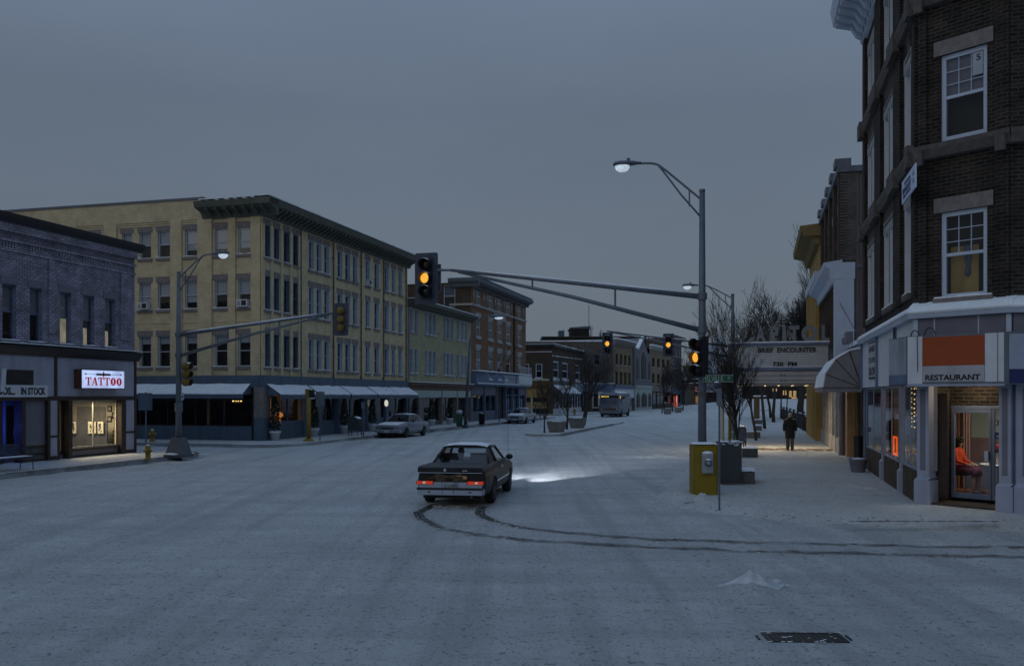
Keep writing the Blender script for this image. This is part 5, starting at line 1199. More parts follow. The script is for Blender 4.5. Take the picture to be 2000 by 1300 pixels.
uq, zq = FC.uz(1952,850,RD); m = MB(); m.fb(FC,uq-.10,uq+.12,RD+.01,RD+.02,zq-.08,zq+.07); ns = m.build('open_notice', M['navy'], sl_); text('OPEN',FC.p(uq+.02,RD+.005,zq-.02),UC,.18,.05,.02,.006).build('lettering', M['shade'], ns)
# restaurant interior
zin = zd0+.02
m = MB(); dback = RD+3.0
uwa = FC.uz(1895,772,dback)[0]
IP = [FC.p(-.1,RD+.06,0),FC.p(-1.2,dback,0),FC.p(LC+2.2,dback,0),FC.p(LC+1.0,RD+.06,0)]
m.m = 0; m.fq(FC,-1.2,LC+2.2,dback,1.55,2.9); m.m = 1; m.fq(FC,-1.2,LC+2.2,dback,zin,1.55); m.m = 2; m.poly(*[q+ZZ*zin for q in IP]); m.m = 0; m.poly(*[q+ZZ*2.9 for q in IP])
for q0_, q1_ in ((IP[0],IP[1]),(IP[2],IP[3])): m.m = 0; m.poly(q0_+ZZ*1.55,q1_+ZZ*1.55,q1_+ZZ*2.9,q0_+ZZ*2.9); m.m = 1; m.poly(q0_+ZZ*zin,q1_+ZZ*zin,q1_+ZZ*1.55,q0_+ZZ*1.55)
m.build('interior', [mat('pale_green_plaster',(.36,.40,.33),.8,.06,2), mat('mauve_dado',(.24,.14,.13),.7,.2,3), mat('red_floor',(.2,.08,.05),.5,.2,3)], T)
m = MB(); un0 = FC.u(1866,RD+.5)
rn = random.Random(4); us_ = [FC.uz(1862,772,RD+2.2)[0]+(FC.uz(1897,772,RD+2.2)[0]-FC.uz(1862,772,RD+2.2)[0])*k/14 for k in range(15)]
for k in range(14): m.poly(FC.p(us_[k],RD+2.2+.05*(k%2),zin),FC.p(us_[k+1],RD+2.2+.05*((k+1)%2),zin),FC.p(us_[k+1],RD+2.2+.05*((k+1)%2),2.85),FC.p(us_[k],RD+2.2+.05*(k%2),2.85))
m.build('curtain', mat('pink_curtain',(.42,.25,.22),.9,.2,3), T)
m = MB()
for px in (1878,1881): u = FC.uz(px,772,RD+2.1)[0]; m.fb(FC,u-.012,u+.012,RD+2.08,RD+2.1,zin,2.85)
m.build('cord', M['black'], T)
m = MB(); m.fb(FC,FC.uz(1893,772,RD+2.4)[0],LC+1.8,RD+2.2,RD+2.35,zin,.95); m.build('blue_counter', M['blue2'], T)
lamp('restaurant_lamp','AREA',FC.p(1.3,RD+1.1,2.8),34,(1,.89,.68),.9,target=FC.p(1.3,RD+1.1,0))
lamp('porch_lamp','POINT',FC.p(1.0,.42,2.78),12,(1,.78,.50),.1)
# sign cabinet that wraps the corner
zq0, zq1 = 2.92, 4.05
# depth of cabinet front chosen off the chamfer
ofs = .55; q0 = FC.uz(1771,700,-ofs)[0]; q1 = FC.uz(1963,700,-ofs)[0]; zq0 = FC.z(1840,751,-ofs); zq1 = FC.z(1771,657,-ofs)
t = thing('restaurant_sign', 'white corner sign cabinet with faded red panel reading RESTAURANT', 'sign', FC.p(q0,-ofs,zq0))
m = MB(); m.fb(FC,q0,q1,-ofs,-.11,zq0,zq1); pl = FA.p(FA.uz(1736,700,-ofs)[0],-ofs,0)
c0 = FC.p(q0,-ofs,0); m.extrude([c0+ZZ*zq0,V((pl.x,pl.y,zq0)),V((pl.x,pl.y,zq0))+r*.45,FC.p(q0+.05,-.1,zq0)],ZZ*(zq1-zq0)); c1 = FC.p(q1,-ofs,0); m.extrude([c1+ZZ*zq0,c1+r*2.2+ZZ*zq0,c1+r*2.2+s*.4+ZZ*zq0,FC.p(q1-.05,-.1,zq0)],ZZ*(zq1-zq0)); m.build('sign_case', M['steel'], t)
def fpan(x0,x1,y0,y1,mm,name,dz=.008):
    m = MB(); a_, b_ = FC.uz(x0,700,-ofs)[0], FC.uz(x1,700,-ofs)[0]; m.fb(FC,a_,b_,-ofs-dz,-ofs,zq0+(zq1-zq0)*y0,zq0+(zq1-zq0)*y1); return m.build(name,M[mm],t)
fpan(1773,1801.5,.02,.985,'white','white_panel'); fpan(1924,1948,.05,.985,'white','white_panel'); fpan(1950,1961,.05,.985,'white','white_panel',.009)
fpan(1802,1923,.38,.96,'red','red_panel'); fpan(1802,1923,.06,.378,'greysign2','name_panel'); fpan(1773,1963,-.03,.015,'lav','bottom_rail',.012)
a_, b_ = FC.uz(1807.5,740,-ofs)[0], FC.uz(1915,740,-ofs)[0]; text('RESTAURANT',FC.p((a_+b_)/2,-ofs-.01,zq0+(zq1-zq0)*.145),UC,b_-a_,(zq1-zq0)*.115,.03,.008).build('lettering',M['letter'],t)
Fs_ = Face(V((pl.x,pl.y,0)), (c0-V((pl.x,pl.y,0))), NC); Ls = (c0-V((pl.x,pl.y,0))).length
Fs_ = Face(V((pl.x,pl.y,0)), c0-V((pl.x,pl.y,0)), ZZ.cross((c0-V((pl.x,pl.y,0))).normalized()))
if Fs_.N.dot(r) < 0: Fs_ = Face(Fs_.P, Fs_.U, -Fs_.N)
m = MB(); m.fb(Fs_,.03,Ls-.03,-.008,0,zq0+(zq1-zq0)*.22,zq1-.02); m.build('side_panel',M['greysign'],t); m = MB(); m.fb(Fs_,.03,Ls-.03,-.009,0,zq0+.02,zq0+(zq1-zq0)*.218); m.build('blue_band',M['blue2'],t)
Ft_ = Face(c1, r, s); m = MB(); m.fb(Ft_,.08,2.1,-.008,0,zq0+.32,zq1-.05); m.m = 1; m.fb(Ft_,.08,2.1,-.009,0,zq0+.02,zq0+.318); m.build('side_panel',[M['lav'],M['navy']],t)
m = MB()
for u, rr in ((q0+.05,.09),(q0+.36,.12)): m.tube([FC.p(u,-ofs+.1,zq1)+UC*rr*(1-cos(k*pi/8))+ZZ*(rr*1.5*sin(k*pi/8)) for k in range(9)],.012,6)
m.tube([V((pl.x,pl.y,zq1))+r*.1+UC*.0, V((pl.x,pl.y,zq1+.3))+r*.12],.012,5); m.tube([V((pl.x,pl.y,zq1))+r*.1+s*-.3, V((pl.x,pl.y,zq1+.2))+r*.1+s*-.2],.012,5)
m.tube([FC.p(q0+.25,-ofs-.02,zq1),FC.p(q0+.26,-ofs-.02,zq0+.3)],.008,5)
m.build('cable',M['black'],t)
# salon sign on the fascia
a, b = FA.uz(1698,700,-.12)[0], FA.uz(1713,700,-.12)[0]; ul, uh = min(a,b), max(a,b); zb_, zt_ = FA.z(1705,739,-.12), FA.z(1705,667,-.12)
t = thing('salon_sign', 'upright grey salon sign in a black frame on the white fascia', 'sign', FA.p(ul,-.12,zb_))
m = MB(); m.fb(FA,ul,uh,-.15,-.101,zb_,zt_); m.build('frame',M['black'],t); m = MB(); m.fb(FA,ul+.08,uh-.08,-.158,-.15,zb_+.05,zt_-.05); m.build('sign_board',M['greysign2'],t)
hh = zt_-zb_; ww = uh-ul; cu = (ul+uh)/2
for tx, f, hf in (('HAIR',.80,.16),('ST LOVE',.5,.14),('SALON',.20,.22)): text(tx,FA.p(cu,-.16,zb_+hh*f),-s,ww*.74,hh*hf,.02,.006).build('lettering',M['letter'],t)
# street-side shopfront of the corner building
zw = zf0
pw = [(1790,1752.5),(1752,1727),(1722,1692)]
bays = [(.05,FA.u(1764)),(FA.u(1757),FA.u(1727)),(FA.u(1722),LA-.3)]
for px in (1760.5,1724.5): u = FA.u(px); pillar(FA,u-.085,u+.085,-.04,.15,.14,zf0)
m = MB(); m.fb(FA,LA-.28,LA,-.05,.2,.14,zf0); m.build('pilaster',M['blue2'],T)
room(T,FA,4.6,LA-.1,1.0,4,.15,zf0,'dark','darkwood','dark')
for k, (a,b) in enumerate(bays):
    a += .13; b -= .13; shopfront(T,FA,a,b,.14,zf0-.02,2,'lav',.75,'brown',.0,'pane2',.045,fd=.025)
# orange-lit salon window with glowing neon frame
ba, bb = bays[1]; fo = room(T,FA,ba+.1,bb-.3,.22,.66,.9,zf0-.05,'ochre','darkwood','ochre','lit_display')
lamp('display_glow','POINT',FA.p(ba+.8,.42,2.3),2.5,(1,.33,.06),.1)
un, zn = FA.uz(1748.5,869,.1); m = MB()
z0n, z1n = FA.z(1750,886,.2), FA.z(1750,850,.2); e = .32
for q in ((un-e,un-e+.05,z0n,z1n),(un+e-.05,un+e,z0n,z1n),(un-e+.05,un+e-.05,z0n,z0n+.05),(un-e+.05,un+e-.05,z1n-.05,z1n)): m.fb(FA,q[0],q[1],.08,.12,q[2],q[3])
m.fb(FA,un-e,un+e,.08,.12,z0n-.3,z0n-.24); m.build('neon_frame',emit('orange_neon_tube',(1,.12,.01),1.3),T)
# strings of fairy lights in the first bay
ba, bb = bays[0]; m = MB(); rn = random.Random(8)
for k in range(5):
    u = ba+.25+(bb-ba-.5)*k/4; z = zf0-.1
    while z > 1.7+rn.random()*.5: m.ell(FA.p(u+rn.uniform(-.04,.04),.16,z),.019,.019,.019,6,4); z -= rn.uniform(.08,.15)
m.build('fairy_lights',emit('fairy_bulb',(1,.66,.22),1.5),T)
room(T,FA,ba,bb,.08,.42,.9,zf0-.05,'shade2','darkwood','dark','lit_display'); lamp('fairy_glow','POINT',FA.p((ba+bb)/2,.25,2.4),.5,(1,.7,.3),.1)

# ---------------------------------------------------------------- single-storey shop with the shell awning
A5 = AC+LA+.02; F5 = Face(S(A5,BR-.05), s, r); L5 = 39.9-A5
T = thing('glass_shop', 'single-storey glass-fronted shop with a curved grey shell awning', 'building', S(A5,BR))
m = MB(); m.fb(F5,0,L5,.1,12,3.05,4.6); m.fq(F5,0,L5,5,0,3.05); m.build('wall', M['lavd'], T)
m = MB(); m.fb(F5,0,L5,.05,12,4.6,4.75); m.build('snow_cap', M['snow'], T)
m = MB(); m.fb(F5,0,L5,.05,.1,2.95,4.5); m.build('fascia_panel', M['blue2'], T)
shopfront(T,F5,.3,L5-.9,.14,2.94,4,'blue2',.12,'blue2',.5,'pane2',.07); room(T,F5,.1,L5-.1,.9,5,.16,2.94,'dark','concdark','dark')
m = MB(); m.fb(F5,L5-.85,L5-.02,-.02,.3,.14,2.95); m.build('timber_panel', M['tan'], T)
lamp('shop_lamp','POINT',F5.p(L5*.5,1.6,2.6),8,(1,.75,.42),.15)
m = MB(); rn = random.Random(3)
for k in range(40): m.ell(F5.p(1.2+rn.uniform(-.25,.3),.75+rn.uniform(-.1,.1),2.55+rn.uniform(-.35,.3)),.016,.016,.016,6,4)
m.build('fairy_lights', bpy.data.materials['fairy_bulb'], T)
un, zn = F5.uz(1668,857,.62); m = MB(); m.fb(F5,un-.12,un+.12,.6,.64,zn-.25,zn+.22); m.build('neon_panel',emit('red_blue_neon',(1,.1,.08),.55,.6,6),T)
# shell awning: a fan of ribs swept along the front
hz = 2.93; fan = [(1.28,0),(1.2,.5),(.85,1.02),(.38,1.32),(0,1.40)]
m = MB(); R0 = [F5.p(.9,-q,hz+z) for q,z in fan]; R1 = [F5.p(L5-1.2,-q,hz+z) for q,z in fan]
for i in range(len(fan)-1): m.poly(R0[i],R0[i+1],R1[i+1],R1[i])
hA, hB = F5.p(.55,0,hz), F5.p(L5-.85,0,hz)
for i in range(len(fan)-1): m.poly(hA,R0[i+1],R0[i]); m.poly(hB,R1[i],R1[i+1])
m.extrude([F5.p(.9,-1.28,hz),F5.p(L5-1.2,-1.28,hz),F5.p(L5-1.2,-1.28,hz-.16),F5.p(.9,-1.28,hz-.16)],F5.N*.015); m.extrude([hA,R0[0],R0[0]-ZZ*.16,hA-ZZ*.16],F5.U*.015)
aw_ = m.build('awning', mat('grey_canvas',(.20,.19,.20),.85,.12,3,.2,stain=.3), T)
m = MB()
for q in R0[:-1]: m.tube([hA,q],.018,5)
m.build('rib', M['blackpaint'], aw_)
m = MB()
for i in range(1,len(fan)-1): m.poly(R0[i]+ZZ*.03,R0[i+1]+ZZ*.05,R1[i+1]+ZZ*.05,R1[i]+ZZ*.03)
m.poly(R0[1]+ZZ*.03-F5.N*.02,R1[1]+ZZ*.03-F5.N*.02,R1[0]-F5.N*.03+ZZ*.02,R0[0]-F5.N*.03+ZZ*.02); m.tube([R0[i]+ZZ*.02 for i in range(5)],.035,5); m.build('snow_cap', M['snow'], aw_)
for k, px in enumerate((1656,1676)):
    m = MB(); u = F5.u(px,.3); m.tube([F5.p(u,.3,1.0),F5.p(u,.3,2.95)],.085,10); m.m = 1; m.lathe([(.17,.14),(.17,.95),(.19,.96),(.19,1.03),(.1,1.05)],F5.p(u,.3,0),10); m.build('column', [mat('ochre_column',(.17,.12,.05),.7,.2,4) if k == 0 else bpy.data.materials['ochre_column'], M['blackpaint']], T)
# rooftop stair rail
m = MB(); z0 = 4.75
for k in range(7): u = .4+k*.5; z = z0+k*.12; m.tube([F5.p(u,.4,z0),F5.p(u,.4,z+.7)],.02,4)
m.tube([F5.p(.4,.4,z0+.7),F5.p(3.4,.4,z0+1.42)],.025,4); m.tube([F5.p(3.4,.4,z0+1.42),F5.p(5.5,.4,z0+.5)],.02,4); m.build('roof_rail', M['steel'], T)
m = MB(); m.fb(F5,L5-2.6,L5-1.6,-.2,.05,4.75,5.15); m.fb(F5,L5-1.1,L5-.5,-.2,.05,4.75,5.0); m.build('roof_vent', M['lavd'], T)

# ---------------------------------------------------------------- brown pilastered building with white frame
A6 = 39.95; F6 = Face(S(A6,3.42), s, r); F6s = Face(S(A6,3.42), r, s); L6 = 12
T = thing('shop_building', 'brown brick building with white-framed tall bay and parapet piers above the glass shop', 'building', S(A6,3.42))
zt = F6s.z(1650,325)
ops6 = [tuple(round(v,3) for v in (u,u+.75,z0,z1)) for u in (1.2,3.9,6.6,9.3) for z0,z1 in ((8.6,10.6),)]
m = MB(); m.wall(F6,0,L6,3.0,zt,ops6)
for u in (0,2.55,5.25,7.95,10.65): m.fb(F6,u,u+.7,-.14,0,8.3,zt)
m.build('wall', M['brown'], T)
for o in ops6: window(F6,T,*o,'darkwood',.06,.2,.4,0,'shade',None,('white',.4),.5,0,'plated')
m = MB(); m.fb(F6s,.0,.55,-.05,0,8.3,zt-.2)
for k in range(30): m.fb(F6s,-.1,.1 if k%2 else .18,-.08,0,8.35+k*.125,8.44+k*.125)
m.build('corner_brick', M['grbrick'], T)
m = MB(); m.fq(F6s,.02,12,.0,0,zt); m.poly(F6.p(0,0,zt-.1),F6.p(L6,0,zt-.1),F6.p(L6,12,zt-.1),F6.p(0,12,zt-.1)); m.build('side_wall', M['stucco'], T)
m = MB(); m.fb(F6,-.12,L6,-.2,.3,zt-.25,zt+.0); m.fb(F6s,.301,12,-.12,.2,zt-.25,zt-.002); 
for u in (0,2.55,5.25,7.95,10.65): m.fb(F6,u-.1,u+.8,-.3,.35,zt+.001,zt+.32)
m.fb(F6s,.5,12,-.06,0,F6s.z(1670,522),F6s.z(1670,517)); m.fb(F6s,.56,.62,-.05,0,4.8,zt-.3); m.build('coping', M['steel'], T)
zE0, zE1 = F6s.z(1650,545), F6s.z(1650,512)
m = MB(); shelf(m,F6,-.1,L6-.5,[(0,zE0),(-.3,zE0),(-.34,zE0+.35),(-.7,zE0+.55),(-.75,zE1),(0,zE1+.1)]); m.fb(F6s,-.5,.5,-.12,0,zE0,zE1-.02)
m.fb(F6,-.05,.62,-.3,0,3.0,zE0-.002); m.fb(F6s,-.28,.46,-.11,0,3.0,zE0-.003); m.build('white_entablature', M['whiteblue'], T)
m = MB(); m.fb(F6,.7,L6-.5,-.1,-.02,4.8,zE0-.005); m.build('bay_window', M['black'], T)
m = MB()
for k in range(12): u = .9+k*.92; m.fb(F6,u,u+.12,-.22,-.101,4.8,zE0-.006)
m.build('mullion', M['brown'], T)
m = MB(); m.fb(F6,.02,L6,-.02,.3,.14,3.0); m.build('shop_surround', M['lavd'], T)
m = MB()
for k in range(6): u = .3+k*1.95; m.fb(F6,u,u+1.2,-.04,-.021,.9,2.8)
m.build('shop_window_row', M['plated'], T)
m = MB()
for k in range(6): u = .1+k*1.95; m.fb(F6,u-.08,u+.12,-.12,-.021,.14,3.0)
m.fb(F6,.02,L6,-.1,-.022,.14,.8); m.build('stone_pier', M['greystone'], T)
m = MB(); m.tube([F6.p(1.0,-.3,7.2),F6.p(-2.2,.3,5.2)],.02,5); m.build('stay_wire', M['stone'], T)

# ---------------------------------------------------------------- ochre theatre building with deep cornice
A7 = A6+L6+.03; F7 = Face(S(A7,3.3), s, r); F7s = Face(S(A7,3.3), r, s); L7 = 10
T = thing('theatre_building', 'ochre yellow theatre building with deep overhanging cornice and fluted piers', 'building', S(A7,3.3))
zt = 11.6; m = MB(); m.fb(F7,0,L7,0,12,0,zt); m.build('wall', M['gold'], T)
m = MB(); shelf(m,F7,-.1,L7+.2,[(0,zt-.6),(-.25,zt-.6),(-.4,zt-.1),(-1.0,zt+.05),(-1.05,zt+.4),(0,zt+.5)]); m.fb(F7s,-.9,.6,-.3,0,zt-.2,zt+.35); m.build('cornice', mat('dull_ochre_cornice',(.22,.155,.06),.8,.2,2), T)
m = MB(); m.fb(F7,0,L7,-.3,0,9.0,9.5); m.build('white_band', M['whiteblue'], T)
m = MB()
for k in range(9): u = .1+k*1.18; m.fb(F7,u,u+.42,-.22,0,.14,9.0)
m.build('pier', M['gold'], T)
m = MB()
for k in range(8): u = .62+k*1.18; m.fb(F7,u,u+.5,-.03,0,5.2,8.7)
m.build('theatre_window', M['black'], T)

# ---------------------------------------------------------------- cinema marquee
AM0, AM1 = 44.0, 48.6; BL, BRt = -1.37, 3.40
FM = Face(S(AM0,BRt), -r, s); WM = BRt-BL     # front face; u runs from the wall out to the kerb
zb_ = FM.z(1550,751); zt_ = FM.z(1550,669)
T = thing('cinema_marquee', 'grey cinema marquee over the pavement announcing BRIEF ENCOUNTER 730 PM', 'marquee', S(AM0,BRt))
zc_ = FM.z(1550,722)
m = MB(); m.fb(FM,0,WM,0,AM1-AM0,zc_,zt_); m.build('body', M['steel'], T); m = MB(); m.fb(FM,0,WM,-.12,AM1-AM0+.1,zb_,zc_-.02); m.build('lower_body', M['greysign2'], T)
m = MB(); m.fb(FM,.25,WM-.25,-.05,0,zc_+.16,zt_-.12); m.build('letter_board', mat('milky_board',(.54,.56,.58),.5,.1,1.5,stain=.3), T)
m = MB(); nb = 9
for k in range(nb+1): z = zc_+.16+(zt_-.28-zc_)*k/nb; m.fb(FM,.24,WM-.24,-.065,-.05,z-.006,z+.006)
for k in range(3): z = zb_+.2+.22*k; m.fb(FM,0,WM,-.14,-.12,z-.01,z+.012)
m.build('letter_rail', M['steeld'], T)
m = MB(); m.fb(FM,0,WM,-.2,.0,zt_-.11,zt_+.0); m.fb(FM,0,WM,-.22,0,zc_-.015,zc_+.12); m.build('trim', M['blue2'], T)
m = MB(); m.fb(FM,0,WM,-.2,AM1-AM0,zt_+.003,zt_+.06); m.fb(FM,0,WM,-.215,-.01,zc_+.122,zc_+.15); m.build('snow_cap', M['snow'], T)
m = MB(); m.fb(FM,0.02,WM-.02,-.125,-.09,zb_-.03,zb_+.08); m.build('bottom_trim', M['stone'], T)
m = MB()
for k in range(7):
    for j in range(5):
        c = FM.p(.4+k*.66,.4+j*.95,zb_+.02); m.ell(c,.05,.05,.045,8,5)
m.build('soffit_bulb', emit('soffit_bulb',(1,.72,.36),1.6), T)
def mtext(tx, x0, x1, y0, y1):
    a_, b_ = FM.u(x0,-.09), FM.u(x1,-.09); text(tx,FM.p((a_+b_)/2,-.085,(FM.z(1550,y0,-.09)+FM.z(1550,y1,-.09))/2),r,abs(b_-a_),abs(FM.z(1550,y0,-.09)-FM.z(1550,y1,-.09)),.018,.02).build('lettering',M['letter'],T)
mtext('BRIEF  ENCOUNTER',1480.5,1595,678.5,688); mtext('730  PM',1509,1556,706.5,715)
m = MB()
for x in (1525.5,1532): u = FM.u(x,-.14); z = FM.z(1550,733,-.14); m.fb(FM,u-.03,u+.03,-.15,-.12,z-.03,z+.03)
for x in (1526,1534): u = FM.u(x,-.14); z = FM.z(1550,743,-.14); m.fb(FM,u-.03,u+.03,-.15,-.12,z-.03,z+.03)
m.build('fixing', M['black'], T)
for ch, x0, x1 in (('C',1445,1470),('A',1476,1495),('P',1504,1521),('I',1528,1535),('T',1542,1561),('O',1565,1597),('L',1605,1620)):
    a_, b_ = FM.u(x0,.12), FM.u(x1,.12); z0, z1 = FM.z(1550,667.5,.12), FM.z(1550,635.5,.12)
    m = text(ch,FM.p((a_+b_)/2,.12,(z0+z1)/2),r,abs(b_-a_),z1-z0,.05 if ch != 'I' else .03,.12); m.build('standing_letter',M['silver'],T)
m = MB()
for k in range(6):
    u = .5+k*.6; z = zt_+.06; m.extrude([FM.p(u,.5,z),FM.p(u,1.3,z),FM.p(u,.5,z+.55)],FM.U*.03)
m.build('letter_brace', M['blackpaint'], T)
m = MB(); m.tube([FM.p(.05,1.0,zt_),FM.p(-.3,1.5,zt_+1.9)],.025,5); m.build('tie_rod', M['steel'], T)
lamp('marquee_light','AREA',FM.p(WM*.56,.22,zb_-.06),150,(1,.80,.52),3.2,target=FM.p(WM*.56,-.05,0),sizey=.35)

# far lit house seen under the marquee
P = at(1524,772,190); P.z = 1.2; F = Face(P,V((1,0,0)),V((0,1,0))); T = thing('far_house','long dark house with glowing windows far beyond the park','building',P)
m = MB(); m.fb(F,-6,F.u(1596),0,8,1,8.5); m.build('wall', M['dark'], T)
rn = random.Random(6)
for k, (x0,x1,y0,y1) in enumerate(((1529,1531,762,771),(1533.5,1536,762,771),(1541,1546,763,775),(1549,1555,763,774),(1561,1566,763,771),(1572,1575,762,772),(1576,1580,762,773),(1546,1556,775,778),(1509,1517,758,764))):
    a, za = F.uz(x0,y1); b, zb1_ = F.uz(x1,y0); m = MB(); m.fb(F,a,b,-.08,0,za,zb1_); m.build('lit_window', emit('lit_pane',(1,.62,.26),.30,.5,.8) if k == 0 else bpy.data.materials['lit_pane'], T)
m = MB(); m.extrude([F.p(-6.5,-.5,8.5),F.p(-6.5,8.5,8.5),F.p(-6.5,4,11)],F.U*(F.u(1596)+7)); m.build('roof', M['snow'], T)
# ---------------------------------------------------------------- signals, lamps, signs
def signal_head(T, c, O, k=1.0, plate=True, lit=True, yellow=False, vis_len=.20, vis='housing'):
    """three-lens head facing O, built around c (world)"""
    c = V(c); O = V(O).normalized(); U = ZZ.cross(O); m = MB(); sec = .36*k; w2 = .17*k
    for j in (-1,0,1):
        z = j*sec
        if yellow:
            m.smooth = True; m.tube([c+ZZ*z-O*.16*k, c+ZZ*z-O*.13*k, c+ZZ*z-O*.06*k, c+ZZ*z+O*.08*k],[.07*k,.13*k,w2,w2],14); m.smooth = False
            m.box(c+ZZ*(z-sec*.3)-U*w2*.6-O*.05,U*w2*1.2,O*.1*k,ZZ*sec*.6)
        else: m.box(c+ZZ*(z-sec*.49)-U*w2-O*.1*k,U*2*w2,O*.18*k,ZZ*sec*.98)
    hd = m.build('signal_head', M['sigyel' if yellow else 'housing'], T)
    if plate:
        p = MB(); a, b, q = .33*k, .69*k, .06*k; pts = []
        for sx_, sz_, a0 in ((1,1,0),(-1,1,90),(-1,-1,180),(1,-1,270)):
            for i in range(4): t = radians(a0+30*i); pts.append(c+U*(sx_*(a-q)+q*cos(t))+ZZ*(sz_*(b-q)+q*sin(t))+O*.02)
        p.extrude(pts,O*.012); p.build('backplate', M['plate'], hd)
    for j, ln in ((1,'redoff'),(0,'amber' if lit else 'redoff'),(-1,'greenoff')):
        cc = c+ZZ*(j*sec)+O*.083*k; v = MB(); v.smooth = True; n = 20; R = .155*k
        def ring(d, rr, cut=0): return [cc+O*d*(1-.35*cut*max(0,-sin(2*pi*i/n)))+(U*cos(2*pi*i/n)+ZZ*sin(2*pi*i/n))*rr for i in range(n)]
        v.loft([ring(0,R),ring(vis_len*k,R*1.0,1)],cap=False); v.m = 1; v.loft([ring(0.002,R*.95),ring(vis_len*k,R*.965,1)],cap=False); v.m = 0; v.loft([ring(vis_len*k,R,1),ring(vis_len*k,R*.965,1)],cap=False)
        v.build('visor', [M['sigyel' if yellow else vis], M['visin']], hd)
        l = MB(); l.smooth = True; l.loft([[cc+O*(.012+.03*k*(1-q*q))+(U*cos(2*pi*i/n)+ZZ*sin(2*pi*i/n))*R*.93*q for i in range(n)] for q in (1,.8,.5,.15)],cap=True); l.build('lens', M[ln], hd)
        s_ = MB()
        if not yellow or j == 1:
            s_.smooth = True; s_.loft([[cc+O*d_*k+(U*cos(t_)+ZZ*sin(t_))*R*(1+e_) for t_ in [pi/2+(i_-4)*.2 for i_ in range(9)]] for d_,e_ in ((.02,.05),(.08,.13),(.15,.10),(.19,.02))],close=False,cap=False)
            s_.build('snow_cap', M['snow'], hd)
    return hd
def cobra(T, base, D, ztop, reach, rise, zl, k=1.0, lit='lens', photocell=True):
    """curved truss arm with a cobra-head lamp; base is the pole axis point at z=0"""
    A = V(base); p0 = A+ZZ*(ztop-.12); pe = A+D*reach+ZZ*(ztop+rise)
    m = MB(); m.smooth = True
    up = [p0, A+D*reach*.35+ZZ*(ztop+rise*.42), A+D*reach*.62+ZZ*(ztop+rise*.83), A+D*reach*.74+ZZ*(ztop+rise*.96), A+D*reach*.9+ZZ*(ztop+rise), pe]
    m.tube(cat(up,5),.032*k,8); lo = [A+ZZ*(ztop-zl), A+D*reach*.33+ZZ*(ztop-zl+ (rise*.75+zl)*.5), A+D*reach*.62+ZZ*(ztop+rise*.76), A+D*reach*.68+ZZ*(ztop+rise*.88)]
    m.tube(lo,.027*k,8); m.smooth = False; x = A+D*reach*.2; m.tube([x+ZZ*(ztop+rise*.18),x+ZZ*(ztop-zl*.42)],.022*k,6)
    m.build('lamp_arm', M['steel'], T)
    h = MB(); h.smooth = True; U = D; W = ZZ.cross(D); sec = [(-.06,.045,.04),(.05,.06,.055),(.12,.10,.075),(.3,.155,.095),(.52,.17,.10),(.66,.14,.085),(.72,.06,.05)]
    h.loft([[pe+U*x*k+(W*cos(2*pi*i/16)*a+ZZ*(sin(2*pi*i/16)*b*(1 if sin(2*pi*i/16) > 0 else .55)+.01))*k for i in range(16)] for x,a,b in sec]); h.smooth = False
    if photocell: h.tube([pe+U*.3*k+ZZ*.09*k,pe+U*.3*k+ZZ*.17*k],.045*k,8)
    hd = h.build('lamp_head', M['steeld'], T)
    l = MB(); l.smooth = True; cc = pe+U*.47*k-ZZ*.03*k
    l.loft([[cc+(U*cos(2*pi*i/14)*.21*q+W*sin(2*pi*i/14)*.145*q-ZZ*(z))*k for i in range(14)] for q,z in ((1,0),(.95,.07),(.75,.13),(.4,.165),(.1,.175))]); l.build('lens', M[lit], hd)
def mast_pole(name, label, foot, ztop, r0, r1, D, armL, za, rise, zbr, group=None, base=None):
    f = V(foot); t = thing(name, label, 'traffic signal', f, group=group); m = MB(); m.smooth = True
    m.tube([f-ZZ*.2, f+ZZ*(ztop*.5), V((f.x,f.y,ztop))],[r0,(r0+r1)/2,r1],16); m.smooth = False
    m.tube([V((f.x,f.y,ztop-.01)),V((f.x,f.y,ztop+.05))],[r1*1.12,r1*1.05],14)
    for z in (za, zbr): m.tube([V((f.x,f.y,z-.09)),V((f.x,f.y,z+.09))],r0*1.06,14)
    m.build('pole', M['steel'], t)
    A = V((f.x,f.y,0)); m = MB(); m.smooth = True
    q = [A+D*(r0*.8)+ZZ*za, A+D*armL*.5+ZZ*(za+rise*.5), A+D*armL+ZZ*(za+rise)]; m.tube(q,[.075,.06,.045],10)
    m.tube([A+D*(r0*.8)+ZZ*zbr, A+D*armL*.5+ZZ*(zbr+(za+rise-zbr)*.53), A+D*armL*.97+ZZ*(za+rise-.06)],[.07,.055,.04],10); m.smooth = False
    for k in (.33,.66):
        x = A+D*armL*k; m.tube([x+ZZ*(za+rise*k),x+ZZ*(zbr+(za+rise-zbr)*k*1.02)],.03,6)
    m.build('mast_arm', M['steel'], t)
    m = MB(); m.smooth = True; m.tube([A+D*armL*u+ZZ*(za+rise*u+.052-.012*u) for u in (.06,.25,.45,.65,.9)],[.035,.045,.03,.04,.025],8); m.build('snow_cap', M['snow'], t)
    return t, A
O_ = -s
f = V((5.2,24.5,.14)); D = -r
t, A = mast_pole('signal_mast','tall grey signal pole with mast arm and cobra lamp behind the mustard cabinet',f,8.23,.125,.075,D,7.25,5.36,.98,4.45)
signal_head(t, A+D*8.02+ZZ*6.12, O_, 1.1)
m = MB(); m.tube([A+D*7.2+ZZ*6.34, A+D*7.7+ZZ*6.36],.04,8); m.box(A+D*7.62+ZZ*5.75+s*.1,D*.08,s*.05,ZZ*.8); m.build('head_bracket', M['steel'], t)
Op = (-s*.985-r*.17).normalized()
signal_head(t, V((at(1364,698,24.2).x,24.15,at(1364,698,24.2).z)), (-s*.87-r*.49), .98, plate=False)
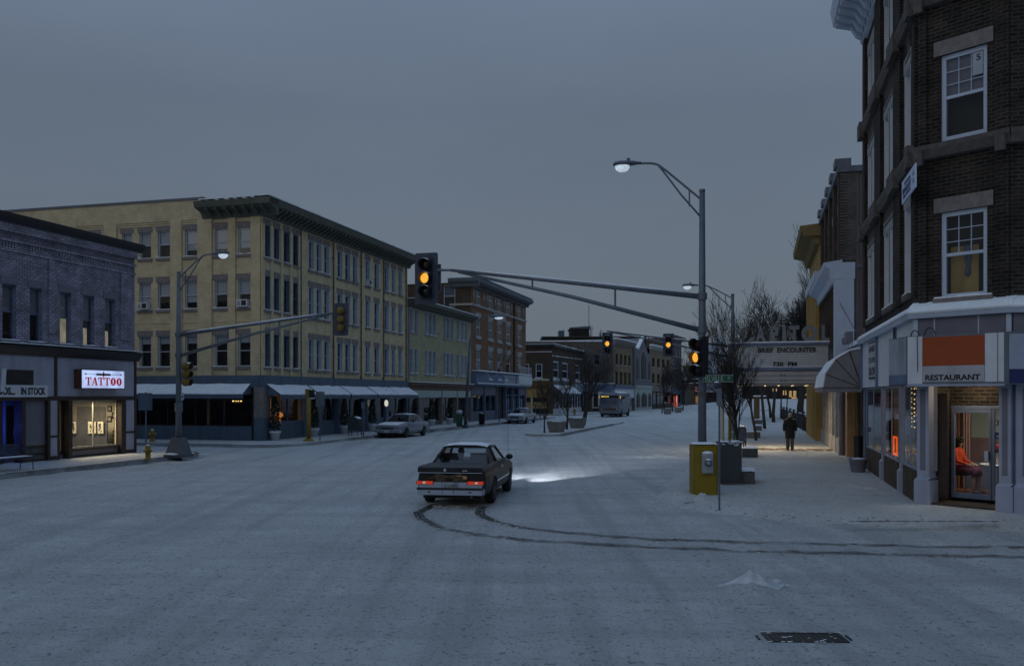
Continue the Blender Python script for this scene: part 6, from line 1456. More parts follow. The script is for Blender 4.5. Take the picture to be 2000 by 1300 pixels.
m = MB(); c = at(1379,698,24.3); m.box(c-V((.09,0,.58)),V((.16,0,0)),V((0,.1,0)),V((0,0,1.16))); m.build('head_mount', M['housing'], t)
cobra(t, V((5.2,24.5,0)), D, 8.1, 1.72, 1.0, .62, 1.0)
m = MB(); p = at(1378,745,24.3); m.tube([V((5.2,24.5,p.z-.4)),V((5.2,24.5,p.z-.28))],.125,14); m.build('clamp_band', M['dkstone'], t)
m = MB(); q = ground(1370,840,.14); c = V((5.2-.08,24.37,1.0)); m.add(ngon(c,V((1,0,0)),ZZ,.07,16),[range(16)]); m.m = 1; m.add(ngon(c-V((0,.004,0)),V((1,0,0)),ZZ,.035,12),[range(12)]); m.build('round_sticker', [M['navy'], M['shade']], t)
# street name plate
p0, p1 = at(1371,745.5,24.1), at(1432,732,24.1); t = thing('street_sign','green street name plate reading MELVILLE ST fixed to the near signal pole','sign',(p0.x,24.1,p0.z))
m = MB(); m.ab(p0.x,p1.x,24.09,24.11,p0.z,p1.z); m.build('sign_board', M['signgreen'], t); m = MB(); e = .012
for q in ((p0.x,p1.x,p0.z,p0.z+e),(p0.x,p1.x,p1.z-e,p1.z)): m.ab(q[0],q[1],24.084,24.09,q[2],q[3])
m.build('border', M['mint'], t); hh = p1.z-p0.z
a, b = at(1372.5,738,24.08), at(1412,738,24.08); text('MELVILLE',((a.x+b.x)/2,24.08,(p0.z+p1.z)/2),V((1,0,0)),b.x-a.x,hh*.68,.0,.006).build('lettering', mat('sign_letter',(.42,.5,.44),.5,.1,5), t)
a, b = at(1421.5,738,24.08), at(1427,738,24.08); text('ST',((a.x+b.x)/2,24.08,p0.z+hh*.55),V((1,0,0)),b.x-a.x,hh*.4,.0,.006).build('lettering', bpy.data.materials['sign_letter'], t)
# far pole on the same pavement
f = V((13.05,53.0,.14))
t, A = mast_pole('signal_mast','far signal pole with two lit heads on its mast arm behind the twiggy street tree',f,8.6,.14,.09,D,7.5,5.55,1.05,4.9)
signal_head(t, A+D*7.45+ZZ*(2.65+101/1750*54.9), O_, 1.0); signal_head(t, A+D*3.75+ZZ*(2.65+98.5/1750*54), O_, 1.0)
cobra(t, V((13.05,53,0)), D, 8.5, 2.1, .72, .75, 1.15)
# left pole by the tattoo parlour
f = ground(349,891,.14); t, A = mast_pole('signal_mast','grey signal pole with pyramid base standing in front of the yellow block',f,7.7,.135,.075,r,7.0,5.15,.72,4.3)
signal_head(t, A+r*7.32+ZZ*5.62, s, .92, yellow=True, lit=False); signal_head(t, A+r*.34+ZZ*3.52, r, .92, plate=False, yellow=True, lit=False)
cobra(t, V((f.x,f.y,0)), r, 7.6, 1.62, .80, .7, 1.0)
m = MB(); c = V((f.x,f.y,0))
def sq(z, e): return [c+ZZ*z+(s*sx_+r*sy_)*e for sx_, sy_ in ((1,1),(-1,1),(-1,-1),(1,-1))]
m.loft([sq(.12,.42),sq(.24,.42)]); m.loft([sq(.245,.37),sq(.3,.36),sq(.9,.22),sq(.93,.2)]); m.build('pole_base', M['steeld'], t)
m = MB(); m.ell(c+ZZ*.25+V((-.1,-.2,0)),.42,.3,.06,8,5); m.build('snow_cap', M['snow'], t)
p0, p1 = at(353.5,781,f.y-.2), at(359,767,f.y-.2); m = MB(); m.ab(p0.x,p1.x,f.y-.2,f.y-.18,p0.z,p1.z); m.m = 1; m.ab(p0.x+.03,p1.x-.03,f.y-.205,f.y-.2,p0.z+.09,p0.z+.17); m.build('push_button_plate', [M['shade'], M['navy']], t)
m = MB(); m.tube([V((f.x,f.y,2.0)),V((f.x,f.y,2.35))],.16,14); m.tube([V((f.x+.12,f.y-.05,1.95)),V((f.x+.12,f.y-.05,2.5))],.05,8); m.build('clamp_band', M['steel'], t)
# far lamp post on the left pavement
f = ground(909,832,.14); t = thing('street_lamp','lone street lamp with bent arm in front of the olive block','street lamp',f)
m = MB(); m.smooth = True; tp = at(918,662,f.y); tp.y = f.y; m.tube([f-ZZ*.1,f+(tp-f)*.5,tp],[.15,.11,.08],12); m.tube([f,f+ZZ*.1],.35,12); m.build('pole', M['steeld'], t)
e = at(962,619,f.y-1.2); m = MB(); m.smooth = True; m.tube(cat([tp-ZZ*.1, tp+(e-tp)*.2+ZZ*.7, tp+(e-tp)*.6+ZZ*.75, e+V((-.2,0,0))],5),.04,8); m.build('lamp_arm', M['steel'], t)
h = MB(); h.smooth = True; h.ell(e+V((.35,-.1,.05)),.6,.22,.13,14,8); hd = h.build('lamp_head', M['steel'], t); l = MB(); l.smooth = True; l.ell(e+V((.5,-.1,-.06)),.36,.18,.14,12,8); l.build('lens', M['lens'], hd)

def post_sign(name, label, foot, px0, px1, y0, y1, top=None, matl='steel', pm='bluepaint', rad=.03):
    f = V(foot); t = thing(name, label, 'sign', f); d = f.y-.04
    p0, p1 = at(px0,y1,d), at(px1,y0,d); m = MB(); zt = top if top else p1.z+.03; m.tube([f-ZZ*.15,V((f.x,f.y,zt))],rad,8); m.build('post', M[pm], t)
    m = MB(); m.ab(p0.x,p1.x,d-.012,d,p0.z,p1.z); m.build('sign_board', M[matl], t, bevel=.004); return t
post_sign('street_sign','blank square grey sign on a thin post beside the yellow hydrant by the parlour',ground(285,894,.14),270,297.5,767,801,matl='bluepaint')
post_sign('street_sign','back of a rectangular road sign between the yellow button post and the mailbox',ground(625,860,.14),616.5,634,764.5,793,matl='steel')
post_sign('street_sign','small narrow parking sign just right of the street mailbox',ground(709.5,851,.14),705.5,712,785,798,matl='steel',rad=.05)
post_sign('street_sign','thin empty signpost in front of the ornate blue shopfront',ground(975,823,.14),973.5,976.5,789,795,matl='steeld',rad=.06)
t = post_sign('street_sign','dark sign seen on a thin post in front of the mustard cabinet',ground(1405,988,.14),1399.5,1409.5,758,792,top=at(1405,742,20.3).z,matl='steel',rad=.022)
f = ground(1405,988,.14); m = MB(); c = at(1400,753,f.y); m.smooth = True; m.tube([c-V((0,.03,0)),c+V((0,.03,0))],.075,14); m.build('round_reflector', M['plate'], t); m = MB(); m.smooth = True; m.ell(c+V((0,0,.08)),.06,.04,.02,8,5); m.build('snow_cap', M['snow'], t)
# yellow push-button post
f = ground(603,861,.14); t = thing('button_post','yellow pedestrian button post with signal head near the corner shop','signal post',f)
m = MB(); m.smooth = True; m.tube([f,V((f.x,f.y,3.0))],.12,12); m.smooth = False; m.lathe([(.3,0),(.3,.06),(.14,.14)],f,14); m.build('post', M['hydy'], t)
m = MB(); m.ab(f.x-.17,f.x+.05,f.y-.12,f.y+.12,2.55,3.0); hd = m.build('signal_box', M['sigyel'], t); m = MB(); m.ab(f.x+.05,f.x+.3,f.y-.14,f.y+.14,2.55,2.95); m.build('visor', M['black'], hd); m = MB(); m.ell((f.x+.15,f.y,2.5),.2,.13,.04,8,5); m.build('snow_cap', M['snow'], t)
# yellow crossing post on the right pavement
f = S(36,-1.5,.14); t = thing('crossing_post','yellow crossing post with two ochre signal housings behind the green street plate','signal post',f)
q = at(1425,772,f.y); q.z = 0; f = V((q.x,f.y,.14)); t.location = f
m = MB(); m.smooth = True; m.tube([f,V((f.x,f.y,at(1,712,f.y).z))],.055,10); m.build('post', M['hydy'], t)
for y0, y1 in ((713,729),(743,760)): m = MB(); z0, z1 = at(1,y1,f.y).z, at(1,y0,f.y).z; m.ab(f.x-.32,f.x+.06,f.y-.18,f.y+.12,z0,z1); m.m = 1; m.ab(f.x-.34,f.x-.1,f.y-.36,f.y-.181,z0+.03,z1-.02); m.build('signal_head', [M['sigyel'], M['sigyel']], t, bevel=.02)
for lab, px, aa, zt, mm, rd in (('bare pale post beside the yellow crossing post',1411,34.5,760,'cream',.07),('slim dark post between the crossing post and the tree trunk',1434,38,700,'steeld',.04)):
    f = S(aa,-1.4,.14); q = at(px,772,f.y); f = V((q.x,f.y,.14)); t = thing('post', lab, 'post', f); m = MB(); m.smooth = True; zt_ = at(px,zt,f.y).z; m.tube([f-ZZ*.1,V((f.x,f.y,zt_))],rd,10); m.smooth = False; m.build('shaft', M[mm], t); m = MB(); m.lathe([(rd*1.5,-.06),(rd*1.7,-.02),(rd*1.1,.05),(.01,.07)],(f.x,f.y,zt_),10); m.build('post_cap', M[mm], t)

# ---------------------------------------------------------------- cabinets, boxes, benches on the right pavement
f = ground(1379,966,.14); d = f.y; x0, x1 = at(1354.5,900,d).x, at(1403,900,d).x; zt = at(1,869,d).z
t = thing('utility_cabinet','mustard yellow utility cabinet with grey meter box and snow on its lid','cabinet',((x0+x1)/2,d,.14))
m = MB(); m.ab(x0,x1,d,d+.55,.1,zt); m.build('cabinet_body', M['boxyel'], t, bevel=.012)
m = MB(); m.ab(x0+.02,x0+.03,d-.004,d,.2,zt-.05); m.ab(x1-.045,x1-.03,d-.004,d,.2,zt-.05); m.ab(x0+.02,x1-.03,d-.0045,d,zt-.045,zt-.035); m.build('door_seam', mat('dark_mustard_seam',(.10,.07,.005),.6,.2,4), t)  # door seams laid on as thin strips of darker mustard
m = MB(); m.smooth = True; P = []; 
for i in range(7):
    for j in range(6): P.append(V((x0-.01+(x1-x0+.02)*i/6, d-.02+.59*j/5, zt+.005+(.055+.025*noise.noise(V((i*.7,j*.7,2))))*(1 if 0 < i < 6 and 0 < j < 5 else .35))))
m.add(P,[(i*6+j,(i+1)*6+j,(i+1)*6+j+1,i*6+j+1) for i in range(6) for j in range(5)]); m.build('snow_cap', M['snow'], t)
a, b = at(1370,880,d).x, at(1391,880,d).x; z0, z1 = at(1,923,d).z, at(1,884,d).z
m = MB(); m.ab(a,b,d-.16,d,z0,z1); mb_ = m.build('meter_box', M['greysign'], t, bevel=.02); m = MB(); m.smooth = True; c = V(((a+b)/2,d-.16,(z0+z1)/2+.01)); m.tube([c,c-V((0,.05,0)),c-V((0,.07,0))],[.085,.085,.07],18); m.build('meter_dial', M['steeld'], mb_)
m = MB(); m.smooth = True; m.tube([c-V((0,.07,0)),c-V((0,.10,0))],[.06,.045],16); m.build('dial_glass', M['greysign'], mb_)
m = MB(); m.smooth = True; m.ell((c.x,d-.09,z1+.005),(b-a)*.52,.09,.045,12,6); m.ell(c+V((0,-.05,.085)),.075,.05,.025,10,5); m.build('snow_cap', M['snow'], mb_)
f = ground(1429,946,.14); d = f.y; x0, x1 = at(1408,900,d).x, at(1449,900,d).x; zt = at(1,863,d).z
t = thing('utility_cabinet','dark grey steel cabinet standing behind the mustard one','cabinet',((x0+x1)/2,d,.14))
m = MB(); m.ab(x0,x1,d,d+.6,.2,zt); m.build('cabinet_body', M['bin'], t, bevel=.012); m = MB(); m.ab(x0+.05,x1-.01,d-.03,d+.63,.12,.2); m.build('plinth', M['concdark'], t)
m = MB(); rn = random.Random(2)
for k in range(22): m.ell((x0+rn.random()*(x1-x0),d+rn.random()*.5,zt+.005),rn.uniform(.03,.1),rn.uniform(.03,.09),rn.uniform(.01,.035),7,4)
for k in range(9): m.ell((x0+.05+rn.random()*(x1-x0-.1),d-.004,zt-.03-rn.random()*.08),rn.uniform(.02,.06),.008,rn.uniform(.01,.02),7,4)
m.build('snow_cap', M['snow'], t)
m = MB(); m.ab(x0-.012,x0,d+.1,d+.2,.55,.8); m.build('handle', M['sigyel'], t)
# concrete planter benches
bl = [(1450,1474,945,.33,'concrete bench block half hidden beside the dark grey cabinet'),(1449,1480,893,.34,'wide snow-topped concrete bench block beside the dark mailbox'),(1458,1485,855.5,.34,'snow-topped concrete bench block next to the leaning tree trunk'),(1474,1488,841,.34,'concrete bench block just beyond the leaning tree trunk'),(1473,1489,828,.36,'snow-capped concrete bench block fourth along the kerb'),(1485,1503,806,.4,'low concrete bench block by the third far tree trunk'),(1508,1519,802,.4,'low concrete bench block beside the slim far trunks'),(1530,1543,797.5,.4,'farthest tiny concrete bench block at the end of the row')]
for k, (xa, xb, yb, hh, lab) in enumerate(bl):
    f = ground((xa+xb)/2, yb, .14); x0, x1 = at(xa,900,f.y).x, at(xb,900,f.y).x
    if k < 6: x0 = x1-max(.62,x1-x0)
    t = thing('bench_block', lab, 'bench', ((x0+x1)/2,f.y,.14), group='concrete bench blocks along the right kerb')
    m = MB(); o = V((x0,f.y,.1)); U = V((x1-x0,0,0)); m.box(o,U,s*1.3,ZZ*(hh+.04)); m.build('block', M['concdark'], t, bevel=.02)
    m = MB(); m.smooth = True; P = []
    for i in range(6):
        for j in range(6): P.append(o+U*(i/5)+s*(1.3*j/5)+ZZ*(hh+.045+(.06+.05*noise.noise(V((i*.9,j*.9,k))))*(1 if 0<i<5 and 0<j<5 else .4)))
    m.add(P,[(i*6+j,(i+1)*6+j,(i+1)*6+j+1,i*6+j+1) for i in range(5) for j in range(5)]); m.build('snow_cap', M['snow'], t)
f = ground(1451,876,.14); t = thing('mailbox','dark round-topped mailbox beside the bench block near the walking man','mailbox',f)
x0, x1 = at(1444,850,f.y).x, at(1458,850,f.y).x; zt = at(1,832,f.y).z; w_ = (x1-x0)/2; c = V(((x0+x1)/2,f.y,0))
m = MB(); pr = [c+V((-w_,0,.42)),c+V((w_,0,.42)),c+V((w_,0,zt-w_))]+[c+V((w_*cos(q*pi/8),0,zt-w_+w_*sin(q*pi/8))) for q in range(1,8)]+[c+V((-w_,0,zt-w_))]; m.extrude(pr,V((0,.5,0))); m.build('mailbox_body', M['plate'], t)
m = MB()
for sx_ in (-1,1):
    for dy in (.04,.42): m.ab(c.x+sx_*w_-(.05 if sx_>0 else 0),c.x+sx_*w_+(.05 if sx_<0 else 0),f.y+dy,f.y+dy+.05,.12,.43)
m.build('leg_frame', M['plate'], t); m = MB(); m.smooth = True; m.tube([c+V((w_*1.02*cos(q*pi/8),.25,zt-w_+w_*1.03*sin(q*pi/8))) for q in range(2,7)],.03,6); m.build('snow_cap', M['snow'], t)
f = ground(1439,864,.14); t = thing('news_box','small green metal news box behind the dark grey cabinet','news box',f); x0, x1 = at(1432,850,f.y).x, at(1447,850,f.y).x; zt = at(1,844,f.y).z
m = MB(); m.ab(x0,x1,f.y,f.y+.4,.3,zt); m.build('box_body', M['green'], t, bevel=.02); m = MB(); m.ab(x0+.05,x1-.05,f.y+.05,f.y+.35,.12,.3); m.build('pedestal', M['blackpaint'], t); m = MB(); m.ab(x0+.02,x1-.02,f.y+.02,f.y+.38,zt,zt+.03); m.build('snow_cap', M['snow'], t)
f = ground(1478,823,.14); t = thing('timber_column','square brown timber column far along the kerb by the benches','column',f); m = MB(); e = .28; m.box(f-ZZ*.1-V((e,0,0)),V((2*e,0,0)),s*.5,ZZ*2.5); m.m = 1; m.box(f+ZZ*2.4-V((e+.3,.1,0)),V((2*e+.9,0,0)),s*.8,ZZ*.12); m.build('shaft', [M['ochre'] if False else mat('brown_timber',(.13,.085,.04),.8,.3,3), M['snow']], t)
# planter under the shell awning
def tub(name, label, c, r0, r1, h, matl='concrete', cat_='planter', group=None, square=False):
    c = V(c); t = thing(name, label, cat_, c, group=group); m = MB()
    if square: m.loft([[c+(s*a+r*b)*q+ZZ*z for a,b in ((1,1),(-1,1),(-1,-1),(1,-1))] for q,z in ((r0,0),(r1,h),(r1*.9,h),(r1*.88,h-.08))])
    else: m.smooth = True; m.lathe([(r0*.96,0),(r0,.03),(r1*.93,h*.8),(r1,h*.86),(r1,h),(r1*.88,h),(r1*.85,h-.08)],c,20)
    m.build('pot', M[matl], t); m = MB(); m.smooth = True; m.ell(c+ZZ*(h-.06),r1*.84,r1*.84,.09,12,6); m.build('snow_cap', M['snow'], t); return t
tub('planter','round grey concrete planter in front of the column under the shell awning',ground(1676,921,.14),.22,.30,.44,'lavd')
tub('planter','snowy bowl planter on the far pavement right of the walking man',ground(1588,842,.14),.35,.52,.48,'concrete')
f = ground(1606,850,.14); t = thing('concrete_box','pale square concrete box against the far shop wall','planter',f); m = MB(); m.box(f-V((.3,0,.1)),V((.65,0,0)),s*.8,ZZ*.5); m.build('box_body', M['greystone'], t, bevel=.03); m = MB(); m.box(f+V((-.28,.02,.4)),V((.6,0,0)),s*.75,ZZ*.06); m.build('snow_cap', M['snow'], t)
# fence
t = thing('iron_fence','black iron railing with snow on top leading away past the theatre','fence',S(62.5,3.3,.14)); m = MB()
for k in range(70): p = S(62.5+k*.55,3.3-.012*k,.14); m.box(p-V((.02,.02,0)),V((.04,0,0)),V((0,.04,0)),ZZ*1.05)
for z in (.25,1.1): m.box(S(62.5,3.3,.14)+ZZ*z,s*38.5-r*.84,r*.05,ZZ*.06)
m.build('railing', M['blackpaint'], t); m = MB()
for k in range(8): p = S(62.5+k*5.5,3.3-.12*k,.14); m.box(p-V((.09,.09,0)),V((.18,0,0)),V((0,.18,0)),ZZ*1.35)
m.build('fence_post', M['blackpaint'], t); m = MB(); m.box(S(62.5,3.3,.14)+ZZ*1.162,s*38.5-r*.84,r*.06,ZZ*.04); m.build('snow_cap', M['snow'], t)

# ---------------------------------------------------------------- left pavement furniture
def hydrant(label, f, h, k=1.0):
    f = V(f); t = thing('fire_hydrant', label, 'hydrant', f, group='yellow fire hydrants'); q = h/.78; m = MB(); m.smooth = True
    m.lathe([(.16,0),(.16,.05),(.11,.06),(.105,.40),(.14,.42),(.14,.46),(.115,.48),(.115,.55),(.10,.62),(.06,.68),(.04,.70),(.04,.78),(.01,.78)],(0,0,0),14); o = m.build('barrel', M['hydy'], t, world=False); o.scale = (q*k,q*k,q)
    for a, rr, ln in ((-pi/2,.075,.2),(0,.055,.19),(pi,.055,.19)):
        n = MB(); n.smooth = True; d = V((cos(a),sin(a),0)); n.tube([V((0,0,.40)),d*ln*.8+ZZ*.40,d*ln+ZZ*.40],[rr,rr,rr*.6],10); o = n.build('nozzle', M['hydy'], t, world=False); o.scale = (q*k,q*k,q)
    n = MB(); n.smooth = True; n.ell((0,0,.66),.085,.085,.045,10,6); n.ell((.17,0,.46),.05,.05,.02,8,4); n.ell((-.17,0,.46),.05,.05,.02,8,4); o = n.build('snow_cap', M['snow'], t, world=False); o.scale = (q*k,q*k,q); return t
hydrant('near yellow fire hydrant beside the signal pole by the tattoo parlour', ground(289,897,.14), .66, 1.1)
hydrant('yellow hydrant with snow cap across the side street against the yellow block', ground(297.5,862,.14), .75, 1.1)
hydrant('small far-off yellow hydrant by the storefront left of the bus', ground(1122,810,.14), 1.0, 1.0)
# bench
f = ground(66,916,.14); t = thing('bench','dark slatted metal bench on the snowy pavement outside the parlour','bench',f, math.atan2(s.y,s.x)); Lb = 2.1
m = MB()
for k in range(11): m.ab(-Lb,0,-.02+.045*k,.005+.045*k,.43,.455)
m.ab(-Lb,0,-.03,-.022,.40,.46); m.build('seat', M['plate'], t, world=False)
m = MB()
for k in range(7): m.ab(-Lb,-.05,.50+.012*k,.525+.012*k,.50+.055*k,.54+.055*k)
m.build('backrest', M['plate'], t, world=False)
for x in (-.06,-Lb+.06):
    for y0_, y1_ in ((0.0,-.03),(.46,.52)): m = MB(); m.tube([(x,y0_,.43),(x,y1_,0)],.018,6); m.build('leg', M['plate'], t, world=False)
    m = MB(); m.smooth = True; m.tube(cat([V((x,.52,.66)),V((x,.3,.70)),V((x,.1,.64)),V((x,0,.62)),V((x,0,.44))],4),.018,6); m.build('armrest', M['plate'], t, world=False)
m = MB()
for k in range(30): m.ab(-Lb+k*.07,-Lb+k*.07+.055,-.01,.44,.456,.47)
m.build('snow_cap', M['snow'], t, world=False)
# mailbox
f = ground(693,850,.14); t = thing('mailbox','blue-grey street mailbox on four legs beside the parked sedan','mailbox',f, TH*-1); k = f.y/FPX; w_ = 11*k
m = MB(); pr = [(-w_,.35),(w_,.35),(w_,.98)]+[(w_*cos(q*pi/8),.98+.18*sin(q*pi/8)) for q in range(1,8)]+[(-w_,.98)]; m.extrude([V((x,-.3,z)) for x,z in pr],V((0,.6,0))); m.build('mailbox_body', M['bin'], t, world=False)
for sx_ in (-1,1):
    for y in (-.28,.24): m = MB(); m.ab(sx_*w_*.92-.025,sx_*w_*.92+.025,y,y+.04,-.02,.36); m.build('leg', M['bin'], t, world=False)
m = MB(); m.smooth = True; m.loft([[V((w_*1.02*cos(q*pi/8),y,.99+.2*sin(q*pi/8))) for q in range(1,8)] for y in (-.29,.0,.29)],close=False,cap=False); m.build('snow_cap', M['snow'], t, world=False)
# bins
f = ground(897,832,.14); t = thing('rubbish_bin','green litter bin with snowy top at the foot of the far street lamp','bin',f); m = MB(); m.smooth = True; m.lathe([(.24,0),(.27,.95),(.29,.96),(.29,1.02),(.2,1.05)],f,14); m.build('bin_body', M['green'], t); m = MB(); m.smooth = True; m.lathe([(.24,1.02),(.26,1.2),(.2,1.3),(.05,1.33)],f,14); m.build('lid', M['whiteblue'], t)
f = ground(941,828,.14); t = thing('rubbish_bin','squat black litter bin in front of the blue shopfront','bin',f); m = MB(); m.smooth = True; m.lathe([(.25,0),(.29,.8),(.31,.82),(.31,.9),(.12,.98)],f,14); m.build('bin_body', M['black'], t); m = MB(); m.smooth = True; m.ell(f+ZZ*.97,.15,.15,.03,10,5); m.build('snow_cap', M['snow'], t)
for px, lab in ((1046,'slim bollard post left of the far tree by the ochre shopfront'),(1055,'slim bollard post nearer the boarded ochre shop corner')):
    f = ground(px,815,.14); t = thing('bollard', lab, 'bollard', f, group='slim bollards'); m = MB(); m.smooth = True; m.tube([f,f+ZZ*1.3],.07,8); m.build('shaft', M['plate'], t); m = MB(); m.ell(f+ZZ*1.34,.09,.09,.07,8,6); m.build('post_cap', M['plate'], t)
# potted evergreens
def topiary(label, px, yb, h, seed, wd=.34):
    F = FY; u = F.u(px); c = F.p(u,-.42,.14); t = thing('potted_shrub', label, 'shrub', c, group='potted evergreens along the shopfronts'); rn = random.Random(seed); ph = .52
    m = MB(); m.smooth = True; m.lathe([(.21,0),(.29,ph*.75),(.33,ph*.77),(.33,ph),(.27,ph),(.26,ph-.06)],c,16); m.build('pot', M['white'], t)
    m = MB(); m.tube([c+ZZ*(ph-.1),c+ZZ*(ph+.5)],.03,6); m.build('trunk', M['bark'], t)
    m = MB(); sn = MB()
    for k in range(1500):
        z = rn.random(); ang = rn.random()*6.283; pr = wd*(.30+.9*(1-z)**.7*min(1,z*6+.45))*(.85+.3*noise.noise(V((ang*.9,z*4,seed)))); q = pr*math.sqrt(rn.uniform(.25,1)); p = c+V((cos(ang)*q,sin(ang)*q,ph+.12+z*(h-ph)))
        e = rn.uniform(.03,.075); a = V((rn.gauss(0,1),rn.gauss(0,1),rn.gauss(0,1))).normalized()*e; b = V((rn.gauss(0,1),rn.gauss(0,1),rn.gauss(.6,1))).normalized()*e*.6
        (sn if rn.random() < .03 else m).poly(p-a,p+b,p+a,p-b)
    cr = m.build('crown', M['needle'], t); sn.build('snow_cap', M['snow'], t)
    return t
for k, (px, yb, h, lab) in enumerate(((524,858,2.3,'dark evergreen in a white pot at the corner of the blue shopfront'),(601,846,2.15,'potted evergreen behind the yellow button post'),(661,843,2.2,'potted evergreen with snow-tipped top left of the mailbox'),(716,838,2.1,'potted evergreen just right of the mailbox'),(800,832,2.1,'potted evergreen behind the roof of the parked sedan'),(834,827,2.1,'potted evergreen in front of the pale green signboard'),(869,825,2.0,'last potted evergreen left of the green bin'))): topiary(lab, px, yb, h, 30+k)
# median tubs
for px0, px1, y0, y1, lab in ((1070,1106,823,844,'flared concrete tub nearer the tip of the median island'),(1112,1145,816,836,'flared concrete tub beside the thick tree on the median'),(1296,1314,797,808.5,'far median tub left of a slim tree'),(1318,1334,795.5,806.5,'far median tub under the red neon')):
    f = ground((px0+px1)/2,y1,.12); k = f.y/FPX; tub('planter',lab,f+V((0,.5,0)),(px1-px0)*k*.36/1.06,(px1-px0)*k*.5/1.06,(y1-y0)*k,'concrete',group='flared concrete tubs on the medians',square=True)
# ---------------------------------------------------------------- bare trees
def bare_tree(name, label, base, h, r0, seed, spread=.5, clear=.3, nl=4, lean=(0,0), kids=(5,4,4,3), twist=.25, group=None, up=.35, tw=.004, lenf=.62, wd=None):
    base = V(base); t = thing(name, label, 'tree', base, group=group); rn = random.Random(seed); tr = MB(); cr = MB(); tr.smooth = True; sn = MB()
    def limb(p, d, ln, rad, lvl):
        n = 5 if lvl < 2 else 3; pts = [p]; rr = [rad]; q = p; dd = d.normalized(); pos = []
        for i in range(n):
            dd = (dd + V((rn.gauss(0,twist),rn.gauss(0,twist),rn.gauss(0,twist*.5)+up*.22))*.55).normalized(); q = q + dd*ln/n; pts.append(q); rr.append(max(tw, rad*(1-.78*(i+1)/n) if lvl else rad*(1-.6*(i+1)/n))); pos.append((q, dd, rr[-1]))
        (tr if lvl == 0 else cr).tube(pts, rr, 10 if lvl == 0 else 6 if lvl == 1 else 4 if lvl == 2 else 3, cap=lvl < 2)
        if lvl >= nl: return
        kk = kids[min(lvl,len(kids)-1)]
        for j in range(kk):
            i = rn.uniform(clear if lvl == 0 else .2, 1.0)*n; a = int(min(n-1, i)); fr = i-a; P = pts[a]+(pts[a+1]-pts[a])*fr; R = rr[a]+(rr[a+1]-rr[a])*fr; D = (pts[a+1]-pts[a]).normalized()
            az = rn.random()*6.283 if lvl else (j*2.4+rn.random()); X = D.orthogonal().normalized(); Y = D.cross(X); sp = spread*rn.uniform(.7,1.25)
            limb(P, D*cos(sp)+(X*cos(az)+Y*sin(az))*sin(sp), ln*lenf*rn.uniform(.7,1.15), max(tw,R*.62), lvl+1)
        if lvl: limb(q, dd, ln*lenf*.8, max(tw,rr[-1]*.9), lvl+1)
    limb(base-ZZ*.15, V((lean[0],lean[1],1)), h*.62, r0, 0)
    pts_ = tr.v+cr.v; zs_ = max(q[2] for q in pts_)-base.z; kz_ = h/zs_; dx_ = sorted(abs(q[0]-base.x-lean[0]*(q[2]-base.z)) for q in cr.v); half = dx_[int(len(dx_)*.97)]; kx_ = (wd/2/half) if wd else kz_
    for b_ in (tr, cr): b_.v = [(base.x+(q[0]-base.x)*kx_, base.y+(q[1]-base.y)*kx_, base.z+(q[2]-base.z)*kz_) for q in b_.v]
    tr.build('trunk', M['bark'], t); cr.build('crown', M['twig'], t)
    return t
gp = lambda px, py, z=.14: ground(px, py, z)
def pt(px, d, z=.14): q = at(px,772,d); return V((q.x,d,z))
bare_tree('street_tree','dense twiggy young street tree in front of the cinema marquee',pt(1445,33.0),7.0,.085,11,.52,.25,4,(-.01,0),(20,7,5,3),.16,up=.7,tw=.0058,lenf=.54,wd=2.45)
bare_tree('street_tree','leaning bare tree whose trunk tilts beside the second bench block',pt(1477,50),6.6,.16,5,.55,.45,4,(-.10,0),(7,5,4,2),.16,up=.6,tw=.012,wd=3.0)
bare_tree('street_tree','small thin bare tree at the very tip of the median island',gp(1063,845,.12),3.7,.085,21,.5,.35,4,(-.02,0),(8,5,4,2),.18,up=.5,tw=.009,wd=1.9)
bare_tree('street_tree','slim bare tree between the two median tubs',gp(1107,838,.12),4.6,.11,22,.5,.35,4,(-.02,0),(8,5,4,2),.18,up=.5,tw=.009,wd=2.4)
bare_tree('street_tree','thick-trunked bare tree with wide crown on the median island',gp(1138,831,.12),7.4,.25,23,.7,.42,4,(-.02,0),(8,6,4,2),.22,up=.45,tw=.011,wd=5.0)
bare_tree('street_tree','bare far tree on the second median left of its tubs',gp(1293,807,.12),7.2,.14,24,.5,.35,4,(0,0),(8,5,4,2),.18,up=.5,tw=.018,wd=3.4)
bare_tree('street_tree','bare far tree between the two tubs of the second median',gp(1315,805,.12),8.2,.15,25,.5,.35,4,(0,0),(8,5,4,2),.18,up=.5,tw=.018,wd=4.0)
bare_tree('street_tree','bare far tree right of the second median tubs beside the red neon',gp(1334,804,.12),7.2,.14,26,.5,.35,4,(0,0),(8,5,4,2),.18,up=.5,tw=.018,wd=3.4)
bare_tree('park_tree','great spreading bare tree behind the cinema letters',pt(1562,92,.3),14.2,.5,31,.6,.25,5,(.0,0),(10,6,5,4,3),.18,up=.4,tw=.024,lenf=.66,wd=10)
bare_tree('park_tree','second large bare tree close against the ochre theatre',pt(1592,98,.3),14.5,.45,32,.6,.25,5,(0,0),(10,6,5,4,3),.18,up=.5,tw=.024,lenf=.66,wd=9)
bare_tree('park_tree','tall bare tree whose twigs top the theatre cornice',pt(1603,118,.3),25,.45,33,.5,.4,4,(0,0),(9,6,5,4),.18,up=.6,tw=.03,wd=6)
bare_tree('park_tree','pale thin bare tree left of the great spreading tree',pt(1505,100,.3),12.5,.22,34,.5,.3,4,(0,0),(8,6,5,3),.18,up=.6,tw=.024,wd=6)
bare_tree('park_tree','faint far bare tree behind the near signal heads',pt(1376,150,.1),12.5,.25,35,.7,.3,4,(0,0),(8,6,4,3),.18,up=.4,tw=.034,wd=10)
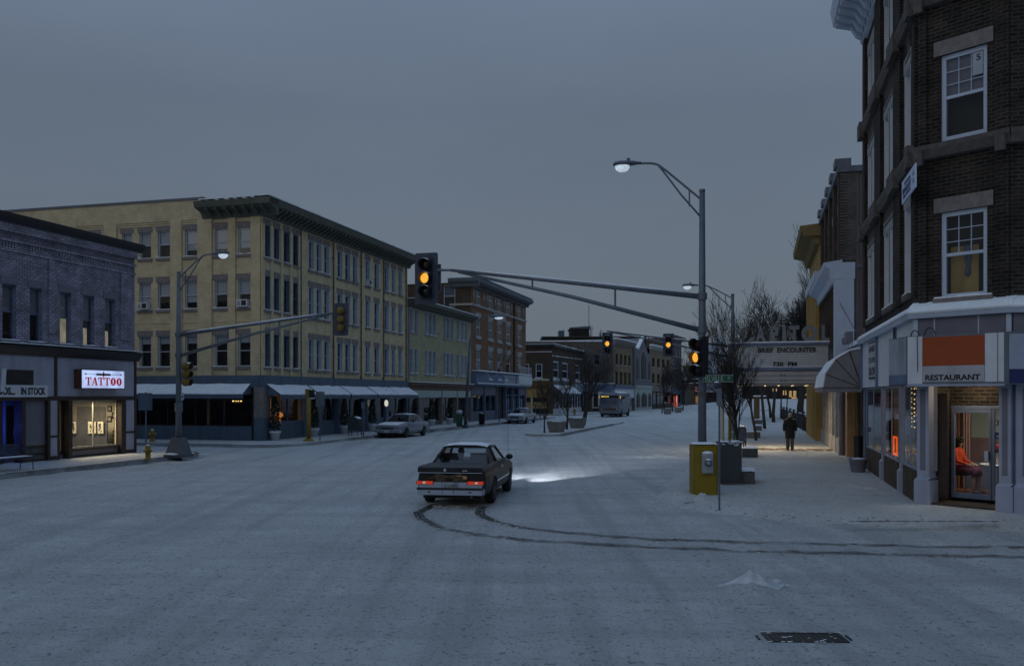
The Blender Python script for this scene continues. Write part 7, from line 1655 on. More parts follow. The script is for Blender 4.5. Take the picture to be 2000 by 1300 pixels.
bare_tree('park_tree','faint far bare tree left of the roof hut',pt(1103,195,0),17.3,.3,36,.5,.4,4,(0,0),(8,5,5,3),.18,up=.6,tw=.042,wd=6)
bare_tree('park_tree','faint far bare tree right of the roof hut',pt(1169,195,0),18.2,.3,37,.5,.4,4,(0,0),(8,5,5,3),.18,up=.6,tw=.042,wd=7)
for k, (px, d, lab) in enumerate(((1494,68,'dark stout tree trunk third along the park kerb'),(1511,84,'dark tree trunk just left of the slim far pair'),(1525,100,'slimmer dark tree trunk of the far pair by the park'),(1536,108,'leaning slim tree trunk at the far end of the park kerb'))):
    bare_tree('park_tree',lab,pt(px,d,.1),9.5,(.17,.2,.14,.12)[k],40+k,.6,.45,3,((.0,.0,.01,-.04)[k],0),(6,5,4),.10,up=.4,tw=.014,wd=4.5)
# ---------------------------------------------------------------- vehicles
def pl(t, pts):
    for (a, va), (b, vb) in zip(pts[:-1], pts[1:]):
        if t <= b: return va+(vb-va)*(t-a)/(b-a) if b > a else vb
    return pts[-1][1]
def car(name, label, loc, fwd, L=5.0, W=1.8, Ht=1.38, paint='carpaint', coupe=False, snow=1.0, group=None, lit=False):
    T = thing(name, label, 'car', loc, math.atan2(fwd.y, fwd.x), group); B = lambda m, n, mt, p=T, **k: m.build(n, mt, p, world=False, **k)
    ra, fa = -L/2+1.15, L/2-.98; R = .36; zw = .31
    deck, hood = .95, .93
    zt = [(0,.84),(.02,.90),(.06,.93),(.24,deck),(.30,.97),(.66,.97),(.72,hood),(.95,.83),(.985,.78),(1,.72)] if True else 0
    hw = [(0,.88),(.02,.945),(.12,.99),(.3,1),(.75,1),(.93,.965),(.985,.92),(1,.87)]
    zbp = [(0,.36),(.03,.30),(.1,.26),(.9,.25),(.97,.28),(1,.33)]
    m = MB(); m.smooth = True; rings = []; n = 72; xs = [i/n for i in range(n+1)]
    for tt in xs:
        x = -L/2+L*tt; h_ = pl(tt,hw)*W/2; zb = pl(tt,zbp); z1 = pl(tt,zt); za = 0
        for xa in (ra, fa):
            if abs(x-xa) < R: za = max(za, zw+math.sqrt(R*R-(x-xa)**2))
        half = [(.55,zb),(.90,max(zb,za*.98)),(.965,max(zb+.07,za)),(1.0,max(.50,za)),(.995,max(.62,za+.005)),(.975,max(.74,za+.02)),(.93,z1-.055),(.87,z1-.012),(.6,z1+.006),(.2,z1+.016)]
        P = [V((x,-a*h_,z)) for a,z in half]; P = P+[V((x,a*h_,z)) for a,z in reversed(half)]; rings.append(P)
    m.loft(rings); B(m,'body',M[paint])
    m = MB(); m.ab(-L/2+.15,L/2-.12,-W*.40,W*.40,.20,.42)
    for xa in (ra,fa): m.ab(xa-.4,xa+.4,-W*.46,W*.46,.40,.72)
    B(m,'underbody',M['black'])
    for xa in (ra, fa):
        for sy in (-1,1):
            wlm = MB(); wlm.smooth = True; c = (xa,sy*(W/2-.115),zw); wlm.lathe([(.2,-.095),(.29,-.105),(.315,-.09),(.325,-.06),(.325,.06),(.315,.09),(.29,.105),(.2,.095)],c,24,'y'); wo = B(wlm,'wheel',M['tyre'])
            rm = MB(); rm.lathe([(.0,.0),(.06,.10*sy),(.10,.085*sy),(.19,.075*sy),(.205,.10*sy),(.205,-.05*sy)],c,20,'y',cap=False); B(rm,'rim',M['rim'],wo)
            if xa == fa and coupe: wo.rotation_euler = (0,0,0)
    # cabin
    if coupe: bx0, bx1, rx0, rx1, bp = -L/2+.235*L, -L/2+.695*L, -L/2+.385*L, -L/2+.60*L, -L/2+.43*L
    else: bx0, bx1, rx0, rx1, bp = -L/2+.20*L, -L/2+.70*L, -L/2+.30*L, -L/2+.575*L, -L/2+.45*L
    by, ry, zb, zr = W/2*.86, W/2*.66, .955, Ht
    m = MB(); m.smooth = True; rr = []
    for tt in [i/8 for i in range(9)]:
        x = rx0-.05+(rx1-rx0+.08)*tt; bow = .035*sin(pi*tt); P = []
        for q in [-1,-.96,-.85,-.5,0,.5,.85,.96,1]: P.append(V((x,q*ry,zr-.06+bow+.06*(1-abs(q)**4))))
        rr.append(P)
    m.loft(rr,close=False,cap=False); m.smooth = False
    under = [[p-ZZ*.03 for p in R_] for R_ in rr]; m.loft(under,close=False,cap=False)
    for R_, U_ in ((rr[0],under[0]),(rr[-1],under[-1])):
        for i in range(8): m.poly(R_[i],R_[i+1],U_[i+1],U_[i]); lo_ = [V((q_.x,q_.y,zr-.062)) for q_ in (U_[i],U_[i+1])]; m.poly(U_[i],U_[i+1],lo_[1],lo_[0])
    m.smooth = True; zr2 = zr-.055
    for sy in (-1,1):
        m.tube([(bx1,sy*by*.985,zb-.01),(rx1,sy*ry*.985,zr2)],.034,6); m.tube([(bx0,sy*by*.92,zb-.01),(rx0-.03,sy*ry*.97,zr2)],.03,6); m.tube([(rx0-.04,sy*ry*.99,zr2),(rx1+.02,sy*ry*.99,zr2)],.028,6)
        m.tube([(bp,sy*by,zb-.02),(bp+.03,sy*ry,zr2)],.035,6)
        cw = .62 if coupe else .30; cp = [V((bx0+.02,sy*by*.96,zb-.02)),V((bx0+cw,sy*by,zb-.02)),V((rx0+.16,sy*ry*1.0,zr2)),V((rx0-.03,sy*ry*.985,zr2))]; m.smooth = False; m.extrude(cp,V((0,-sy*.03,0))); m.smooth = True
    B(m,'cabin_frame',M[paint])
    m = MB(); m.poly((bx0,-by*.92,zb),(bx0,by*.92,zb),(rx0-.03,ry*.97,zr2),(rx0-.03,-ry*.97,zr2)); B(m,'rear_window',M['pane2'] if coupe else M['pane'])
    m = MB(); m.poly((bx1,-by*.98,zb),(bx1,by*.98,zb),(rx1,ry*.98,zr2),(rx1,-ry*.98,zr2)); B(m,'windscreen',M['pane2'] if coupe else M['plated'])
    for sy in (-1,1):
        cw = .62 if coupe else .30
        for (a0,a1,c0,c1) in ((bp+.03,bx1-.03,bp+.05,rx1-.02),(bx0+cw,bp-.03,rx0+.17,bp)):
            if a1-a0 < .1: continue
            m = MB(); m.poly((a0,sy*by*.998,zb),(a1,sy*by*.985,zb),(c1,sy*ry*.99,zr2-.02),(c0,sy*ry*.995,zr2-.02)); B(m,'side_window',M['pane2'] if coupe else M['plated'])
        m = MB(); m.smooth = True; m.ell((bx1-.28,sy*(W/2+.075),zb+.05),.06,.10,.075,10,6); m.tube([(bx1-.28,sy*W/2*.93,zb-.0),(bx1-.28,sy*(W/2+.02),zb+.03)],.02,5); B(m,'wing_mirror',M['black'])
        m = MB(); m.smooth = False
        for x in ((bp+.0),(bx1-.12),) + (() if coupe else (bx0+.32,)): m.ab(x-.006,x+.006,sy*(W/2+.0005)-.003,sy*(W/2+.0005)+.003,.34,.92) if x > ra+R+.02 else None
        hx = bp+.12; m.ab(hx,hx+.2,sy*(W/2*.985)-.012,sy*(W/2*.985)+.012,.80,.83); m.ab(ra+R+.02,fa-R-.02,sy*W/2-.01,sy*W/2+.012,.49,.53); B(m,'door_trim',M['chrome'])
    m = MB(); m.ab(bx0+.1,bx1-.3,-by*.85,by*.85,.5,.9); m.ab(bp-.25,bp-.08,-.62,-.12,.85,1.16); m.ab(bp-.25,bp-.08,.12,.62,.85,1.16); m.ab(bx1-.35,bx1-.05,-by*.85,by*.85,.8,.96); B(m,'seat',M['black'])
    # snow
    if snow:
        m = MB(); m.smooth = True
        m.loft([[p+ZZ*(.022+.02*noise.noise(V((p.x*3,p.y*4,loc[0])))) for p in R_[1:-1]] for R_ in rr[:-1]],close=False,cap=False)
        if not coupe:
            for a,b in ((.715,.985),(.02,.19)): m.loft([[V((-L/2+L*(a+(b-a)*i/8), q*pl(a+(b-a)*i/8,hw)*W/2*.84, pl(a+(b-a)*i/8,zt)+.024+.012*noise.noise(V((i*.8,q*3,loc[0]))))) for q in (-1,-.6,-.2,.2,.6,1)] for i in range(9)],close=False,cap=False)
        B(m,'snow_cap',M['snow'])
    return T, B
# ---- the dark coupe turning through the crossing
hd = radians(8); fw_ = V((sin(hd),cos(hd),0)); ax = ground(899,979); ctr = ax+fw_*1.3
L_, W_ = 4.9, 1.76
T, B = car('coupe_car','dark worn coupe with lit red tail lamps and tied-down boot turning in the crossing',ctr,fw_,L_,W_,1.36,'carpaint',True)
x0 = -L_/2
m = MB(); m.ab(x0-.07,x0+.02,-W_*.435,W_*.435,.46,.60); B(m,'light_panel',M['bumper'],bevel=.01)
m = MB(); m.loft([[V((x0-.16+.0,y,z)) for y,z in ((-W_*.44,.30),(W_*.44,.30),(W_*.445,.43),(-W_*.445,.43))],[V((x0+.12,y,z)) for y,z in ((-W_*.455,.28),(W_*.455,.28),(W_*.46,.44),(-W_*.46,.44))]]); bm_ = B(m,'bumper',M['bumper'],bevel=.015)
m = MB(); m.ab(x0-.175,x0-.0,-W_*.45,W_*.45,.432,.468); B(m,'rub_strip',M['black'],bm_)
m = MB(); m.ab(x0-.164,x0-.158,-.52,-.46,.36,.39); m.ab(x0-.164,x0-.158,.46,.52,.36,.39); B(m,'bumper_bolt',M['black'],bm_)
for sy in (-1,1):
    m = MB(); 
    for a, b in ((.42,.60),(.66,.80)): m.ab(x0-.082,x0-.06,sy*a if sy>0 else -b,sy*b if sy>0 else -a,.55,.625)
    m.m = 1; m.ab(x0-.08,x0-.061,(.60 if sy>0 else -.66),(.66 if sy>0 else -.60),.56,.615); m.m = 2; m.ab(x0-.078,x0-.062,(.40 if sy>0 else -.82),(.82 if sy>0 else -.40),.545,.63); B(m,'tail_lamp',[M['tail'],emit('reversing_lamp',(1,.9,.75),.25),mat('lamp_red_plastic',(.16,.012,.008),.3,.1,5)])
m = MB(); m.ab(x0-.03,x0+.03,-W_*.42,W_*.42,.63,.80); B(m,'boot_opening',M['black'])
m = MB(); m.loft([[V((x0-.11,y,z)) for y,z in ((-W_*.445,.835),(W_*.445,.835),(W_*.44,.95),(-W_*.44,.95))],[V((x0+.05,y,z)) for y,z in ((-W_*.45,.86),(W_*.45,.86),(W_*.445,.975),(-W_*.445,.975))],[V((x0+L_*.2,y,z)) for y,z in ((-W_*.42,.95),(W_*.42,.95),(W_*.41,.985),(-W_*.41,.985))]]); ld = B(m,'boot_lid',M['carpaint'],bevel=.015)
m = MB(); m.ab(x0-.118,x0-.1,-W_*.44,W_*.44,.818,.833); B(m,'chrome_strip',M['chrome'],ld); m = MB(); m.lathe([(.0,.0),(.035,.0),(.035,.01)],(x0-.112,.12,.89),12,'x'); m.ab(x0-.116,x0-.108,-.42,-.30,.868,.89); B(m,'badge',M['chrome'],ld)
m = MB(); rn = random.Random(3); m.smooth = True
for k in range(9): m.ell((x0-.03,rn.uniform(-.55,.6),rn.uniform(.64,.74)),.05,rn.uniform(.08,.2),rn.uniform(.03,.07),8,6)
cg = B(m,'cargo',mat('brown_cargo',(.085,.06,.035),.8,.6,8)); m = MB(); m.smooth = True; m.ell((x0-.08,-.36,.71),.03,.06,.05,8,6); m.ell((x0-.08,-.24,.75),.02,.1,.02,8,5); B(m,'cargo_cloth',mat('tan_cloth',(.5,.3,.13),.8,.2,8),cg)
m = MB()
for y0,y1,y2 in ((.36,.27,.20),(-.28,-.2,-.12)): m.tube([(x0-.122,y0,.83),(x0-.09,y1,.65),(x0-.1,y2,.60),(x0-.17,y2*.9,.43),(x0-.17,y2*.8,.33)],.006,5)
m.tube([(x0-.12,.3,.80),(x0-.10,.05,.72),(x0-.12,-.25,.8)],.006,5); B(m,'rope',M['stone'])
m = MB(); m.ab(x0-.085,x0-.071,-.19,.17,.44,.60); lp = B(m,'licence_plate',M['greysign']); tx = text('513 M71',V((x0-.088,-.01,.51)),V((0,-1,0)),.29,.075,.0,.004,ZZ); B(tx,'lettering',M['navy'],lp)
m = MB(); m.tube([(L_*.5-1.05,-W_/2*.93,.9),(L_*.5-1.05,-W_/2*.93,1.72)],.005,5); B(m,'aerial',M['black'])
for sy in (-1,1):
    m = MB(); m.ab(L_/2-.03,L_/2+.012,sy*.62-.14,sy*.62+.14,.58,.70); B(m,'headlamp',emit('headlamp_glass',(1,.97,.9),2.0))
    p = T.matrix_world; base = ctr+fw_*(L_/2+.05)+V((cos(hd),-sin(hd),0))*(-sy*.62)+ZZ*.66
    tg = base+V((sin(hd+radians(17)),cos(hd+radians(17)),0))*5.8-ZZ*.66
    lamp('headlamp_beam','SPOT',base,2000,(.86,.90,1),.06,target=tg,spot=radians(29),blend=.8)
m = MB(); m.tube([(x0-.04,-.5,.25),(x0+.3,-.5,.25)],.03,8); B(m,'exhaust_pipe',M['steeld'])
# ---- driver
def bust(label, c, hair='hairdark', top='coat'):
    c = V(c); t = thing('person', label, 'person', c); m = MB(); m.smooth = True
    m.loft([[c+V((cos(2*pi*i/14)*a,sin(2*pi*i/14)*b,z)) for i in range(14)] for a,b,z in ((.17,.12,-.45),(.21,.13,-.2),(.20,.12,-.05),(.12,.09,.02),(.06,.06,.05),(.055,.06,.10),(.07,.085,.14),(.082,.10,.22),(.078,.095,.29),(.05,.06,.34),(.01,.01,.355))]); m.build('body', M['skin'], t)
    m = MB(); m.smooth = True; m.loft([[c+V((cos(2*pi*i/14)*a,sin(2*pi*i/14)*b,z)) for i in range(14)] for a,b,z in ((.19,.14,-.46),(.23,.15,-.2),(.22,.14,-.05),(.13,.10,.03),(.07,.075,.06))]); m.build('jacket', M[top], t)
    m = MB(); m.smooth = True; m.ell(c+V((0,-.03,.255)),.09,.095,.105,12,8); m.build('hair', M[hair], t); return t
q = ctr+fw_*(-.05)+V((-cos(hd),sin(hd),0))*.22; bust('driver seen from behind through the rear window of the dark coupe',(q.x,q.y,.93))
# ---- parked cars facing us
def parked(label, a, b, paint, group):
    T, B = car('parked_car',label,S(a,b,0),-s,5.2,1.85,1.42,paint,False,group=group); x1 = 2.6
    m = MB(); m.ab(x1-.03,x1+.015,-.42,.42,.52,.70); B(m,'grille',M['black']); m = MB()
    for k in range(9): y = -.4+k*.1; m.ab(x1+.012,x1+.024,y-.008,y+.008,.53,.69)
    m.ab(x1,x1+.03,-.44,.44,.69,.72); B(m,'grille_trim',M['chrome'])
    for sy in (-1,1): m = MB(); m.ab(x1-.1,x1+.0,sy*.66-.17,sy*.66+.17,.54,.68); B(m,'headlamp',M['greysign'])
    m = MB(); m.loft([[V((x1-.1,y,z)) for y,z in ((-.92,.33),(.92,.33),(.92,.50),(-.92,.50))],[V((x1+.14,y,z)) for y,z in ((-.86,.35),(.86,.35),(.86,.49),(-.86,.49))]]); bb = B(m,'bumper',M['bumper'],bevel=.02); m = MB(); m.ab(x1+.14,x1+.155,-.88,.88,.40,.44); B(m,'rub_strip',M['black'],bb); m = MB(); m.ab(x1+.146,x1+.156,-.16,.16,.33,.43) if False else m.ab(x1+.156,x1+.164,-.16,.16,.33,.45); B(m,'licence_plate',M['shade'],bb)
    m = MB(); m.loft([[V((-2.6+.1,y,z)) for y,z in ((-.92,.36),(.92,.36),(.92,.54),(-.92,.54))],[V((-2.6-.13,y,z)) for y,z in ((-.86,.38),(.86,.38),(.86,.53),(-.86,.53))]]); B(m,'bumper',M['bumper'],bevel=.02)
parked('snow-dusted grey-blue sedan parked at the kerb beside the mailbox',54.6,-22.35,'carblue','cars parked along the left kerb')
parked('snow-dusted silver sedan parked farther on by the ornate blue shopfront',83.6,-21.95,'carsilver','cars parked along the left kerb')
# ---- bus
f = ground(1189,812.5); f = at(1190,772,110); f.z = 0; T = thing('city_bus','old rounded silver city bus with lit destination sign coming down the street','bus',f+s*5, math.atan2(-s.y,-s.x)); B = lambda m, n, mt, p=T, **k: m.build(n, mt, p, world=False, **k)
m = MB(); m.smooth = True; rings = []
for x,kz,kw in ((-5,.93,.9),(-4.8,1,1),(4.75,1,1),(4.95,.985,.97),(5.05,.9,.9)): 
    P = []; hw_ = 1.28*kw; zt = 3.1*kz
    for y,z in ((-.96,.42),(-1,.6),(-1,1.6),(-.98,2.5),(-.9,2.85),(-.7,3.02),(-.3,3.1),(.3,3.1),(.7,3.02),(.9,2.85),(.98,2.5),(1,1.6),(1,.6),(.96,.42)): P.append(V((x,y*hw_,z*kz if z > 1 else z)))
    rings.append(P)
m.loft(rings); B(m,'body',M['busgrey'])
m = MB(); m.ab(5.0,5.08,-1.1,1.1,2.36,2.66); B(m,'sign_housing',M['black']); m = MB(); 
for k in range(7): m.ab(5.085,5.095,-1.0+k*.14,-.9+k*.14,2.46,2.58)
B(m,'destination_sign',emit('destination_glow',(1,.66,.12),.9,.4,3))
for a,b in ((-1.08,-.05),(.05,1.08)): m = MB(); m.ab(5.03,5.07,a,b,1.60,2.34); B(m,'windscreen',M['pane'])
m = MB(); m.ab(4.9,5.02,-1.05,1.05,1.6,2.34); B(m,'cab_interior',mat('dim_cab',(.10,.11,.10),.7,.6,2))
m = MB(); m.ab(5.02,5.075,-1.12,1.12,.46,.78); B(m,'bumper',M['busgrey'],bevel=.03)
m = MB(); m.ab(5.04,5.09,-.85,.85,.86,1.04); B(m,'red_band',mat('dull_red_band',(.16,.05,.045),.5,.2,3))
for y in (-.95,.95): m = MB(); m.lathe([(.0,.0),(.11,.0),(.11,.06)],(5.03,y,1.0),12,'x'); B(m,'headlamp',M['greysign'])
m = MB(); m.ab(5.04,5.08,.2,.9,1.12,1.42); B(m,'badge_panel',M['stone'])
for sy in (-1,1):
    for k in range(7): m = MB(); x = 3.9-k*1.25; m.ab(x-.5,x+.5,sy*1.275-.02,sy*1.275+.02,1.75,2.5); B(m,'side_window',M['plated'])
    for x in (3.2,-2.9): m = MB(); m.smooth = True; m.lathe([(.2,-.13),(.48,-.14),(.5,-.1),(.5,.1),(.48,.14),(.2,.13)],(x,sy*1.16,.5),20,'y'); B(m,'wheel',M['tyre'])
    m = MB(); m.ab(4.3,4.8,sy*1.30-.01,sy*1.30+.01,2.3,2.6); B(m,'side_sign',emit('side_sign_glow',(1,.62,.15),.55,.4,3))
m = MB(); m.ab(-4.8,4.8,-1.0,1.0,.22,.5); B(m,'underbody',M['black']); m = MB(); m.smooth = True; m.loft([[V((x,y,z+.03)) for y,z in ((-1.1,2.9),(-.6,3.08),(0,3.13),(.6,3.08),(1.1,2.9))] for x in (-4.7,0,4.8)],close=False,cap=False); B(m,'snow_cap',M['snow'])

# ---------------------------------------------------------------- people
def skinned(name, J, bones, matl, parent, sub=2, root=0):
    me = bpy.data.meshes.new(name); keys = list(J); me.from_pydata([J[k][0] for k in keys], [(keys.index(a),keys.index(b)) for a,b in bones], []); me.materials.append(M[matl])
    ob = bpy.data.objects.new(name, me); COL.objects.link(ob); ob.parent = parent; sk = ob.modifiers.new('skin','SKIN'); sk.use_smooth_shade = True; sk.branch_smoothing = .4
    if not me.skin_vertices: me.attributes.new('skin','FLOAT','POINT')
    d = me.skin_vertices[0].data
    for i, k in enumerate(keys): rr = J[k][1]; d[i].radius = rr if isinstance(rr, tuple) else (rr, rr); d[i].use_root = (i == root)
    sb = ob.modifiers.new('subdivision','SUBSURF'); sb.levels = sub; sb.render_levels = sub; return ob
def fingers(T, wrist, d, nrm, k=1.0, matl='skin'):
    """five separate curled fingers on a palm"""
    w_ = V(wrist); d = V(d).normalized(); n = V(nrm).normalized(); x = d.cross(n); m = MB(); m.smooth = True
    m.loft([[w_+d*t*k+(x*cos(2*pi*i/10)*a+n*sin(2*pi*i/10)*b)*k for i in range(10)] for t,a,b in ((-.02,.026,.02),(.03,.038,.018),(.08,.042,.016),(.095,.036,.013))])
    for j,(o,ln) in enumerate(((-.03,.065),(-.01,.075),(.01,.07),(.03,.055))):
        p = w_+(d*.085+x*o)*k; m.tube([p,p+(d*ln*.5+n*.008)*k,p+(d*ln*.85+n*.03)*k,p+(d*ln*.95+n*.05)*k],[.0095*k,.009*k,.008*k,.006*k],7)
    p = w_+(d*.02-x*.034)*k; m.tube([p,p+(d*.035-x*.02+n*.008)*k,p+(d*.065-x*.022+n*.022)*k],[.011*k,.010*k,.007*k],7)
    return m
g = ground(1543,879.5,.14); T = thing('person','person in a long dark coat and grey trousers walking away under the cinema marquee','person',(g.x,g.y,.145), math.atan2(s.y,s.x)-pi/2)
# local: x right, y forward (away from us), z up
J = dict(pelvis=(V((0,0,.93)),(.15,.11)),waist=(V((0,0,1.08)),(.15,.10)),chest=(V((0,-.01,1.30)),(.17,.12)),neck0=(V((0,.0,1.45)),(.06,.06)),neck=(V((0,.02,1.50)),(.055,.06)),head=(V((0,.035,1.58)),(.07,.085)),crown=(V((0,.03,1.68)),(.06,.075)),
 lsh=(V((-.19,0,1.40)),.06),lel=(V((-.25,-.03,1.13)),.045),lwr=(V((-.25,.03,.88)),.03),rsh=(V((.19,0,1.40)),.06),rel=(V((.25,-.03,1.13)),.045),rwr=(V((.25,.03,.88)),.03),
 lhip=(V((-.09,0,.88)),.09),lkn=(V((-.095,.02,.48)),.062),lan=(V((-.10,-.02,.09)),.045),rhip=(V((.09,0,.88)),.09),rkn=(V((.095,.03,.48)),.062),ran=(V((.10,.02,.09)),.045))
skinned('body',J,[('pelvis','waist'),('waist','chest'),('chest','neck0'),('neck0','neck'),('neck','head'),('head','crown'),('chest','lsh'),('lsh','lel'),('lel','lwr'),('chest','rsh'),('rsh','rel'),('rel','rwr'),('pelvis','lhip'),('lhip','lkn'),('lkn','lan'),('pelvis','rhip'),('rhip','rkn'),('rkn','ran')],'skin',T)
def er(c, a, b, n=18): return [V(c)+V((cos(2*pi*i/n)*a,sin(2*pi*i/n)*b,0)) for i in range(n)]
m = MB(); m.smooth = True; m.loft([er((0,0,.56),.215,.17),er((0,0,.8),.215,.165),er((0,0,1.02),.21,.155),er((0,-.01,1.25),.225,.16),er((0,-.01,1.38),.225,.145),er((0,-.005,1.44),.16,.115),er((0,.005,1.49),.085,.08),er((0,.01,1.52),.075,.075)],cap=False)
for sx_ in (-1,1): m.tube([(sx_*.12,0,1.40),(sx_*.185,-.005,1.365),(sx_*.225,-.01,1.28),(sx_*.252,-.03,1.12),(sx_*.255,.02,.9)],[.05,.068,.074,.068,.058],12)
m.build('coat',M['coat'],T,world=False)
m = MB(); m.smooth = True
for sx_, y in ((-1,-.02),(1,.02)): m.tube([(sx_*.09,0,.86),(sx_*.095,.02,.5),(sx_*.10,y,.07)],[.105,.085,.075],12)
m.build('trousers',M['trouser'],T,world=False)
m = MB(); m.smooth = True
for sx_, y in ((-1,-.02),(1,.02)): m.loft([[V((sx_*.10+cos(2*pi*i/10)*a,y+yy,z+sin(2*pi*i/10)*b)) for i in range(10)] for yy,z,a,b in ((-.09,.045,.03,.03),(-.05,.05,.045,.05),(.05,.045,.045,.045),(.14,.03,.045,.03),(.19,.025,.02,.018))])
m.build('shoes',M['shoe'],T,world=False)
m = MB(); m.smooth = True; m.ell((0,.02,1.645),.082,.092,.085,14,9); m.build('hair',M['hairgrey'],T,world=False)
for sx_ in (-1,1):
    m = fingers(T,(sx_*.25,.03,.87),(0,.05,-1),(-sx_,0,0)); m.build('hand',M['skin'],T,world=False); m = MB(); m.smooth = True; m.ell((sx_*.083,.03,1.58),.012,.02,.032,8,6); m.build('ear',M['skin'],T,world=False)
# woman seated inside the restaurant, facing right
dw = RD+1.15; uw, zw_ = FC.uz(1878,870,dw); fl = zin
sc_ = 1.0; org = FC.p(uw,dw,fl); ang = math.atan2(UC.y,UC.x)
CH = thing('chair','dark metal dining chair with the seated diner inside the restaurant','chair',org,ang); B2 = lambda m, n, mt, p=CH, **k: m.build(n, mt, p, world=False, **k)
m = MB(); m.ab(-.26,.2,-.22,.22,.42,.47); B2(m,'seat',M['black'],bevel=.01); m = MB(); m.smooth = True; m.loft([[V((-.27-.05*sin(z*1.2)-.02*abs(y)*0,y,z)) for y in (-.2,-.1,0,.1,.2)] for z in (.55,.7,.86)],close=False,cap=False); m.loft([[V((-.29-.05*sin(z*1.2),y,z)) for y in (-.2,-.1,0,.1,.2)] for z in (.55,.7,.86)],close=False,cap=False); B2(m,'backrest',M['tan'])
for x in (-.24,.18):
    for y in (-.2,.2): m = MB(); m.tube([(x,y,.42),(x*1.1,y,0)],.014,6); B2(m,'leg',M['steel'])
m = MB()
for y in (-.21,.21): m.tube([(-.26,y,.42),(-.31,y,.88)],.013,6)
B2(m,'back_frame',M['steel'])
W = thing('person','seated person with dark bobbed hair in a red cardigan seen through the restaurant door','person',org,ang); B3 = lambda m, n, mt, p=W, **k: m.build(n, mt, p, world=False, **k)
J = dict(pelvis=(V((-.12,0,.56)),(.13,.12)),waist=(V((-.12,0,.70)),(.11,.12)),chest=(V((-.10,0,.93)),(.11,.14)),neck0=(V((-.07,0,1.06)),(.05,.05)),neck=(V((-.045,0,1.12)),(.045,.045)),head=(V((-.01,0,1.20)),(.08,.065)),crown=(V((-.01,0,1.29)),(.065,.055)),
 lsh=(V((-.09,.16,1.01)),.05),lel=(V((-.02,.21,.77)),.038),lwr=(V((.20,.14,.70)),.026),rsh=(V((-.09,-.16,1.01)),.05),rel=(V((-.02,-.21,.77)),.038),rwr=(V((.20,-.14,.70)),.026),
 lhip=(V((-.05,.09,.55)),.09),lkn=(V((.34,.10,.53)),.062),lan=(V((.36,.10,.10)),.038),rhip=(V((-.05,-.09,.55)),.09),rkn=(V((.34,-.10,.53)),.062),ran=(V((.33,-.10,.10)),.038))
skinned('body',J,[('pelvis','waist'),('waist','chest'),('chest','neck0'),('neck0','neck'),('neck','head'),('head','crown'),('chest','lsh'),('lsh','lel'),('lel','lwr'),('chest','rsh'),('rsh','rel'),('rel','rwr'),('pelvis','lhip'),('lhip','lkn'),('lkn','lan'),('pelvis','rhip'),('rhip','rkn'),('rkn','ran')],'skin',W)
m = MB(); m.smooth = True; m.loft([er((-.12,0,.54),.155,.165),er((-.125,0,.70),.13,.15),er((-.115,0,.9),.14,.18),er((-.095,0,1.0),.12,.185),er((-.08,0,1.06),.075,.09),er((-.06,0,1.10),.058,.06)],cap=False)
for sy in (-1,1): m.tube([(-.09,sy*.13,1.02),(-.085,sy*.185,.99),(-.02,sy*.22,.77),(.17,sy*.15,.705)],[.065,.066,.056,.042],12)
B3(m,'cardigan',M['redtop'])
m = MB(); m.smooth = True
for sy in (-1,1): m.tube([(-.16,sy*.08,.57),(.1,sy*.09,.56),(.34,sy*.10,.535),(.38,sy*.10,.40)],[.13,.115,.095,.09],12)
m.loft([[V((x,cos(2*pi*i/16)*.19,.555+sin(2*pi*i/16)*.085)) for i in range(16)] for x in (-.2,0,.2,.38)]); B3(m,'skirt',M['skirt'])
m = MB(); m.smooth = True
for sy in (-1,1): m.loft([[V((.36+dx,sy*.10+cos(2*pi*i/10)*a,z+sin(2*pi*i/10)*b)) for i in range(10)] for dx,z,a,b in ((-.06,.045,.025,.035),(0,.05,.035,.045),(.1,.035,.04,.03),(.16,.025,.02,.018))])
B3(m,'shoes',M['shade2'])
m = MB(); m.smooth = True; m.ell((-.045,0,1.255),.105,.092,.10,14,9); m.ell((-.075,0,1.17),.075,.088,.10,12,8)
m.ell((-.02,0,1.31),.085,.08,.045,12,7)
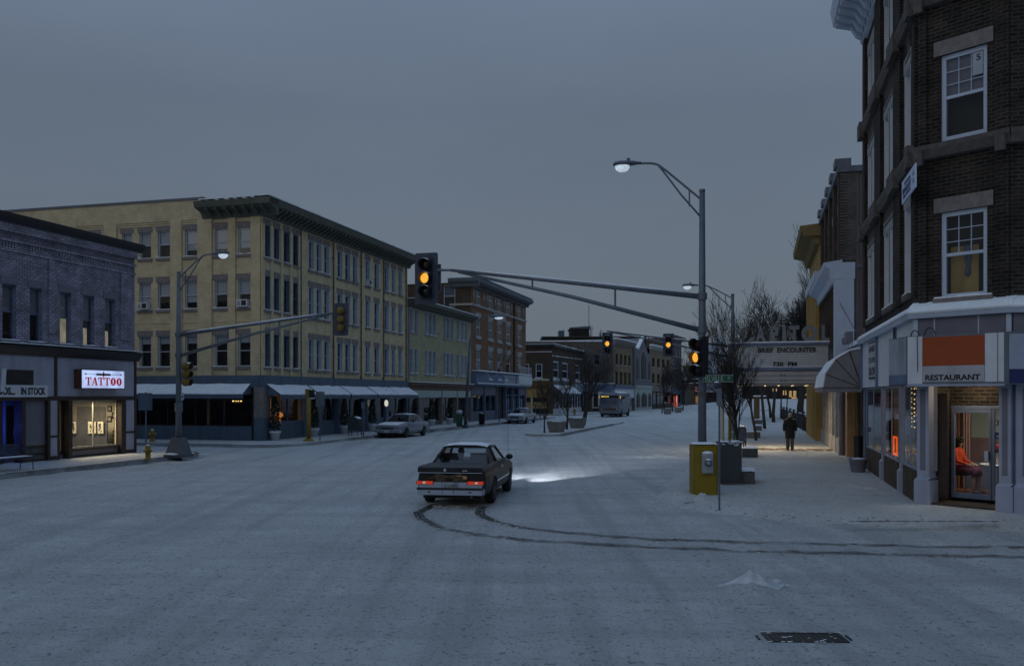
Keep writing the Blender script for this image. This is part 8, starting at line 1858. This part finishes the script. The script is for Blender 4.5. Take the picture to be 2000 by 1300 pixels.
for k in range(70): a = random.uniform(1.2,5.08); m.ell((-.055+cos(a)*.085,sin(a)*.082,1.10+random.random()*.2),.014,.014,.03,5,4)
B3(m,'hair',M['hairdark'])
m = MB(); m.smooth = True; m.add([V((.066,-.012,1.20)),V((.066,.012,1.20)),V((.092,0,1.195)),V((.07,0,1.235))],[(0,1,2),(0,2,3),(1,3,2)])
for sy in (-1,1): m.ell((.064,sy*.028,1.232),.008,.012,.007,8,5)
B3(m,'face',M['skin']); m = MB(); m.ell((.07,0,1.165),.008,.02,.006,8,5); B3(m,'mouth',M['red'])
for sy in (-1,1): m = fingers(W,(.20,sy*.14,.70),(1,-sy*.3,-.1),(0,0,-1)); B3(m,'hand',M['skin'])
c = FC.p(FC.uz(1930,900,RD+1.1)[0]+.25,RD+1.1,fl); t = thing('table','small pale restaurant table in front of the seated diner','table',c); m = MB(); m.lathe([(.40,.70),(.42,.71),(.42,.73),(.40,.74)],c,24); m.build('tabletop',M['white'],t); m = MB(); m.tube([c,c+ZZ*.7],.035,8); m.lathe([(.22,0),(.22,.02),(.05,.05)],c,14); m.build('leg',M['steel'],t)
u_, z_ = FC.uz(1948,892,RD+1.0); c = FC.p(u_,RD+1.0,fl+.74); t = thing('flower_vase','white patterned vase of red flowers behind the sidelight glass','vase',c)
z_ = fl+.74; m = MB(); m.smooth = True; m.lathe([(.05,0),(.085,.06),(.09,.14),(.06,.24),(.065,.27)],c,14); m.build('vase',mat('patterned_vase',(.6,.55,.5),.4,.5,22),t); m = MB(); rn = random.Random(4)
for k in range(70): a = rn.random()*6.28; q = rn.random()**.5*.13; e = rn.uniform(.018,.035); m.ell(c+V((cos(a)*q,sin(a)*q,.33+rn.uniform(-.05,.13))),e,e,e*.8,6,4)
m.build('bloom',mat('red_petal',(.5,.04,.025),.7,.4,20),t); m = MB()
for k in range(26): a = rn.random()*6.28; m.tube([c+ZZ*.25,c+V((cos(a)*.1,sin(a)*.1,.30+rn.random()*.1))],.006,4)
m.build('foliage',M['needle'],t)
